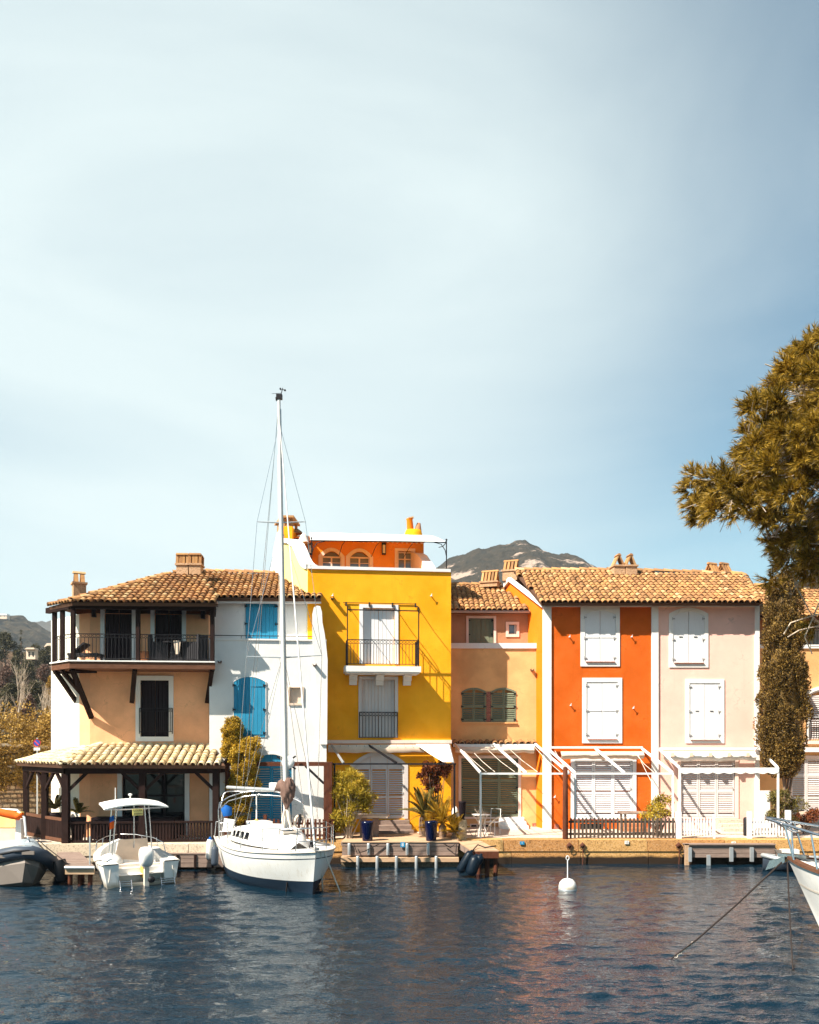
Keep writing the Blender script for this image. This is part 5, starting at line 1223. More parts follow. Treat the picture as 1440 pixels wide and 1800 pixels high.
while x < WL-.1:
    w_ = min(R.uniform(.4, .6), WL-x); MB().box(x+.006, x+w_-.006, -.08, .65, ztopw(x+w_/2)-.045, ztopw(x+w_/2)+.05).build('coping_stone', M['quaypale'], t); x += w_
iv_ = foliage('ivy', [tuple(W0 + wd*s + wn*.05 + Vector((0,0,zz))) for s, zz in [(R.uniform(0, WL), .7+R.uniform(1.2, 3.0)) for _ in range(300)]], .2, 90, .075, .05, M['winter'], None, 88, flat=.8)
tag(iv_, 'dry golden ivy growing over the upper half of the rubble wall', 'ivy')
p = at(65,1306,33.2); t = thing('road_sign', 'round blue and red no parking sign above the stone wall', 'sign', (p.x, p.y, 2.5))
MB().tube([(0,.03,-1.8),(0,.03,p.z-2.3)], .03, 8).build('pole', M['galv'], t)
RX = Matrix.Rotation(math.pi/2, 3, 'X'); zz = p.z-2.5
MB().lathe([(.001,.0),(.15,0),(.15,.02)], (0,0,zz), 24, RX).build('rim', M['signred'], t); MB().lathe([(.001,.005),(.118,.005)], (0,-.006,zz), 24, RX).build('face', M['signnavy'], t)
MB().beam((-.085,-.018,zz+.085), (.085,-.018,zz-.085), .006, .035, (0,0,1)).build('slash', M['signred'], t); MB().box(-.12,.12,-.01,.0,zz-.29,zz-.19).build('lower_plate', M['trim'], t)

# ------------------------------------------------------------------ pergola of the corner house
t = thing('pergola', 'dark timber pergola with a lichen covered tile roof in front of the corner house', 'pergola', at(110,1480,26.0)*1); t.location.z = DECK; INV[t.name] = Matrix.Translation(t.location).inverted(); PG = t
pf = [(xat(116,26.0),26.0), (xat(251,26.15),26.15), (xat(380,26.35),26.35), (xat(79,26.95),26.95), (xat(46,28.1),28.1), (xat(397,27.4),27.4)]
zbm = zat(1355, 26.0); wds = [.20,.19,.19,.17,.15,.15]
for (x, y), w_ in zip(pf, wds): MB().box(x-w_/2, x+w_/2, y-w_/2, y+w_/2, DECK, zbm-.09).build('post', M['darkwood'], t, world=True)
def v3(p, z): return Vector((p[0], p[1], z))
for i, j in ((0,1),(1,2),(0,3),(3,4),(2,5)):
    a, b = v3(pf[i], zbm), v3(pf[j], zbm); MB().beam(a, b + (b-a).normalized()*(.12 if j in (2,4) else -.0), .15, .19 - .004*j).build('beam', M['darkwood'], t, world=True)
def pbrace(i, j, k=.62):
    a, b = v3(pf[i], zbm), v3(pf[j], zbm); d = (b-a).normalized(); MB().beam(a - Vector((0,0,.62)) + d*.05, a + d*k - Vector((0,0,.06)), .08, .09).build('brace', M['darkwood'], t, world=True)
for i, j in ((0,1),(1,0),(1,2),(2,1),(0,3),(3,0),(3,4),(4,3)): pbrace(i, j)
E0, E1 = at(108,1345,25.6), at(396,1346,26.05); PT = at(300,1311,27.75); pl = Plane(E0, E1, PT); A1 = pl.hit(172,1311); A2 = pl.hit(371,1311)
r_ = roof(t, pl, [E0, E1, A2, A1], M['tile2'], pitch=.235, exposed=.26)
TP = at(28,1341,28.05); pl2 = Plane(TP, E0, A1); A3 = pl2.hit(88,1323)
r2_ = roof(t, pl2, [TP, E0, A1, A3], M['tile2'], pitch=.235, exposed=.26, name='side_roof', budget=200)
ridge(r_, t, E0, A1, M['tile2'], step=.36)
pr = Plane(E1, E1+Vector((.6,1.6,0)), A2); 
for i in range(13):
    k = (i+.5)/13; a = E0.lerp(E1, k)+Vector((0,.03,-.09)); MB().beam(a, a+Vector((.12,1.9,.52)), .06, .09).build('rafter', M['darkwood'], t, world=True)
# solid side panels and front balustrade
def panel(i, j, zt, n):
    a, b = v3(pf[i], 0), v3(pf[j], 0); d = (b-a); 
    MB().beam(a+Vector((0,0,zt)), b+Vector((0,0,zt)), .07, .09).beam(a+Vector((0,0,DECK+.08)), b+Vector((0,0,DECK+.08)), .06, .1).build('rail', M['brownbeam'], t, world=True)
    for k in range(n):
        p, q = a + d*((k+.04)/n), a + d*((k+.96)/n); MB().beam(p+Vector((0,0,(zt+DECK)/2)), q+Vector((0,0,(zt+DECK)/2)), .03, zt-DECK-.12).build('panel_board', M['darkwood'], t, world=True)
panel(0, 3, 1.46, 8); panel(3, 4, 1.46, 9)
a, b = Vector((pf[0][0], pf[0][1], 0)), Vector((pf[2][0], pf[2][1], 0)); d = b-a; z1, z0 = zat(1446, 26.1), DECK+.06
MB().beam(a+Vector((0,0,z1)), b+Vector((0,0,z1)), .08, .06).beam(a+Vector((0,0,z0)), b+Vector((0,0,z0)), .06, .06).build('front_rail', M['darkwood'], t, world=True)
pm = None
for k in range(1, 48):
    f_ = k/48; px = 116 + f_*(380-116); w_ = .046 if not (268 < px < 300) else .085
    p = a + d*f_
    q = MB().box(-w_/2, w_/2, -.015, .015, 0, z1-z0-.05); 
    if pm is None: me = bpy.data.meshes.new('picket'); me.from_pydata(q.v, [], q.f); me.materials.append(M['darkwood']); pm = me
    o = link('picket', pm, t); o.location = INV[t.name] @ (p + Vector((0,0,z0+.02)))
    if 268 < px < 300: o.scale = (1.5, 1, 1)
b0 = at(160,1446,27.0); tb = MB().box(b0.x, at(306,1446,27.0).x, 27.0, 27.7, DECK, zat(1438,27.0)); o = tb.build('covered_bench', M['dark']); tag(o, 'long dark covered bench behind the pergola balustrade', 'bench')

# ------------------------------------------------------------------ timber frame and fence in front of the white house
t = thing('timber_frame', 'red-brown timber post and beam frame in front of the white house', 'frame', (xat(577,26.9), 26.9, DECK))
z = zat(1343, 26.9); x1, x0 = xat(577,26.9), xat(400,26.9)
MB().box(x1-.13, x1+.13, 26.78, 27.02, DECK, z+.06).build('post', M['redbeam'], t, world=True); MB().box(x0-.06, x0+.06, 26.82, 26.98, DECK, z-.07).build('post', M['redbeam'], t, world=True)
MB().box(x0-.1, x1-.131, 26.84, 26.96, z-.065, z+.065).build('beam', M['redbeam'], t, world=True)
MB().beam((x1-.13,26.9,z-.62), (x1-.72,26.9,z-.06), .06, .07).build('brace', M['iron'], t, world=True)
MB().beam((xat(487,26.75),26.75,zat(1330,26.75)), (xat(520,26.75),26.75,zat(1352,26.75)), .03, .05).beam((xat(520,26.7),26.7,zat(1329,26.7)), (xat(500,26.7),26.7,zat(1344,26.7)), .03, .05).build('bracket', M['iron'], t, world=True)
def picket_fence(name, label, px0, px1, Y, y_top, y_bot, n, mat, ww=.065, posts=(), pt=True, y2=None, group=None):
    xa, xb = xat(px0, Y), xat(px1, Y2 := (y2 or Y)); t = thing(name, label, 'fence', (xa, Y, DECK), math.atan2(Y2-Y, xb-xa), group=group); Lf = math.hypot(xb-xa, Y2-Y)
    zt = zat(y_top, Y)-DECK; zb = max(.03, zat(y_bot, Y)-DECK)
    for z in (zb+.12, zt-.14): MB().box(0, Lf, .012, .045, z-.035, z+.035).build('rail', mat, t)
    me = None
    for k in range(n):
        if me is None:
            q = MB().prism([(-ww/2, zb), (ww/2, zb), (ww/2, zt-.04 if pt else zt), (0, zt), (-ww/2, zt-.04 if pt else zt)], -.01, .01); me = bpy.data.meshes.new('picket'); me.from_pydata(q.v, [], q.f); me.materials.append(mat)
        o = link('picket', me, t); o.location = ((k+.5)*Lf/n + R.uniform(-.006,.006), R.uniform(-.004,.0), R.uniform(-.01,.008)); o.rotation_euler = (0, R.uniform(-.02,.02), 0)
    for px, w_, h_ in posts:
        x = xat(px, Y)-xa; MB().box(x-w_/2, x+w_/2, -w_/2+.02, w_/2+.02, 0, h_).build('post', mat, t)
    return t
picket_fence('picket_fence', 'brown timber fence behind the sailing boat', 398, 588, 26.75, 1440, 1476, 26, M['redbeam'], .07, posts=((398,.1,.8),(466,.1,.8)), pt=False)
picket_fence('picket_fence', 'weathered dark picket fence on the quay in front of the orange house', 1000, 1187, 27.15, 1437, 1473, 27, M['fencetimber'], .062)
picket_fence('picket_fence', 'short white picket fence left of the steps of the pink house', 1196, 1256, 27.2, 1437, 1469, 12, M['whitewood'], .045, posts=((1193,.16,.86),(1256,.06,.78)), pt=False)
picket_fence('picket_fence', 'short white picket fence in front of the cypress', 1318, 1384, 27.2, 1438, 1469, 12, M['whitewood'], .045, posts=((1318,.12,.86),(1386,.14,.9)), pt=False)
o = MB().lathe([(.09,0),(.085,1.2),(.075,2.28),(.0,2.3)], (xat(994,27.05), 27.05, DECK), 9).build('mooring_post', M['redbeam']); tag(o, 'tall dark round wooden post left of the dark picket fence', 'post')
o = MB().box(xat(1329,28.4), xat(1354,28.4), 28.4, 28.46, DECK, zat(1390,28.4)).build('privacy_panel', M['canvas']); tag(o, 'white upright screen panel between the pink house and the cypress', 'screen')

# ------------------------------------------------------------------ awnings
def wavy(mb, a, b, z0, z1, amp, n=40, seed=0, th=.05):
    rr = random.Random(seed); rows = [[], [], []]
    a = Vector(a); b = Vector(b); ph = rr.uniform(0, 6)
    for i in range(n+1):
        p = a.lerp(b, i/n); w_ = amp*(math.sin(i*.9+ph)*.5 + math.sin(i*.37+ph)*.8 + rr.uniform(-.3,.3))
        rows[0].append(Vector((p.x, p.y+.05, z1))); rows[1].append(Vector((p.x, p.y-th, (z0+z1)/2+w_*.3))); rows[2].append(Vector((p.x, p.y+.01, z0+w_)))
    return mb.grid(rows)
# black frame in front of the yellow house
t = thing('awning', 'black metal awning frame with folded white cloth in front of the yellow house', 'awning', (xat(588,27.0), 27.0, DECK))
zf_ = zat(1343, 27.0); fx0, fx1 = xat(588,27.0), xat(799,27.0)
for x in (fx0, fx1): MB().beam((x,27.0,DECK), (x,27.0,zf_), .06, .06).build('post', M['iron'], t, world=True)
MB().beam((fx0-.2,27.0,zf_), (fx1+.05,27.0,zf_), .06, .05).build('front_rail', M['iron'], t, world=True)
for px, qx in ((583,604),(648,697),(790,797)):
    MB().beam(YH.W(px,1310,-.12), (xat(qx,27.0),27.0,zf_+.03), .05, .06).build('rafter', M['iron'] if px == 648 else M['galv'], t, world=True)
a, b = YH.W(577,1316,-.22), YH.W(746,1316,-.22); mb = wavy(MB(), a, b, zat(1323,28.7), zat(1309,28.7), .012, seed=1); mb.build('rolled_canvas', M['canvascream'], t, world=True)
c0, c1, c2, c3 = YH.W(731,1308,-.3), YH.W(789,1308,-.3), Vector((xat(797,27.05),27.05,zf_+.06)), Vector((xat(779,27.05),27.05,zf_+.06)); rows = []
for i in range(7): u = i/6; rows.append([c0.lerp(c1, u).lerp(c3.lerp(c2, u), v) - Vector((0,0,.05*math.sin(math.pi*v)*math.sin(math.pi*u+.5))) for v in (0,.25,.5,.75,1)])
MB().grid(rows).build('canvas_flap', M['canvas'], t, world=True)
for k in range(12):
    p = a.lerp(b, (k+.5)/12) + Vector((0,-.04,.12)); MB().tube([p, p+Vector((0,-.02,-.06))], .008, 4).build('canvas_ring', M['steel'], t, world=True)
def wframe(name, label, walls, fronts, yw, yf, Yw, Yf, posts, roll, mat, wallrail=None, cords=(), rollm='canvascream', valance=None, seed=0):
    z = zat(yf, Yf); zw = zat(yw, Yw); t = thing(name, label, 'awning', (xat(fronts[0],Yf), Yf, DECK))
    MB().beam((xat(fronts[0],Yf)-.03,Yf,z), (xat(fronts[-1],Yf)+.03,Yf,z), .05, .055).build('front_rail', mat, t, world=True)
    for a_, b_ in zip(walls, fronts): MB().beam((xat(a_,Yw),Yw,zw), (xat(b_,Yf),Yf+.03,z+.03), .055, .07).build('rafter', mat, t, world=True)
    for px in posts: MB().beam((xat(px,Yf),Yf,DECK), (xat(px,Yf),Yf,z-.028), .055, .055, (1,0,0)).build('post', mat, t, world=True)
    if wallrail: MB().beam((xat(wallrail[0],Yw),Yw+.02,zw+.04), (xat(wallrail[1],Yw),Yw+.02,zw+.04), .07, .07).build('wall_rail', mat, t, world=True)
    if roll:
        mb = wavy(MB(), (xat(roll[0],Yw),Yw-.12,0), (xat(roll[1],Yw),Yw-.12,0), zat(roll[3],Yw), zat(roll[2],Yw), .022, seed=seed, th=.14); mb.build('rolled_canvas', M[rollm], t, world=True)
    for (x0, y0, x1, y1) in cords: MB().tube([(xat(x0,Yw),Yw-.1,zat(y0,Yw)), (xat((x0+x1)/2,(Yw+Yf)/2),(Yw+Yf)/2,(zat(y0,Yw)+zat(y1,Yf))/2-.06), (xat(x1,Yf),Yf,zat(y1,Yf))], .010, 4).build('cord', M['ropewhite'], t, world=True)
    if valance:
        rows = [[], []]; n = 60; hh = valance
        for i in range(n+1):
            x = xat(fronts[0],Yf) + (xat(fronts[-1],Yf)-xat(fronts[0],Yf))*i/n; rows[0].append(Vector((x, Yf-.045, z+.03))); rows[1].append(Vector((x, Yf-.05+.01*math.sin(i*1.3), z-hh-.05*abs(math.sin(i*math.pi/n*9)))))
        MB().grid(rows).build('scalloped_valance', M['canvas'], t, world=True)
    return t
wframe('awning', 'white metal awning frame in front of the ochre house', (800,868,941), (845,925,1000), 1308, 1360, 30.3, 27.25, (845,), (800,938,1313,1324), M['aluwhite'], cords=((805,1310,855,1357),(855,1316,905,1357),(890,1312,945,1357),(938,1312,985,1357),(826,1316,870,1357)), seed=3)
wframe('awning', 'white metal awning frame with rolled cream canvas on the orange house', (963,1047,1129), (1011,1098,1183), 1316, 1360, 29.85, 27.25, (1011,1183), (985,1130,1321,1334), M['aluwhite'], wallrail=(968,1130), cords=((1118,1322,1160,1400),(1116,1324,1150,1358),(975,1320,1000,1358)), seed=5)
pkf = wframe('awning', 'white awning frame with a scalloped canvas edge on the pink house', (1160,1336), (1195,1368), 1318, 1351, 29.85, 27.3, (1195,1368), (1166,1326,1321,1337), M['aluwhite'], wallrail=(1160,1336), valance=.12, seed=7, rollm='canvas')
for k in range(5):
    x = xat(1182+k*33, 29.6); z = zat(1327, 29.6); MB().box(x-.06, x+.06, 29.52, 29.60, z-.06, z+.07).build('canvas_clip', M['canvascream'], pkf, world=True)

# ------------------------------------------------------------------ docks
t = thing('wooden_deck', 'pale plank deck with bumper pipes on the quay before the yellow house', 'deck', (xat(607,26.1), 26.1, DECK)); x0, x1 = xat(600,26.2), xat(806,26.2)
y = 26.1; k = 0
while y < 28.3:
    MB().box(x0+R.uniform(-.03,.03), x1+R.uniform(-.03,.03), y+.006, y+.136, DECK+.01, DECK+.036+R.uniform(-.003,.003)).build('deck_plank', M['decktimber'], t, world=True); y += .142
MB().box(x0, x1, 26.13, 26.8, DECK-.09, DECK+.008).build('deck_frame', M['greytimber'], t, world=True)
for i in range(3): MB().box(x0+.03, x1-.02, 26.14, 26.18, .36+i*.135, .36+i*.135+.125).build('facing_board', M['greytimber'], t, world=True)
MB().box(x0+.0, x1, 26.0, 26.5, .18, .31).build('lower_beam', M['decktimber'], t, world=True); MB().box(x0, x1, 26.2, 26.7, -.3, .178).build('footing', M['mortar'], t, world=True)
def pipe_me(ln, r, mat):
    q = MB().lathe([(r*.9,0),(r,.02),(r,ln-.03),(r*.8,ln),(.001,ln)], (0,0,0), 10); me = bpy.data.meshes.new('bumper_pipe'); me.from_pydata(q.v, [], q.f); me.polygons.foreach_set('use_smooth', q.smooth); me.materials.append(mat); return me
pa, pb_ = pipe_me(.36, .052, M['galv']), pipe_me(.42, .05, M['galv'])
for px in (612,646,680,714,751): o = link('bumper_pipe', pa, t); o.location = INV[t.name] @ Vector((xat(px+2,26.08), 26.085, zat(1503,26.08)))
for px in (629,663,697,732,767): o = link('bumper_pipe', pb_, t); o.location = INV[t.name] @ Vector((xat(px,25.95), 25.95, -.05))
t2 = thing('dock_facing', 'grey plank dock facing with white posts below the pink house', 'dock', (xat(1205,26.6), 26.6, .3)); x0, x1 = xat(1203,26.6), xat(1362,26.6)
for i in range(3): MB().box(x0, x1, 26.56, 26.62, .24+i*.13, .24+i*.13+.12).build('facing_board', M['greytimber'], t2, world=True)
MB().box(x0, x1, 26.5, 26.79, .63, .66).build('ledge_board', M['greytimber'], t2, world=True)
MB().box(x0, x0+.12, 26.5, 26.58, -.2, .66).build('end_post', M['decktimber'], t2, world=True)
for px, z0, z1 in ((1213,.12,.56),(1246,.0,.32),(1286,.12,.56),(1322,.12,.56)): MB().box(xat(px,26.5)-.05, xat(px,26.5)+.05, 26.47, 26.555, z0, z1).build('bumper_post', M['galv'], t2, world=True)
t3 = thing('dock_facing', 'grey plank dock facing between the motorboat and the sailing boat', 'dock', (xat(290,25.65), 25.65, .3)); x0, x1 = xat(283,25.6), xat(392,25.6)
for i in range(3): MB().box(x0, x1, 25.62, 25.68, .08+i*.13, .08+i*.13+.12).build('facing_board', M['greytimber'], t3, world=True)
MB().box(x0, x1, 25.6, 25.74, .47, .50).build('ledge_board', M['greytimber'], t3, world=True)
for px in (312,343,374): MB().box(xat(px,25.6)-.03, xat(px,25.6)+.03, 25.575, 25.618, .06, .47).build('batten', M['darkwood'], t3, world=True)
def jetty(label, fl, fr_, bl, br, z, n, mat, piles, fas):
    t = thing('jetty', label, 'jetty', (fl[0], fl[1], z)); FL, FR, BL, BR = [Vector((p[0], p[1], z)) for p in (fl, fr_, bl, br)]
    for k in range(n):
        a, b = FL.lerp(BL, (k+.04)/n), FL.lerp(BL, (k+.96)/n); c, d = FR.lerp(BR, (k+.96)/n), FR.lerp(BR, (k+.04)/n); dz = Vector((0,0,R.uniform(-.004,.004)))
        MB().add([a+dz, d+dz, c+dz, b+dz, a-Vector((0,0,.035)), d-Vector((0,0,.035)), c-Vector((0,0,.035)), b-Vector((0,0,.035))], [(0,1,2,3),(4,7,6,5),(0,4,5,1),(1,5,6,2),(2,6,7,3),(3,7,4,0)]).build('plank', mat, t, world=True)
    dz = Vector((0,0,.13)); i_ = (FR-FL).normalized()
    MB().beam(FL-dz-Vector((0,.0,0)), FR-dz, .05, .19).build('front_beam', fas, t, world=True)
    MB().beam(FL-dz+i_*.03+Vector((0,.06,0)), BL-dz+i_*.03, .05, .18).build('side_beam', M['greytimber'], t, world=True); MB().beam(FR-dz-i_*.03+Vector((0,.06,0)), BR-dz-i_*.03, .05, .18).build('side_beam', M['greytimber'], t, world=True)
    for (u, v) in piles: p = FL.lerp(FR, u).lerp(BL.lerp(BR, u), v); MB().tube([(p.x, p.y, -.9), (p.x+.02, p.y+.03, z-.23)], .065, 8).build('pile', M['redbeam'], t, world=True)
    return t
tj = jetty('short timber jetty between the grey inflatable and the motorboat', (xat(115,22.85),22.85), (xat(166,22.85),22.85), (xat(100,25.6),25.6), (xat(140,25.6),25.6), .54, 17, M['greytimber'], ((.15,.05),(.5,.06),(.85,.05),(.2,.5),(.8,.5)), M['decktimber'])
MB().tube([(xat(114,22.8),22.8,.5),(xat(166,22.8),22.8,.5)], .045, 8).build('bumper_tube', M['galv'], tj, world=True)
jetty('small timber jetty with dark fenders right of the blue pots', (xat(829,24.4),24.4), (xat(877,24.4),24.4), (xat(803,26.7),26.7), (xat(845,26.7),26.7), .75, 15, M['decktimber'], ((.35,.15),(.62,.1),(.9,.05),(.6,.6)), M['redbeam'])
def fender(name, label, top, bot, r, mat, cat='fender', group=None, ends=None):
    top, bot = Vector(top), Vector(bot); d = bot-top; ln = d.length; Q = Vector((0,0,-1)).rotation_difference(d.normalized()).to_matrix(); t = thing(name, label, cat, top, group=group)
    MB().lathe([(.001,-ln),(.3*r,-ln+.005),(.8*r,-ln+.12*r*2),(r,-ln+.45*r*2),(r,-.45*r*2),(.8*r,-.1*r*2),(.35*r,-.01),(.3*r,.04),(.001,.045)], (0,0,0), 14, Q).build('body', mat, t)
    if ends: MB().lathe([(.82*r,-.1*r*2),(.37*r,.0),(.33*r,.05),(.001,.06)], (0,0,.002), 12, Q).build('end_cap', ends, t)
    return t
Yj = 24.25
f_ = fender('fender', 'slim dark fender leaning at the left of the small jetty', at(829,1497,Yj), at(807,1534,Yj), .13, M['fendblue'])
f_ = fender('fender', 'fat dark blue fender hanging in the middle at the small jetty', at(838,1504,Yj-.1), at(826,1540,Yj-.15), .17, M['fendblue'])
f_ = fender('fender', 'dark blue fender at the front corner of the small jetty', at(846,1503,Yj-.12), at(838,1520,Yj-.12), .12, M['fendblue'])
for (a, b, c) in (((829,1497),(840,1485),(853,1490)),): o = MB().tube([at(a[0],a[1],Yj), at(b[0],b[1],Yj+.6), at(c[0],c[1],Yj+.4), at(872,1487,Yj+.7)], .02, 5).build('rope', M['rope']); tag(o, 'dark rope lying on the small jetty above the fenders', 'rope')

# quay fittings
def plate(label, px, py, txt, face, ink, w_=.24, h_=.14, Y=QY-.03, cat='number plate'):
    p = at(px, py, Y); t = thing('number_plate', label, cat, p); MB().box(-w_/2, w_/2, -.012, .012, -h_/2, h_/2).build('plate', face, t)
    cu = bpy.data.curves.new('lettering', 'FONT'); cu.body = txt; cu.size = h_*.95; cu.align_x = 'CENTER'; cu.align_y = 'CENTER'; cu.extrude = .002
    o = bpy.data.objects.new('tmp', cu); C.objects.link(o); me = bpy.data.meshes.new_from_object(o.evaluated_get(bpy.context.evaluated_depsgraph_get())); bpy.data.objects.remove(o)
    me.materials.clear(); me.materials.append(ink); q = link('lettering', me, t); q.rotation_euler = (math.pi/2, 0, 0); q.location = (0, -.0135, 0)
plate('small white berth number plate on the quay under the dark picket fence', 1102, 1481, '13', M['trim'], M['rust'], .13, .1, QY-.03)
plate('small white berth number plate on the quay above the plank facing', 1290, 1482, '12', M['trim'], M['rust'], .13, .09, QY-.03)
plate('small blue berth number plate on the quay right of the small jetty', 918, 1482, '1', M['signblue'], M['trim'], .14, .1, QY-.03)
plate('small blue berth number plate on the plank deck facing under the blue pots', 708, 1485, '8', M['signblue'], M['trim'], .14, .15, 26.09)
for px, lb in ((1001,'rusty diamond mooring plate on the quay behind the buoy'),(1024,'rusty mooring ring with hanging chain on the quay'),(1193,'rusty mooring ring at the left end of the pink house dock')):
    p = at(px,1486,QY-.02); t = thing('mooring_ring', lb, 'mooring ring', p); MB().lathe([(.001,.0),(.1,0),(.1,.03),(.001,.03)], (0,-.0,0), 4, RX).build('backplate', M['rust'], t)
    MB().tube([(math.cos(a)*.075, -.06-.01*math.sin(a), -.06+math.sin(a)*.075) for a in [k*math.pi/5 for k in range(10)]], .012, 5, closed=True).build('ring', M['rust'], t)
    if px != 1001: MB().tube([(0,-.07,-.12),(.01,-.05,-.4),(-.02,-.05,-.85)], .018, 5).build('chain', M['rust'], t)

# ------------------------------------------------------------------ terrace furniture
for px, lb in ((646,'tall cobalt blue glazed pot beside the oleander, the left one of two'),(758,'tall cobalt blue glazed pot before the golden palm, the right one of two')):
    p = at(px,1480,26.35); t = thing('plant_pot', lb, 'pot', (p.x, p.y, DECK+.036), group='blue glazed pots on the plank deck')
    MB().lathe([(.001,0),(.15,0),(.158,.02),(.20,.55),(.205,.60),(.185,.60),(.18,.54),(.001,.53)], (0,0,0), 24).build('pot_body', M['potblue'], t); MB().lathe([(.001,.545),(.178,.541)], (0,0,0), 16).build('soil', M['soil'], t)
p = at(655,1465,27.6); t = thing('stone_table', 'pale slab table behind the left blue pot', 'table', (p.x, p.y, DECK+.04)); MB().prism([(-.65,-.3),(.5,-.4),(.55,.3),(-.5,.4)], .62, .68, 'z').build('tabletop', M['canvascream'], t)
for x in (-.3, .1): MB().box(x-.1, x+.1, -.15, .15, 0, .62).build('leg', M['greytimber'], t)
p = at(846,1468,28.0); t = thing('garden_table', 'small white round metal table before the green shutters of the ochre house', 'table', (p.x, p.y, DECK)); MB().lathe([(.001,.68),(.3,.68),(.3,.7),(.001,.7)], (0,0,0), 20).build('tabletop', M['aluwhite'], t)
for a in (0, 2.1, 4.2): MB().tube([(.22*math.cos(a), .22*math.sin(a), 0), (.08*math.cos(a), .08*math.sin(a), .35), (.2*math.cos(a), .2*math.sin(a), .68)], .014, 5).build('leg', M['aluwhite'], t)
def chair(label, p, rz, mat, name='garden_chair', wicker=False):
    t = thing(name, label, 'chair', p, rz)
    if wicker:
        MB().box(-.27,.27,-.27,.27,.05,.40).build('seat', mat, t); MB().prism([(-.27,.40),(.27,.40),(.27,.85),(-.27,.85)], .2, .28).build('backrest', mat, t)
        for x in (-.29, .23): MB().box(x, x+.06, -.27, .2, .05, .62).build('armrest', mat, t)
    else:
        MB().box(-.2,.2,-.2,.2,.42,.45).build('seat', mat, t); MB().tube([(-.18,.19,.45),(-.18,.24,.85),(.18,.24,.85),(.18,.19,.45)], .012, 5).build('backrest', mat, t)
        for x in (-.18,.18):
            for y in (-.18,.18): MB().tube([(x,y,0),(x,y,.42)], .012, 5).build('leg', mat, t)
    return t
p = at(866,1468,28.2); chair('white metal garden chair beside the round white table', (p.x, p.y, DECK), -.6, M['aluwhite'])
p = at(813,1476,27.0); t = thing('urn', 'dark urn on a rough plinth at the corner of the yellow house terrace', 'urn', (p.x, p.y, DECK)); MB().prism([(-.13,-.13),(.13,-.12),(.12,.13),(-.12,.12)], 0, .62, 'z').build('plinth', M['rubble'], t)
MB().lathe([(.001,.62),(.08,.62),(.06,.68),(.11,.85),(.12,1.15),(.14,1.2),(.10,1.2),(.001,1.1)], (0,0,0), 14).build('vase', M['dark'], t)
p = at(1122,1468,28.4); t = thing('garden_table', 'low grey garden table behind the dark picket fence', 'table', (p.x, p.y, DECK)); MB().box(-.6,.35,-.35,.35,.70,.74).build('tabletop', M['greytimber'], t)
for x in (-.5,.28):
    for y in (-.28,.28): MB().box(x-.03,x+.03,y-.03,y+.03,0,.70).build('leg', M['greytimber'], t)
p = at(800,1430,27.4); t = thing('sack', 'pale sack leaning on the awning post right of the palms', 'sack', (p.x, p.y, DECK)); MB().ell((0,0,.72), (.12,.1,.3), 12, 8).ell((.02,0,.2), (.13,.12,.3), 12, 8).build('cloth', M['canvas'], t)
p = at(1314,1470,28.0); o = MB().lathe([(.001,.0),(.12,0),(.13,.1),(.13,.55),(.1,.6),(.001,.61)], (p.x, p.y, DECK), 12).build('gas_bottle', M['black']); tag(o, 'dark cylinder standing left of the white fence by the cypress', 'cylinder')
# balcony furniture of the corner house
zb_ = 6.35
x = lambda px, Y=26.9: xat(px, Y)
chair('dark wicker armchair on the left of the balcony table', (x(277), 26.95, zb_), 2.0, M['wicker'], 'wicker_chair', True); chair('dark wicker armchair on the right of the balcony table', (x(343), 26.95, zb_), -1.9, M['wicker'], 'wicker_chair', True)
t = thing('balcony_table', 'dark wicker table between the two armchairs on the balcony', 'table', (x(310), 26.95, zb_)); MB().box(-.36,.36,-.3,.3,.6,.64).build('tabletop', M['wicker'], t); MB().prism([(-.2,0),(.2,0),(.14,.6),(-.14,.6)], -.14, .14).build('pedestal', M['wicker'], t)
t = thing('table_cover', 'small pale cloth hanging over the side of the balcony table', 'cloth', (x(315), 26.63, zb_+.645)); MB().prism([(-.1,0),(.12,0),(.08,-.42),(-.05,-.42)], -.015, .0).build('cloth', M['canvascream'], t)
t = thing('sun_lounger', 'dark sun lounger with raised back at the left end of the balcony', 'sun lounger', (x(150), 26.9, zb_)); MB().box(-.45,.5,-.3,.3,.18,.26).build('seat', M['wicker'], t); MB().beam((-.35,0,.24),(.05,0,.58),.55,.05).build('backrest', M['wicker'], t)
for xx in (-.4,.42):
    for yy in (-.26,.26): MB().box(xx-.03,xx+.03,yy-.03,yy+.03,0,.18).build('leg', M['wicker'], t)
o = MB().lathe([(.001,0),(.13,0),(.18,.3),(.2,.33),(.16,.33),(.001,.28)], (x(254), 26.85, zb_), 14).build('terracotta_pot', M['terracotta']); tag(o, 'terracotta pot on the balcony floor beside the left armchair', 'pot')
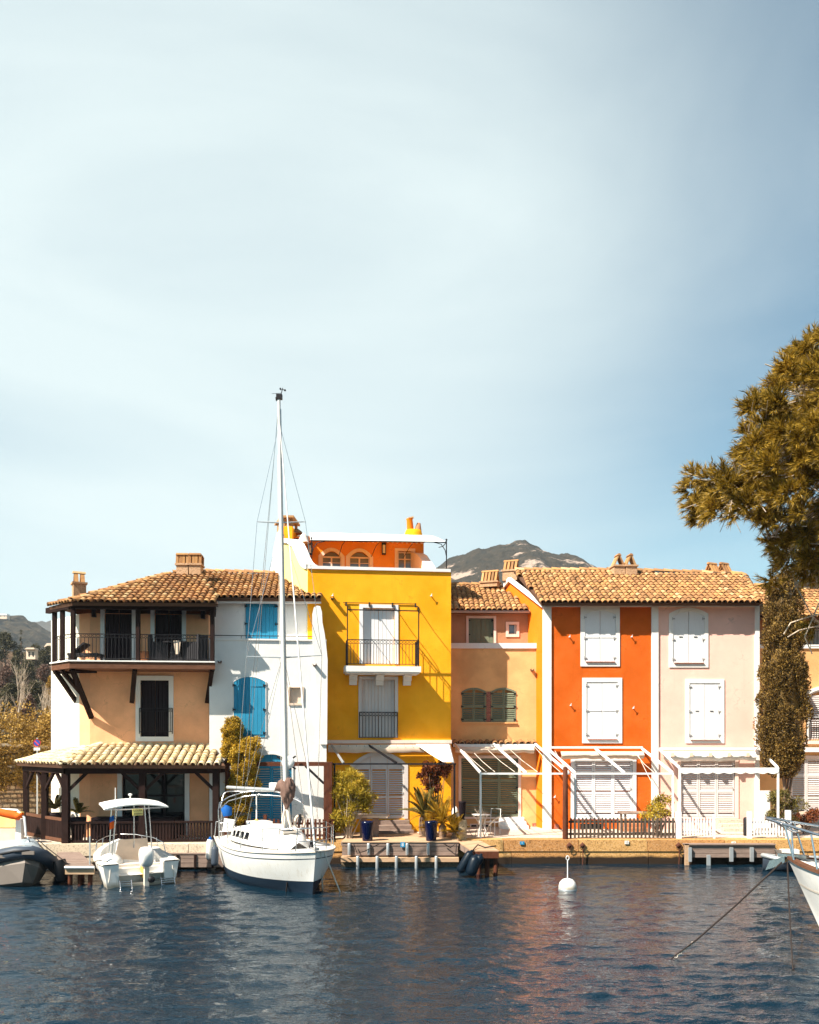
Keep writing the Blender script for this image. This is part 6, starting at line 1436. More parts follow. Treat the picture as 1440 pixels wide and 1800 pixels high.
# things at the far left of the quay
t = thing('storage_locker', 'cream storage locker behind the grey inflatable at the left edge', 'locker', (xat(8,26.6), 26.6, DECK)); MB().box(-.7,.36,0,.5,0,.42).build('base', M['canvascream'], t); MB().box(-.72,.38,-.02,.52,.425,.86).build('upper_box', M['paleyellow'], t)
t = thing('life_ring_roll', 'orange cloth roll slung on a pale pole above the inflatable', 'cloth roll', at(20,1430,25.9)); c = t.location
MB().tube([at(-30,1424,25.9), at(0,1428,25.9), at(22,1432,25.9), at(32,1436,25.85), at(40,1430,25.8)], [.10,.12,.14,.10,.05], 10).build('cloth', M['orangefab'], t, world=True); MB().tube([at(-40,1421,25.95), at(30,1424,25.9), at(43,1437,25.8), at(46,1470,25.8)], .035, 7).build('pole', M['aluwhite'], t, world=True)
o = MB().box(xat(27,26.1), xat(37,26.1), 26.1, 26.3, DECK, zat(1440,26.1)).build('power_pedestal', M['aluwhite']); tag(o, 'white service pedestal standing by the pergola corner', 'pedestal')
p = at(507,1340,26.7); t = thing('satellite_dish', 'small white satellite dish fixed above the blue arched door', 'satellite dish', p); MB().lathe([(.001,.0),(.12,.01),(.2,.05),(.2,.065),(.001,.02)], (0,0,0), 18, RX).build('dish', M['aluwhite'], t); MB().tube([(0,0,0),(.02,.2,-.05)], .015, 5).build('arm', M['iron'], t)
# buoy
p = at(998,1564,22.3); t = thing('mooring_buoy', 'white round mooring buoy with a ring rod floating on the water', 'buoy', (p.x, 22.3, 0))
MB().lathe([(.001,-.2),(.16,-.15),(.235,-.02),(.24,.03),(.235,.10),(.20,.2),(.13,.27),(.05,.295),(.001,.3)], (0,0,0), 24).build('float', M['gelcoat'], t); MB().lathe([(.242,-.02),(.246,.0),(.246,.03),(.242,.04)], (0,0,0), 24).build('band', M['galv'], t)
MB().tube([(0,0,.28),(0,0,.78)], .014, 6).build('rod', M['aluwhite'], t); MB().tube([(math.cos(a)*.04, 0, .83+math.sin(a)*.055) for a in [k*math.pi/6 for k in range(12)]], .010, 5, closed=True).build('ring', M['aluwhite'], t)

# ------------------------------------------------------------------ boats
def hullgrid(st, rows, rake, side):      # st: (x, sheer half beam, waterline half beam, sheer z)
    """rows: list of z fractions f (1 = sheer, 0 = waterline, negative = below)"""
    g = []; L_ = st[-1][0]
    for f in rows:
        r = []
        for (x, b, bw, zs) in st:
            z = zs*f if f >= 0 else f; k = 1-f if f >= 0 else 1
            w_ = b + (bw-b)*min(1, k)**1.4 if f >= 0 else bw*max(.0, 1+f*1.4)
            xr = x - rake*min(1, k)*(x/L_)**3
            r.append(Vector((xr, side*max(.0005, w_), z)))
        g.append(r)
    return g
def sm(st, n=5):      # smooth resample of stations
    out = []
    for i in range(len(st)-1):
        p0, p1, p2, p3 = st[max(i-1,0)], st[i], st[i+1], st[min(i+2, len(st)-1)]
        for k in range(n):
            t = k/n; out.append(tuple(.5*((2*b) + (-a+c)*t + (2*a-5*b+4*c-d)*t*t + (-a+3*b-3*c+d)*t**3) for a, b, c, d in zip(p0, p1, p2, p3)))
    return out + [st[-1]]
# ---------- sailing boat
rz = math.atan2(-.87, .5)
SB = thing('sailboat', 'white sailing yacht with a navy waterline and tall mast moored in the middle', 'sailboat', (-5.06, 26.2, 0), rz)
st = sm([(0,.95,.55,.99),(.8,1.12,.85,.96),(1.8,1.26,1.03,.94),(2.9,1.32,1.0,.955),(3.8,1.22,.80,.985),(4.5,.95,.5,1.02),(5.05,.55,.2,1.05),(5.42,.004,.0,1.08)])
up_, lo_ = MB(), MB()
for sd_ in (-1, 1):
    up_.grid(hullgrid(st, (1,.9,.75,.6,.45,.30), .22, sd_)); lo_.grid(hullgrid(st, (.30,.15,0,-.15,-.35), .22, sd_))
s0 = st[0]; tr_r = [(f, hullgrid(st[:2], (f,), .22, 1)[0][0]) for f in (1,.9,.75,.6,.45,.3,.15,0,-.35)]
T_ = [p for f, p in tr_r]; up_.add([Vector((0,p.y,p.z)) for p in T_[:6]] + [Vector((0,-p.y,p.z)) for p in T_[:6]][::-1], [tuple(range(12))]); lo_.add([Vector((0,p.y,p.z)) for p in T_[5:]] + [Vector((0,-p.y,p.z)) for p in T_[5:]][::-1], [tuple(range(8))])
up_.build('hull', M['gelcoat'], SB); lo_.build('hull_bottom', M['navy'], SB)
dk = MB(); rows = []
for (x, b, bw, zs) in st: rows.append([Vector((x, b*u, zs-.02+.05*(1-u*u))) for u in (-1,-.66,-.33,0,.33,.66,1)])
dk.grid(rows); dk.build('deck', M['gelcoat'], SB)
for sd_ in (-1, 1):
    MB().tube([(x, sd_*(b+.005), zs+.01) for x, b, bw, zs in st], .024, 6).build('toe_rail', M['gelcream'], SB)
    g_ = hullgrid(st, (.86,.84), .22, sd_); off_ = Vector((0, sd_*.006, 0)); MB().grid([[p+off_ for p in r] for r in g_]).build('hull_stripe', M['navy'], SB)
ct = sm([(1.0,.80,1.34,.70),(1.5,.84,1.44,.72),(2.3,.82,1.47,.68),(3.1,.70,1.43,.56),(3.8,.50,1.33,.36),(4.3,.22,1.18,.12)], 4)
cb = MB(); rows = []
for (x, w_, z, wt) in ct: zd = .99+.04; rows.append([Vector((x,-w_-.06,zd)), Vector((x,-w_,zd+.03)), Vector((x,-wt-.03,z-.07)), Vector((x,-wt+.06,z-.01)), Vector((x,0,z+.03)), Vector((x,wt-.06,z-.01)), Vector((x,wt+.03,z-.07)), Vector((x,w_,zd+.03)), Vector((x,w_+.06,zd))])
cb.grid(rows); cb.add(rows[0], [tuple(range(9))]); cb.build('cabin', M['gelcoat'], SB)
for sd_ in (-1, 1):
    for k in range(4):
        xa, xb = 1.25+k*.33, 1.25+k*.33+.28; 
        def sdp(x, u):
            i = min(range(len(ct)), key=lambda q: abs(ct[q][0]-x)); _, w_, z, wt = ct[i]; return Vector((x, sd_*(w_*(1-u)+(wt+.03)*u+.012), 1.06*(1-u)+(z-.07)*u))
        MB().add([sdp(xa,.25), sdp(xb,.25), sdp(xb-.03,.82), sdp(xa+.06,.82)], [(0,1,2,3)]).build('cabin_window', M['glassdark'], SB)
MB().box(3.35,3.75,-.22,.22,1.40,1.45).build('hatch', M['gelcream'], SB); MB().box(3.40,3.70,-.18,.18,1.452,1.458).build('hatch_glass', M['glassdark'], SB)
MB().box(.05,.95,-.62,.62,.9,1.02).build('cockpit', M['gelcream'], SB); MB().box(1.0,1.6,-.3,.3,1.46,1.52).build('sliding_hatch', M['gelcoat'], SB)
MI = INV[SB.name]
# mast and rigging (world coordinates)
foot = at(503,1457,23.25); mtop = at(490.5,700,23.25); MY = 23.25
MB().tube([foot, foot.lerp(mtop,.5), mtop], [.066,.06,.042], 10).build('mast', M['gelcoat'], SB, world=True)
mr_ = foot.lerp(mtop, .0)+Vector((.06,.0,0)); MB().tube([mr_, mtop+Vector((.045,0,-.3))], .018, 5).build('mast_track', M['galv'], SB, world=True)
def mp_(py): k = (1457-py)/(1457-700); return foot.lerp(mtop, k)
mh = MB().box(mtop.x-.07, mtop.x+.09, MY-.06, MY+.06, mtop.z-.03, mtop.z+.1); mh.tube([at(491,700,MY), at(495,690,MY), at(497,682,MY)], .012, 5).tube([at(478,692,MY), at(495,691,MY)], .006, 4).tube([at(492,685,MY), at(502,685,MY)], .010, 4)
mh.ell(at(501,686,MY), .03, 6, 4).ell(at(493,683,MY), .025, 6, 4).tube([at(486,705,MY), at(485,698,MY)], .015, 4).build('masthead_instruments', M['iron'], SB, world=True)
u1, u2 = (at(452,917,MY-.1), at(537,917,MY+.3)), (at(433,1154,MY-.2), at(566,1152,MY+.4))
for (l, r), py in ((u1, 919), (u2, 1156)):
    for e in (l, r): MB().tube([mp_(py), e], [.024,.014], 5).build('spreader', M['galv'], SB, world=True); 
def SW(x, y, z): return (Matrix.Translation((-5.06,26.2,0)) @ Matrix.Rotation(rz, 4, 'Z')) @ Vector((x, y, z))
cl, cr_ = SW(2.6,-1.25,1.02), SW(2.6,1.25,1.02)
wires = [[mp_(745), u1[0], u2[0], cl], [mp_(745), u1[1], u2[1], cr_], [mp_(925), u2[0]], [mp_(925), u2[1]], [mp_(1150), SW(2.1,-1.2,1.02)], [mp_(1150), SW(2.1,1.2,1.02)], [mp_(1150), SW(3.2,-1.2,1.02)], [mp_(1150), SW(3.2,1.2,1.02)], [mtop, SW(.05,0,1.9), SW(.02,-.5,1.05)], [mp_(712), SW(.3,-.2,2.3)]]
for wv in wires: MB().tube(wv, .0065, 4).build('rigging_wire', M['steel'], SB, world=True)
fs0, fs1 = mp_(735), SW(5.35,0,1.2); MB().tube([fs0, fs0.lerp(fs1,.5), fs1], [.012,.022,.028], 6).build('furled_forestay', M['canvas'], SB, world=True)
for dx in (-.12, .1): MB().tube([mp_(800)+Vector((dx*.5,0,0)), foot+Vector((dx,0,.1))], .006, 4).build('halyard', M['ropewhite'], SB, world=True)
# boom and wrapped sail
bo0, bo1 = mp_(1390)+Vector((-.05,.05,0)), at(400,1384,25.3); MB().tube([bo0, bo1], .05, 8).build('boom', M['galv'], SB, world=True)
rows = []; NS = 30; RR = (.05, .11, .15, .18, .19, .18, .165, .14, .10, .07, .05)
for i in range(27):
    u = i/26; py = 1368 + 54*u; cxp = 508 - 4*u; r0 = float(np.interp(u*10, range(11), RR)); r = []
    for k in range(NS):
        a_ = 2*math.pi*k/NS; f_ = 1 + .16*math.sin(5*a_ + 9*u) * (.6+.4*math.sin(13*u)) + .10*math.sin(9*a_ - 16*u) + .05*math.sin(17*a_+30*u); r.append(at(cxp, py, MY-.13) + Vector((math.cos(a_)*r0*f_, math.sin(a_)*r0*f_*.9, .02*math.sin(3*a_+8*u))))
    rows.append(r)
sa_ = MB().grid(rows, closed=True); sa_.add(rows[0], [tuple(range(NS))]); sa_.add(rows[-1], [tuple(range(NS))])
rows = []
for i in range(15):
    u = i/14; p_ = at(503-19*u, 1392-12*math.sin(u*2.6), MY-.15+.25*u); r0 = .06+.09*math.sin(math.pi*(.15+.7*u)); rows.append([p_ + Vector((.3*math.cos(a_)*r0, .75*math.sin(a_)*r0*(1+.2*math.sin(4*a_+7*u)), math.cos(a_)*r0*(1+.2*math.sin(5*a_+9*u)))) for a_ in [2*math.pi*k/16 for k in range(16)]])
sa_.grid(rows, closed=True); sa_.add(rows[-1], [tuple(range(16))])
sa_.build('wrapped_sail', M['sailcloth'], SB, world=True)
sh_ = MB().tube([at(506,1420,MY-.1), at(508,1440,MY-.12), at(513,1458,MY-.1)], [.06,.05,.04], 7).tube([at(500,1424,MY-.1), at(497,1440,MY-.12), at(500,1458,MY-.1)], [.03,.03,.02], 6); sh_.build('mast_sheath', M['gelcream'], SB, world=True)
MB().box(at(474,1377,24.3).x, at(487,1377,24.3).x, 24.2, 24.4, zat(1388,24.3), zat(1376,24.3)).build('life_raft_box', M['canvas'], SB, world=True)
# cockpit hoops, pushpit, pulpit, stanchions
def hoop(pts, r=.018, nm='bimini_hoop'): MB().tube([at(a, b, c) for a, b, c in pts], r, 6).build(nm, M['steel'], SB, world=True)
hoop([(385,1482,25.4),(384,1425,25.4),(386,1411,25.4),(402,1401,25.3),(425,1393,25.2),(450,1390,25.1),(480,1391,25.0),(505,1396,24.9),(525,1404,24.8),(533,1414,24.8),(531,1424,24.8),(538,1480,24.8)])
hoop([(389,1478,25.6),(390,1418,25.6),(402,1408,25.5),(430,1400,25.4),(455,1397,25.3),(490,1399,25.2),(520,1405,25.1),(532,1412,25.0)])
hoop([(387,1420,25.5),(394,1395,25.6),(400,1391,25.7),(430,1391,25.7),(500,1391,25.4)])
hoop([(376,1480,25.6),(380,1444,25.5),(386,1444,25.5)], .014, 'pushpit'); hoop([(386,1447,25.4),(405,1446,25.3),(418,1458,25.1)], .014, 'pushpit'); hoop([(386,1462,25.4),(410,1461,25.3)], .012, 'pushpit')
for sd_ in (-1, 1):
    for x in (1.0, 2.2, 3.3, 4.3):
        b = np.interp(x, [s[0] for s in st], [s[1] for s in st]); MB().tube([(x, sd_*(b-.05), 1.0), (x, sd_*(b-.05), 1.62)], .013, 5).build('stanchion', M['steel'], SB)
    P_ = [(x, sd_*(np.interp(x, [s[0] for s in st], [s[1] for s in st])-.05)) for x in (.4,1.0,2.2,3.3,4.3)]
    for z in (1.60, 1.32): MB().tube([(x, y, z) for x, y in P_], .005, 4).build('lifeline', M['steel'], SB)
pp = [(4.3,-.98,1.62),(4.8,-.72,1.66),(5.2,-.4,1.68),(5.42,0,1.70),(5.2,.4,1.68),(4.8,.72,1.66),(4.3,.98,1.62)]; MB().tube(pp, .016, 6).build('pulpit', M['steel'], SB); MB().tube([(x, y, 1.36) for x, y, z in pp], .012, 5).build('pulpit', M['steel'], SB)
for i in (1, 2, 4, 5): MB().tube([(pp[i][0]-.1, pp[i][1]*1.05, 1.08), pp[i]], .013, 5).build('pulpit_leg', M['steel'], SB)
MB().lathe([(.06,0),(.07,.08),(.04,.1),(.06,.2),(.001,.22)], (5.15,0,1.15), 10).build('furling_drum', M['black'], SB); MB().box(5.2,5.5,-.06,.06,1.14,1.2).build('bow_roller', M['steel'], SB)
MB().lathe([(.001,0),(.05,0),(.055,.1),(.03,.12),(.001,.13)], (1.8,-.5,1.44), 10).build('winch', M['steel'], SB)
MB().tube([at(451,1440,25.2), at(452,1468,25.2)], .045, 8).build('danbuoy', M['yellowplast'], SB, world=True); MB().tube([at(451,1396,25.2), at(451,1440,25.2)], .02, 6).build('danbuoy_pole', M['gelcoat'], SB, world=True)
o = MB().tube([(0,0,0),(.02,0,-.1),(.05,0,-.32)], [.02,.17,.13], 12).build('life_bag', M['bluefab']); tag(o, 'bright blue bag hanging on the stern frame of the sailing boat', 'bag'); o.location = at(397,1415,25.3)
o = MB().box(-.16,.16,-.05,.05,-.35,0).build('horseshoe_buoy', M['canvas']); tag(o, 'white pack strapped under the blue bag at the sailing boat stern', 'life buoy'); o.location = at(404,1440,25.2); o.rotation_euler = (0,.15,0)
t = thing('barbecue', 'coiled rope and dark gear on the port rail of the sailing boat', 'rope coil', at(527,1446,24.5)); MB().tube([Vector((math.cos(a)*.14, .03*math.sin(3*a), math.sin(a)*.2)) for a in [k*math.pi/7 for k in range(14)]], .04, 6, closed=True).build('rope_loops', M['canvascream'], t); MB().tube([(0,-.03,.24),(.02,-.03,.1),(-.03,-.03,-.1)], [.05,.05,.02], 7).build('strap', M['black'], t); t.name = 'rope_coil'
bw = SW(5.42,0,1.12)
for a, b, r_, m_, lb in ((SW(5.0,-.5,1.1), at(503,1569,22.0), .016, 'rope', 'dark mooring line running down left from the sailing boat bow'), (SW(5.2,-.35,1.1), at(532,1562,22.3), .018, 'rope', 'dark mooring line hanging straight beside the sailing boat stem'),
                     (SW(5.35,.15,1.1), at(567,1560,22.3), .020, 'ropewhite', 'greyish mooring line hanging right of the sailing boat stem'), (SW(5.2,.3,1.1), at(598,1568,22.0), .016, 'ropewhite', 'pale mooring line slanting down right from the sailing boat bow')):
    o = MB().tube([a, b, b + (b-a)*.15], r_, 6).build('mooring_line', M[m_]); tag(o, lb, 'rope')
p = SW(1.35,-1.27,.98); fender('fender', 'dark grey fender hanging on the side of the sailing boat', p+Vector((-.06,-.06,-.10)), p+Vector((-.06,-.1,-.66)), .105, M['rubbergrey'])
fender('fender', 'white fender with a blue top at the stern of the sailing boat', SW(.0,-1.08,.93), SW(.0,-1.12,.30), .10, M['gelcoat'], ends=M['bluefab'])

# ---------- motorboat seen from the stern
rz = math.atan2(.86, -.51); MBt = thing('motorboat', 'white open motorboat with an outboard engine and canopy seen from its stern', 'motorboat', (-7.2, 22.95, 0), rz)
st = sm([(0,1.0,.86,.62),(.8,1.04,.86,.64),(1.6,.92,.66,.72),(2.3,.62,.3,.82),(2.75,.2,.05,.92),(2.9,.004,.0,.95)])
hb = MB()
for sd_ in (-1, 1):
    hb.grid(hullgrid(st, (1,.85,.6,.3,0,-.3), .35, sd_))
    inn = [[Vector((x, sd_*max(.01, b), zs)), Vector((x, sd_*max(.0, b-.16), zs+.012)), Vector((min(x, 2.5), sd_*max(.0, b-.18), .3))] for x, b, bw, zs in st]; hb.grid(inn, sm=False)
    hb.prism([(sd_*.60,-.2),(sd_*.86,-.2),(sd_*1.0,.62),(sd_*.60,.62)], 0, .45, 'x')
hb.add([(x, s*(b-.1), .3) for s in (-1, 1) for x, b in ((0,1.0),(2.3,.6))][0:2] + [(2.3,.5,.3),(0,.9,.3)], [(0,1,2,3)])
hb.prism([(-.6,-.25),(.6,-.25),(.6,.44),(-.6,.44)], .34, .5, 'x'); hb.box(0,.34,-.6,.6,-.25,.08)
hb.build('hull', M['gelcoat'], MBt)
for sd_ in (-1, 1): MB().tube([(x, sd_*(b+.01), zs-.02) for x, b, bw, zs in st], .02, 5).build('rub_rail', M['gelcream'], MBt); MB().box(-.012,.0,sd_*.62,sd_*.99,.60,.625).build('stern_trim', M['iron'], MBt)
MB().prism([(-.42,.3),(.42,.3),(.34,1.02),(-.34,1.02)], 1.15, 1.5, 'x').build('console', M['gelcoat'], MBt)
cv = MB(); g_ = []
for i in range(7):
    u = i/6; g_.append([Vector((1.10-.10*v+.03*math.sin(5*u+3*v), (.50-.12*v)*(1-2*u)*(1), .55+.60*v + .03*math.sin(6*u)*(1-v))) for v in np.linspace(0, 1, 6)])
cv.grid(g_); cv.build('seat_cover', M['canvascream'], MBt)
MB().ell((1.0,.62,.52), (.45,.34,.26), 16, 10).build('starboard_cushion', M['gelcoat'], MBt); MB().box(.5,.95,-.85,-.2,.3,.5).build('stern_seat', M['gelcream'], MBt); MB().box(.5,.8,-.2,.55,.3,.52).build('stern_seat', M['gelcream'], MBt)
MB().prism([(.6,.45),(1.9,.72),(1.9,.78),(.6,.60)], -.92, -.70).build('side_shelf', M['gelcoat'], MBt)
# outboard engine
ob_ = thing('outboard_tmp', 'x', 'x', (0,0,0)); C.objects.unlink(ob_); bpy.data.objects.remove(ob_)
cw = MB(); rows = []
for z, rx, ry, dx in ((.50,.10,.10,.05),(.54,.17,.15,.02),(.66,.22,.18,0),(.82,.24,.19,0),(.95,.22,.18,.0),(1.02,.15,.13,.02),(1.04,.02,.02,.03)):
    rows.append([Vector((dx-.08 + rx*(abs(math.cos(a))**.7)*np.sign(math.cos(a)), -.10 + ry*(abs(math.sin(a))**.7)*np.sign(math.sin(a)), z)) for a in [k*2*math.pi/18 for k in range(18)]])
cw.grid([[Vector(map(float, p)) for p in r] for r in rows], closed=True); en = cw.build('outboard_engine', M['gelcoat'], MBt)
MB().prism([(-.16,.52),(.04,.52),(.0,.12),(-.02,-.3),(-.14,-.3),(-.14,.12)], -.16, -.04).build('engine_leg', M['gelcream'], en); MB().box(-.02,.3,-.17,-.03,.2,.5).build('engine_bracket', M['yellowplast'], en)
MB().ell((-.14,-.22,.16), (.06,.10,.09), 8, 6).build('tiller_knob', M['black'], en)
# canopy
cz = 2.10; rows = []
for i in range(11):
    v = -1+2*i/10; rows.append([Vector((.55+1.05*u, .86*v*(1-.06*u), cz + .10*(1-v*v) - .05*(1-u)**2 + .04*u)) for u in np.linspace(0, 1, 7)])
cp = MB().grid(rows).grid([[p-Vector((0,0,.035)) for p in r] for r in rows]); cp.add([p for r in (rows[0],) for p in r]+[p-Vector((0,0,.035)) for p in rows[0]][::-1], [tuple(range(14))]); cp.add([r[0] for r in rows]+[r[0]-Vector((0,0,.035)) for r in rows][::-1], [tuple(range(22))]); cp.build('canopy', M['canvas'], MBt)
for (x, y, x2, y2) in ((.75,.5,.85,.62),(1.4,.5,1.35,.58),(.75,-.36,.85,-.5),(1.4,-.4,1.35,-.5)): MB().tube([(x2, y2, .5), (x, y, cz-.0)], .018, 6).build('canopy_post', M['steel'], MBt)
MB().tube([(.6,-.82,cz-.08),(.6,.82,cz-.08)], .014, 5).tube([(.72,.5,cz-.1),(.72,-.36,cz-.1)], .014, 5).build('canopy_rail', M['steel'], MBt)
MB().tube([(1.1,.06,cz+.1),(1.1,.06,cz+.26)], .02, 6).ell((1.1,.06,cz+.28), (.06,.06,.035), 8, 5).build('navigation_light', M['gelcoat'], MBt); MB().tube([(.8,.52,1.6),(.8,.52,cz+.5)], .014, 5).build('antenna', M['gelcoat'], MBt)
MB().tube([(1.0,-.02,.9),(1.0,-.02,cz)], .015, 5).build('canopy_post', M['steel'], MBt)
fl = MB().grid([[Vector((.68+.02*math.sin(4*u), .58+.12*u, 1.86-.30*v-.05*u)) for u in np.linspace(0,1,4)] for v in (0,.3,.5)]); fl.build('flag_blue', M['bluefab'], MBt)
fl = MB().grid([[Vector((.68+.02*math.sin(4*u), .58+.12*u, 1.86-.30*v-.05*u)) for u in np.linspace(0,1,4)] for v in (.5,.8,1.15)]); fl.build('flag_orange', M['orangefab'], MBt)
bd = MB().box(.50,.52,-.15,.13,cz-.26,cz-.08).build('sign_board', M['paleyellow'], MBt)
for txt, dz, sz in (('LOUER', .045, .075), ('06 12 34', -.045, .055)):
    if txt.startswith('0'):
        q = MB(); [q.box(.494,.498,-.13+k*.033,-.13+k*.033+.018,cz-.235,cz-.20) for k in range(7)]; q.build('lettering', M['rust'], bd, kind='stuff'); continue
    cu = bpy.data.curves.new('lettering', 'FONT'); cu.body = txt; cu.size = sz; cu.align_x = 'CENTER'; cu.align_y = 'CENTER'; cu.extrude = .002
    o = bpy.data.objects.new('tmp', cu); C.objects.link(o); me = bpy.data.meshes.new_from_object(o.evaluated_get(bpy.context.evaluated_depsgraph_get())); bpy.data.objects.remove(o)
    me.materials.clear(); me.materials.append(M['rust']); q = link('lettering', me, bd); q.matrix_basis = Matrix.Translation((.496, -.01, cz-.17+dz)) @ Matrix.Rotation(-math.pi/2, 4, 'Z') @ Matrix.Rotation(math.pi/2, 4, 'X')
for sd_ in (-1, 1):
    MB().tube([(1.2, sd_*.95, .66), (1.35, sd_*.93, .95), (1.9, sd_*.78, 1.05), (2.5, sd_*.42, 1.1), (2.85, sd_*.05, 1.1)], .013, 5).build('bow_rail', M['steel'], MBt)
    for x, b in ((1.7,.86),(2.3,.58)): MB().tube([(x, sd_*b, .78), (x+.05, sd_*(b-.03), 1.06)], .011, 5).build('rail_leg', M['steel'], MBt)
for (y0, y1, nm) in ((.28,.58,'swim_ladder'),(-.86,-.5,'swim_step')):
    q = MB(); [q.tube([(-.03-.03*k,y0,.14-.05*k),(-.03-.03*k,y1,.14-.05*k)], .013, 5) for k in range(4)]; q.tube([(-.02,y0,.18),(-.14,y0,-.06)], .013, 5).tube([(-.02,y1,.18),(-.14,y1,-.06)], .013, 5); q.build(nm, M['steel'], MBt)
for sd_ in (-1, 1): MB().tube([(-.02, sd_*.82, .48), (-.035, sd_*.84, .3), (-.02, sd_*.86, .15)], .014, 5).build('grab_rope', M['ropewhite'], MBt)
MB().tube([at(158,1520,22.85), at(158,1470,22.85)], .02, 6).build('x', M['galv']).name = 'mooring_pole'; tag(bpy.data.objects['mooring_pole'], 'thin grey pole standing on the front corner of the left jetty', 'pole')
o = MB().tube([at(161,1518,22.9), at(172,1512,23.0), at(190,1515,23.05)], .012, 5).build('mooring_line', M['rope']); tag(o, 'dark line tying the motorboat to the left jetty', 'rope')

# ---------- grey inflatable
RB = thing('inflatable_boat', 'grey inflatable dinghy with its hull raised at the left edge', 'dinghy', (at(30,1510,23.3).x, 23.3, 0))
tp = [(-85,1528,24.4),(-60,1520,23.5),(-25,1512,22.95),(5,1504,22.7),(30,1499,22.6),(55,1498,22.62),(76,1505,22.9),(92,1518,23.6),(102,1528,24.4),(108,1532,25.0)]
P_ = [at(*q) for q in tp]; MB().tube(P_, [.17,.19,.19,.185,.18,.18,.185,.19,.18,.12], 14).build('inflatable_tube', M['rubbergrey'], RB, world=True)
MB().tube([p + Vector((0,-.02,.135)) for p in P_[1:-1]], .045, 7).build('pale_tube_top', M['rubberpale'], RB, world=True); MB().tube([p + Vector((0,-.178,.06)) for p in P_[1:7]], .03, 6).build('rubbing_strip', M['black'], RB, world=True)
for i in (3, 5): MB().box(P_[i].x-.16, P_[i].x+.16, P_[i].y-.205, P_[i].y-.16, P_[i].z-.04, P_[i].z+.05).build('bow_pad', M['hullgrey'], RB, world=True)
rows = [[at(-60,1512,23.4), at(-25,1500,22.9), at(8,1490,22.7), at(35,1486,22.62), at(58,1486,22.7), at(72,1492,22.95)], [at(-60,1486,24.4), at(-20,1481,24.2), at(10,1478,24.0), at(38,1475,23.9), at(58,1474,23.9), at(66,1480,23.9)], [at(-60,1484,25.2), at(-20,1481,25.2), at(10,1480,25.2), at(38,1480,25.2), at(62,1482,25.2), at(85,1500,25.2)]]
MB().grid(rows).build('bow_deck', M['rubberpale'], RB, world=True)
hl = MB().grid([[at(-70,1530,23.6), at(-20,1519,22.95), at(10,1510,22.72), at(43,1506,22.62), at(70,1511,22.9), at(84,1524,23.6)], [at(-70,1540,23.55), at(-20,1530,22.8), at(8,1522,22.6), at(44,1517,22.45), at(68,1524,22.75), at(80,1534,23.5)], [at(-70,1555,23.7), at(-25,1556,22.9), at(5,1555,22.7), at(39,1551,22.5), at(58,1552,22.9), at(70,1550,23.5)], [at(-70,1570,24.2), at(-25,1572,23.6), at(5,1572,23.4), at(39,1565,23.0), at(58,1565,23.3), at(70,1560,23.8)]], sm=False); hl.build('hull', M['hullgrey'], RB, world=True)
MB().lathe([(.09,0),(.1,.03),(.04,.05),(.04,.14),(.06,.16),(.001,.17)], at(50,1482,23.3), 12).build('bow_post', M['steel'], RB, world=True); MB().tube([at(41,1483,23.2), at(46,1486,23.2), at(53,1486,23.2), at(58,1481,23.2)], .02, 6).build('grab_handle', M['black'], RB, world=True)
o = MB().tube([at(64,1474,23.9), at(85,1492,23.5), at(119,1518,22.9)], .014, 5).build('mooring_line', M['rope']); tag(o, 'dark line from the grey inflatable to the left jetty', 'rope')
o = MB().tube([at(104,1512,23.1), at(108,1530,23.1), at(110,1545,23.2)], [.16,.2,.16], 12).build('tyre_fender', M['black']); tag(o, 'black rubber fender between the grey inflatable and the left jetty', 'fender')

# ---------- yacht at the right edge
dx, dy = -.72, .69; rz = math.atan2(dy, dx); tip = Vector((7.56, 17.05, 0)); L_ = 7.0; org = tip - Vector((dx, dy, 0))*L_
YT = thing('motor_yacht', 'bow of a white yacht with a wooden rail and steel pulpit at the right edge', 'yacht', (org.x, org.y, 0), rz)
st = sm([(0,1.25,1.0,1.15),(1.8,1.35,1.1,1.15),(3.6,1.32,.95,1.2),(5.0,1.12,.55,1.32),(6.0,.80,.22,1.44),(6.6,.45,.06,1.53),(7.0,.004,.0,1.60)])
hb = MB()
for sd_ in (-1, 1): hb.grid(hullgrid(st, (1,.85,.65,.45,.25,.1,0,-.25), .75, sd_))
hb.build('hull', M['gelcoat'], YT)
MB().grid([[Vector((x, b*u, zs-.04+.05*(1-u*u))) for u in (-.97,-.5,0,.5,.97)] for x, b, bw, zs in st]).build('deck', M['gelcoat'], YT)
for sd_ in (-1, 1):
    rows = [[Vector((x, sd_*(b+.03), zs+.035)) for x, b, bw, zs in st], [Vector((x, sd_*max(0, b-.14), zs+.05)) for x, b, bw, zs in st]]; MB().grid(rows).grid([[p-Vector((0,0,.06)) for p in rows[0]], rows[0]]).build('wooden_rail', M['brownbeam'], YT)
    g_ = hullgrid(st, (.70,.67), .75, sd_); MB().grid([[p+Vector((0, sd_*.008, 0)) for p in r] for r in g_]).build('hull_stripe', M['gelcream'], YT)
MB().box(1.0,5.2,-.7,.7,1.2,1.62).build('coachroof', M['gelcoat'], YT)
rt = [(5.0,-1.08,2.02),(5.8,-.84,2.1),(6.5,-.5,2.2),(6.95,-.26,2.27),(7.25,-.17,2.3),(7.42,-.02,2.31),(7.25,.17,2.3),(6.95,.26,2.27),(6.5,.5,2.2),(5.8,.84,2.1),(5.0,1.08,2.02),(3.5,1.25,1.95)]
rt = [(3.5,-1.25,1.95)] + rt
YT2 = MB().tube(rt[:5]+[(7.1,-.22,2.28),(6.85,-.12,2.14),(6.8,0,2.1),(6.85,.12,2.14),(7.1,.22,2.28)]+rt[8:], .028, 8); YT2.build('pulpit_rail', M['steel'], YT)
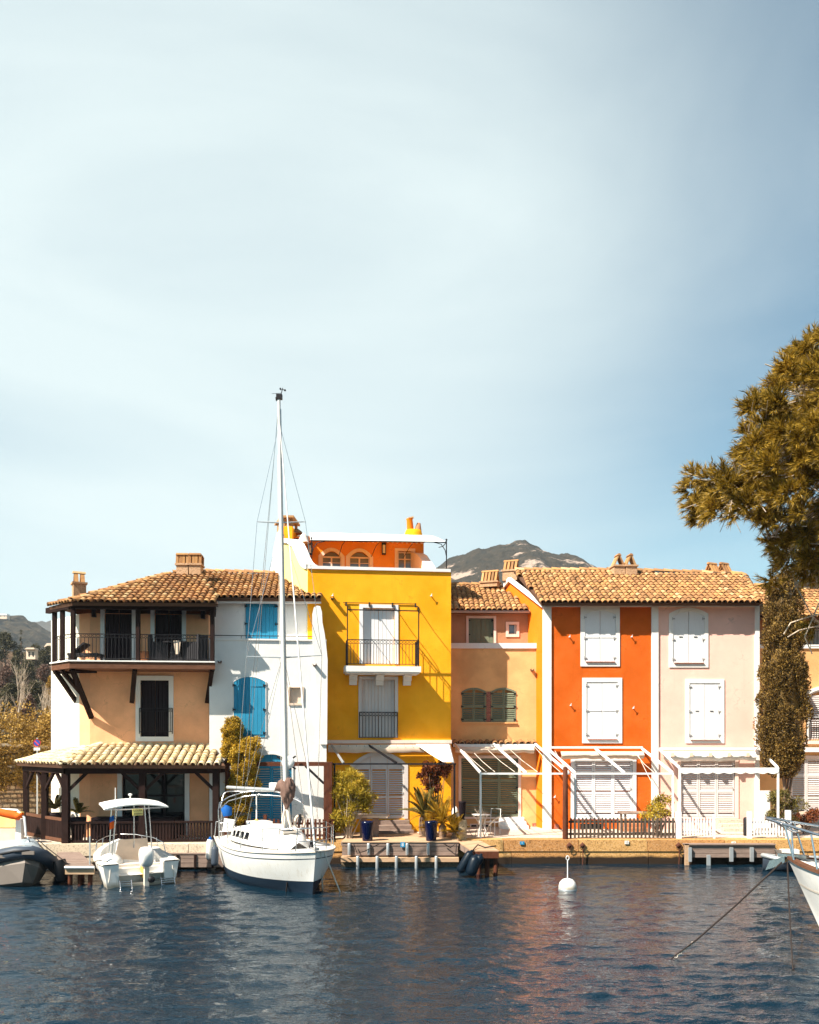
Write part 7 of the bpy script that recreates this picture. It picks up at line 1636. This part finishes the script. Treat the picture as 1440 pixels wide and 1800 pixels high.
MB().tube([(7.0,-.25,2.28),(7.35,-.12,2.34),(7.42,0,2.35),(7.35,.12,2.34),(7.0,.25,2.28)], .026, 8).build('pulpit_rail', M['steel'], YT)
for x, y, x2, y2, z2 in ((6.75,-.30,6.95,-.26,2.26),(6.75,.30,6.95,.26,2.26),(6.2,-.66,6.35,-.56,2.16),(6.2,.66,6.35,.56,2.16),(5.3,-1.0,5.4,-.96,2.06),(5.3,1.0,5.4,.96,2.06),(6.9,-.08,7.0,-.22,2.26)): MB().tube([(x, y, np.interp(x, [s[0] for s in st], [s[3] for s in st])), (x2, y2, z2)], .02, 6).build('pulpit_leg', M['steel'], YT)
MB().box(6.6,7.15,-.08,.08,1.60,1.66).build('bow_roller', M['steel'], YT); MB().lathe([(.06,0),(.06,.1),(.09,.12),(.09,.2),(.001,.21)], (6.3,0,1.5), 12).build('windlass', M['black'], YT)
MB().prism([(7.0,1.62),(7.3,1.5),(7.38,1.3),(7.2,1.38),(7.0,1.5)], -.12, .12).build('anchor', M['steel'], YT)
tipw = org + Vector((dx, dy, 0))*7.05; tipw.z = 1.55
o = MB().tube([tipw, at(1290,1595,16.3), at(1225,1652,15.7), at(1187,1680,15.35), at(1180,1686,15.3)], [.018,.018,.018,.014,.014], 6).build('mooring_line', M['rope']); tag(o, 'long dark mooring line slanting left from the yacht bow into the water', 'rope')
ch = thing('chain', 'pale knotted chain at the lower end of the long slanting mooring line', 'chain', at(1205,1668,15.5))
for k in range(9):
    c = at(1218-k*3.6, 1658+k*2.9, 15.65-.03*k); a = k*1.5; e1 = (at(1210,1664,15.6)-at(1218,1658,15.65)).normalized(); e2 = Vector((0,1,0)) if k % 2 else e1.cross(Vector((0,1,0))).normalized()
    MB().tube([c + e1*.04*math.cos(b_) + e2*.022*math.sin(b_) for b_ in [q*math.pi/4 for q in range(8)]], .009, 5, closed=True).build('link', M['ropewhite'], ch, world=True)
o = MB().tube([tipw+Vector((.02,-.05,-.05)), at(1388,1600,16.8), at(1394,1705,14.6)], [.016,.016,.014], 6).build('mooring_line', M['rope']); tag(o, 'dark line dropping from the yacht bow straight into the water', 'rope')
# small tender with an engine just behind the yacht bow
Tn = thing('tender', 'small grey tender with a tilted outboard moored behind the yacht bow', 'tender', (at(1385,1512,25.6).x, 25.6, 0))
rows = []
for x, b, z in ((-.75,.02,.42),(-.45,.32,.34),(0,.42,.3),(.6,.45,.3),(1.2,.42,.3)): rows.append([Vector((x,-b,z)), Vector((x,-b*.8,.05)), Vector((x,0,-.05)), Vector((x,b*.8,.05)), Vector((x,b,z))])
MB().grid(rows).build('hull', M['rubbergrey'], Tn); MB().tube([(1.2,-.42,.3),(.6,-.45,.3),(0,-.42,.32),(-.45,-.3,.38),(-.75,0,.44),(-.45,.3,.38),(0,.42,.32),(.6,.45,.3),(1.2,.42,.3)], .07, 8).build('gunwale_tube', M['galv'], Tn)
MB().box(-.2,.3,-.12,.12,.48,.62).build('engine_cowl', M['gelcoat'], Tn); MB().prism([(-.4,.62),(-.25,.35),(-.15,.35),(-.2,.6)], -.05, .05).build('engine_leg', M['hullgrey'], Tn); MB().ell((-.33,0,.36), (.03,.13,.13), 8, 6).build('propeller', M['steel'], Tn)

# thin service lines on the deck edge
o = MB().tube([at(622,1484,26.05), at(628,1500,26.0), at(640,1497,26.0), at(668,1483,26.05), at(712,1480,26.2)], .016, 5).build('mooring_line', M['rope']); tag(o, 'dark line draped over the plank deck edge below the left blue pot', 'rope')
o = MB().tube([at(780,1483,26.05), at(792,1490,26.0), at(803,1482,26.0), at(801,1505,25.9)], .018, 5).build('mooring_line', M['rope']); tag(o, 'dark line knotted at the right end of the plank deck', 'rope')

# ------------------------------------------------------------------ haze
m = bpy.data.materials.new('air_haze'); m.use_nodes = True; n_ = m.node_tree.nodes; l_ = m.node_tree.links; n_.clear()
o_ = n_.new('ShaderNodeOutputMaterial'); pv = n_.new('ShaderNodeVolumePrincipled'); pv.inputs['Color'].default_value = (.80, .90, 1, 1); pv.inputs['Density'].default_value = 1.5e-4; pv.inputs['Anisotropy'].default_value = 0
l_.new(pv.outputs[0], o_.inputs['Volume'])
hz = MB().box(-1450, 1480, -295, 3900, -3.0, 262).build('haze', m); hz['kind'] = 'stuff'
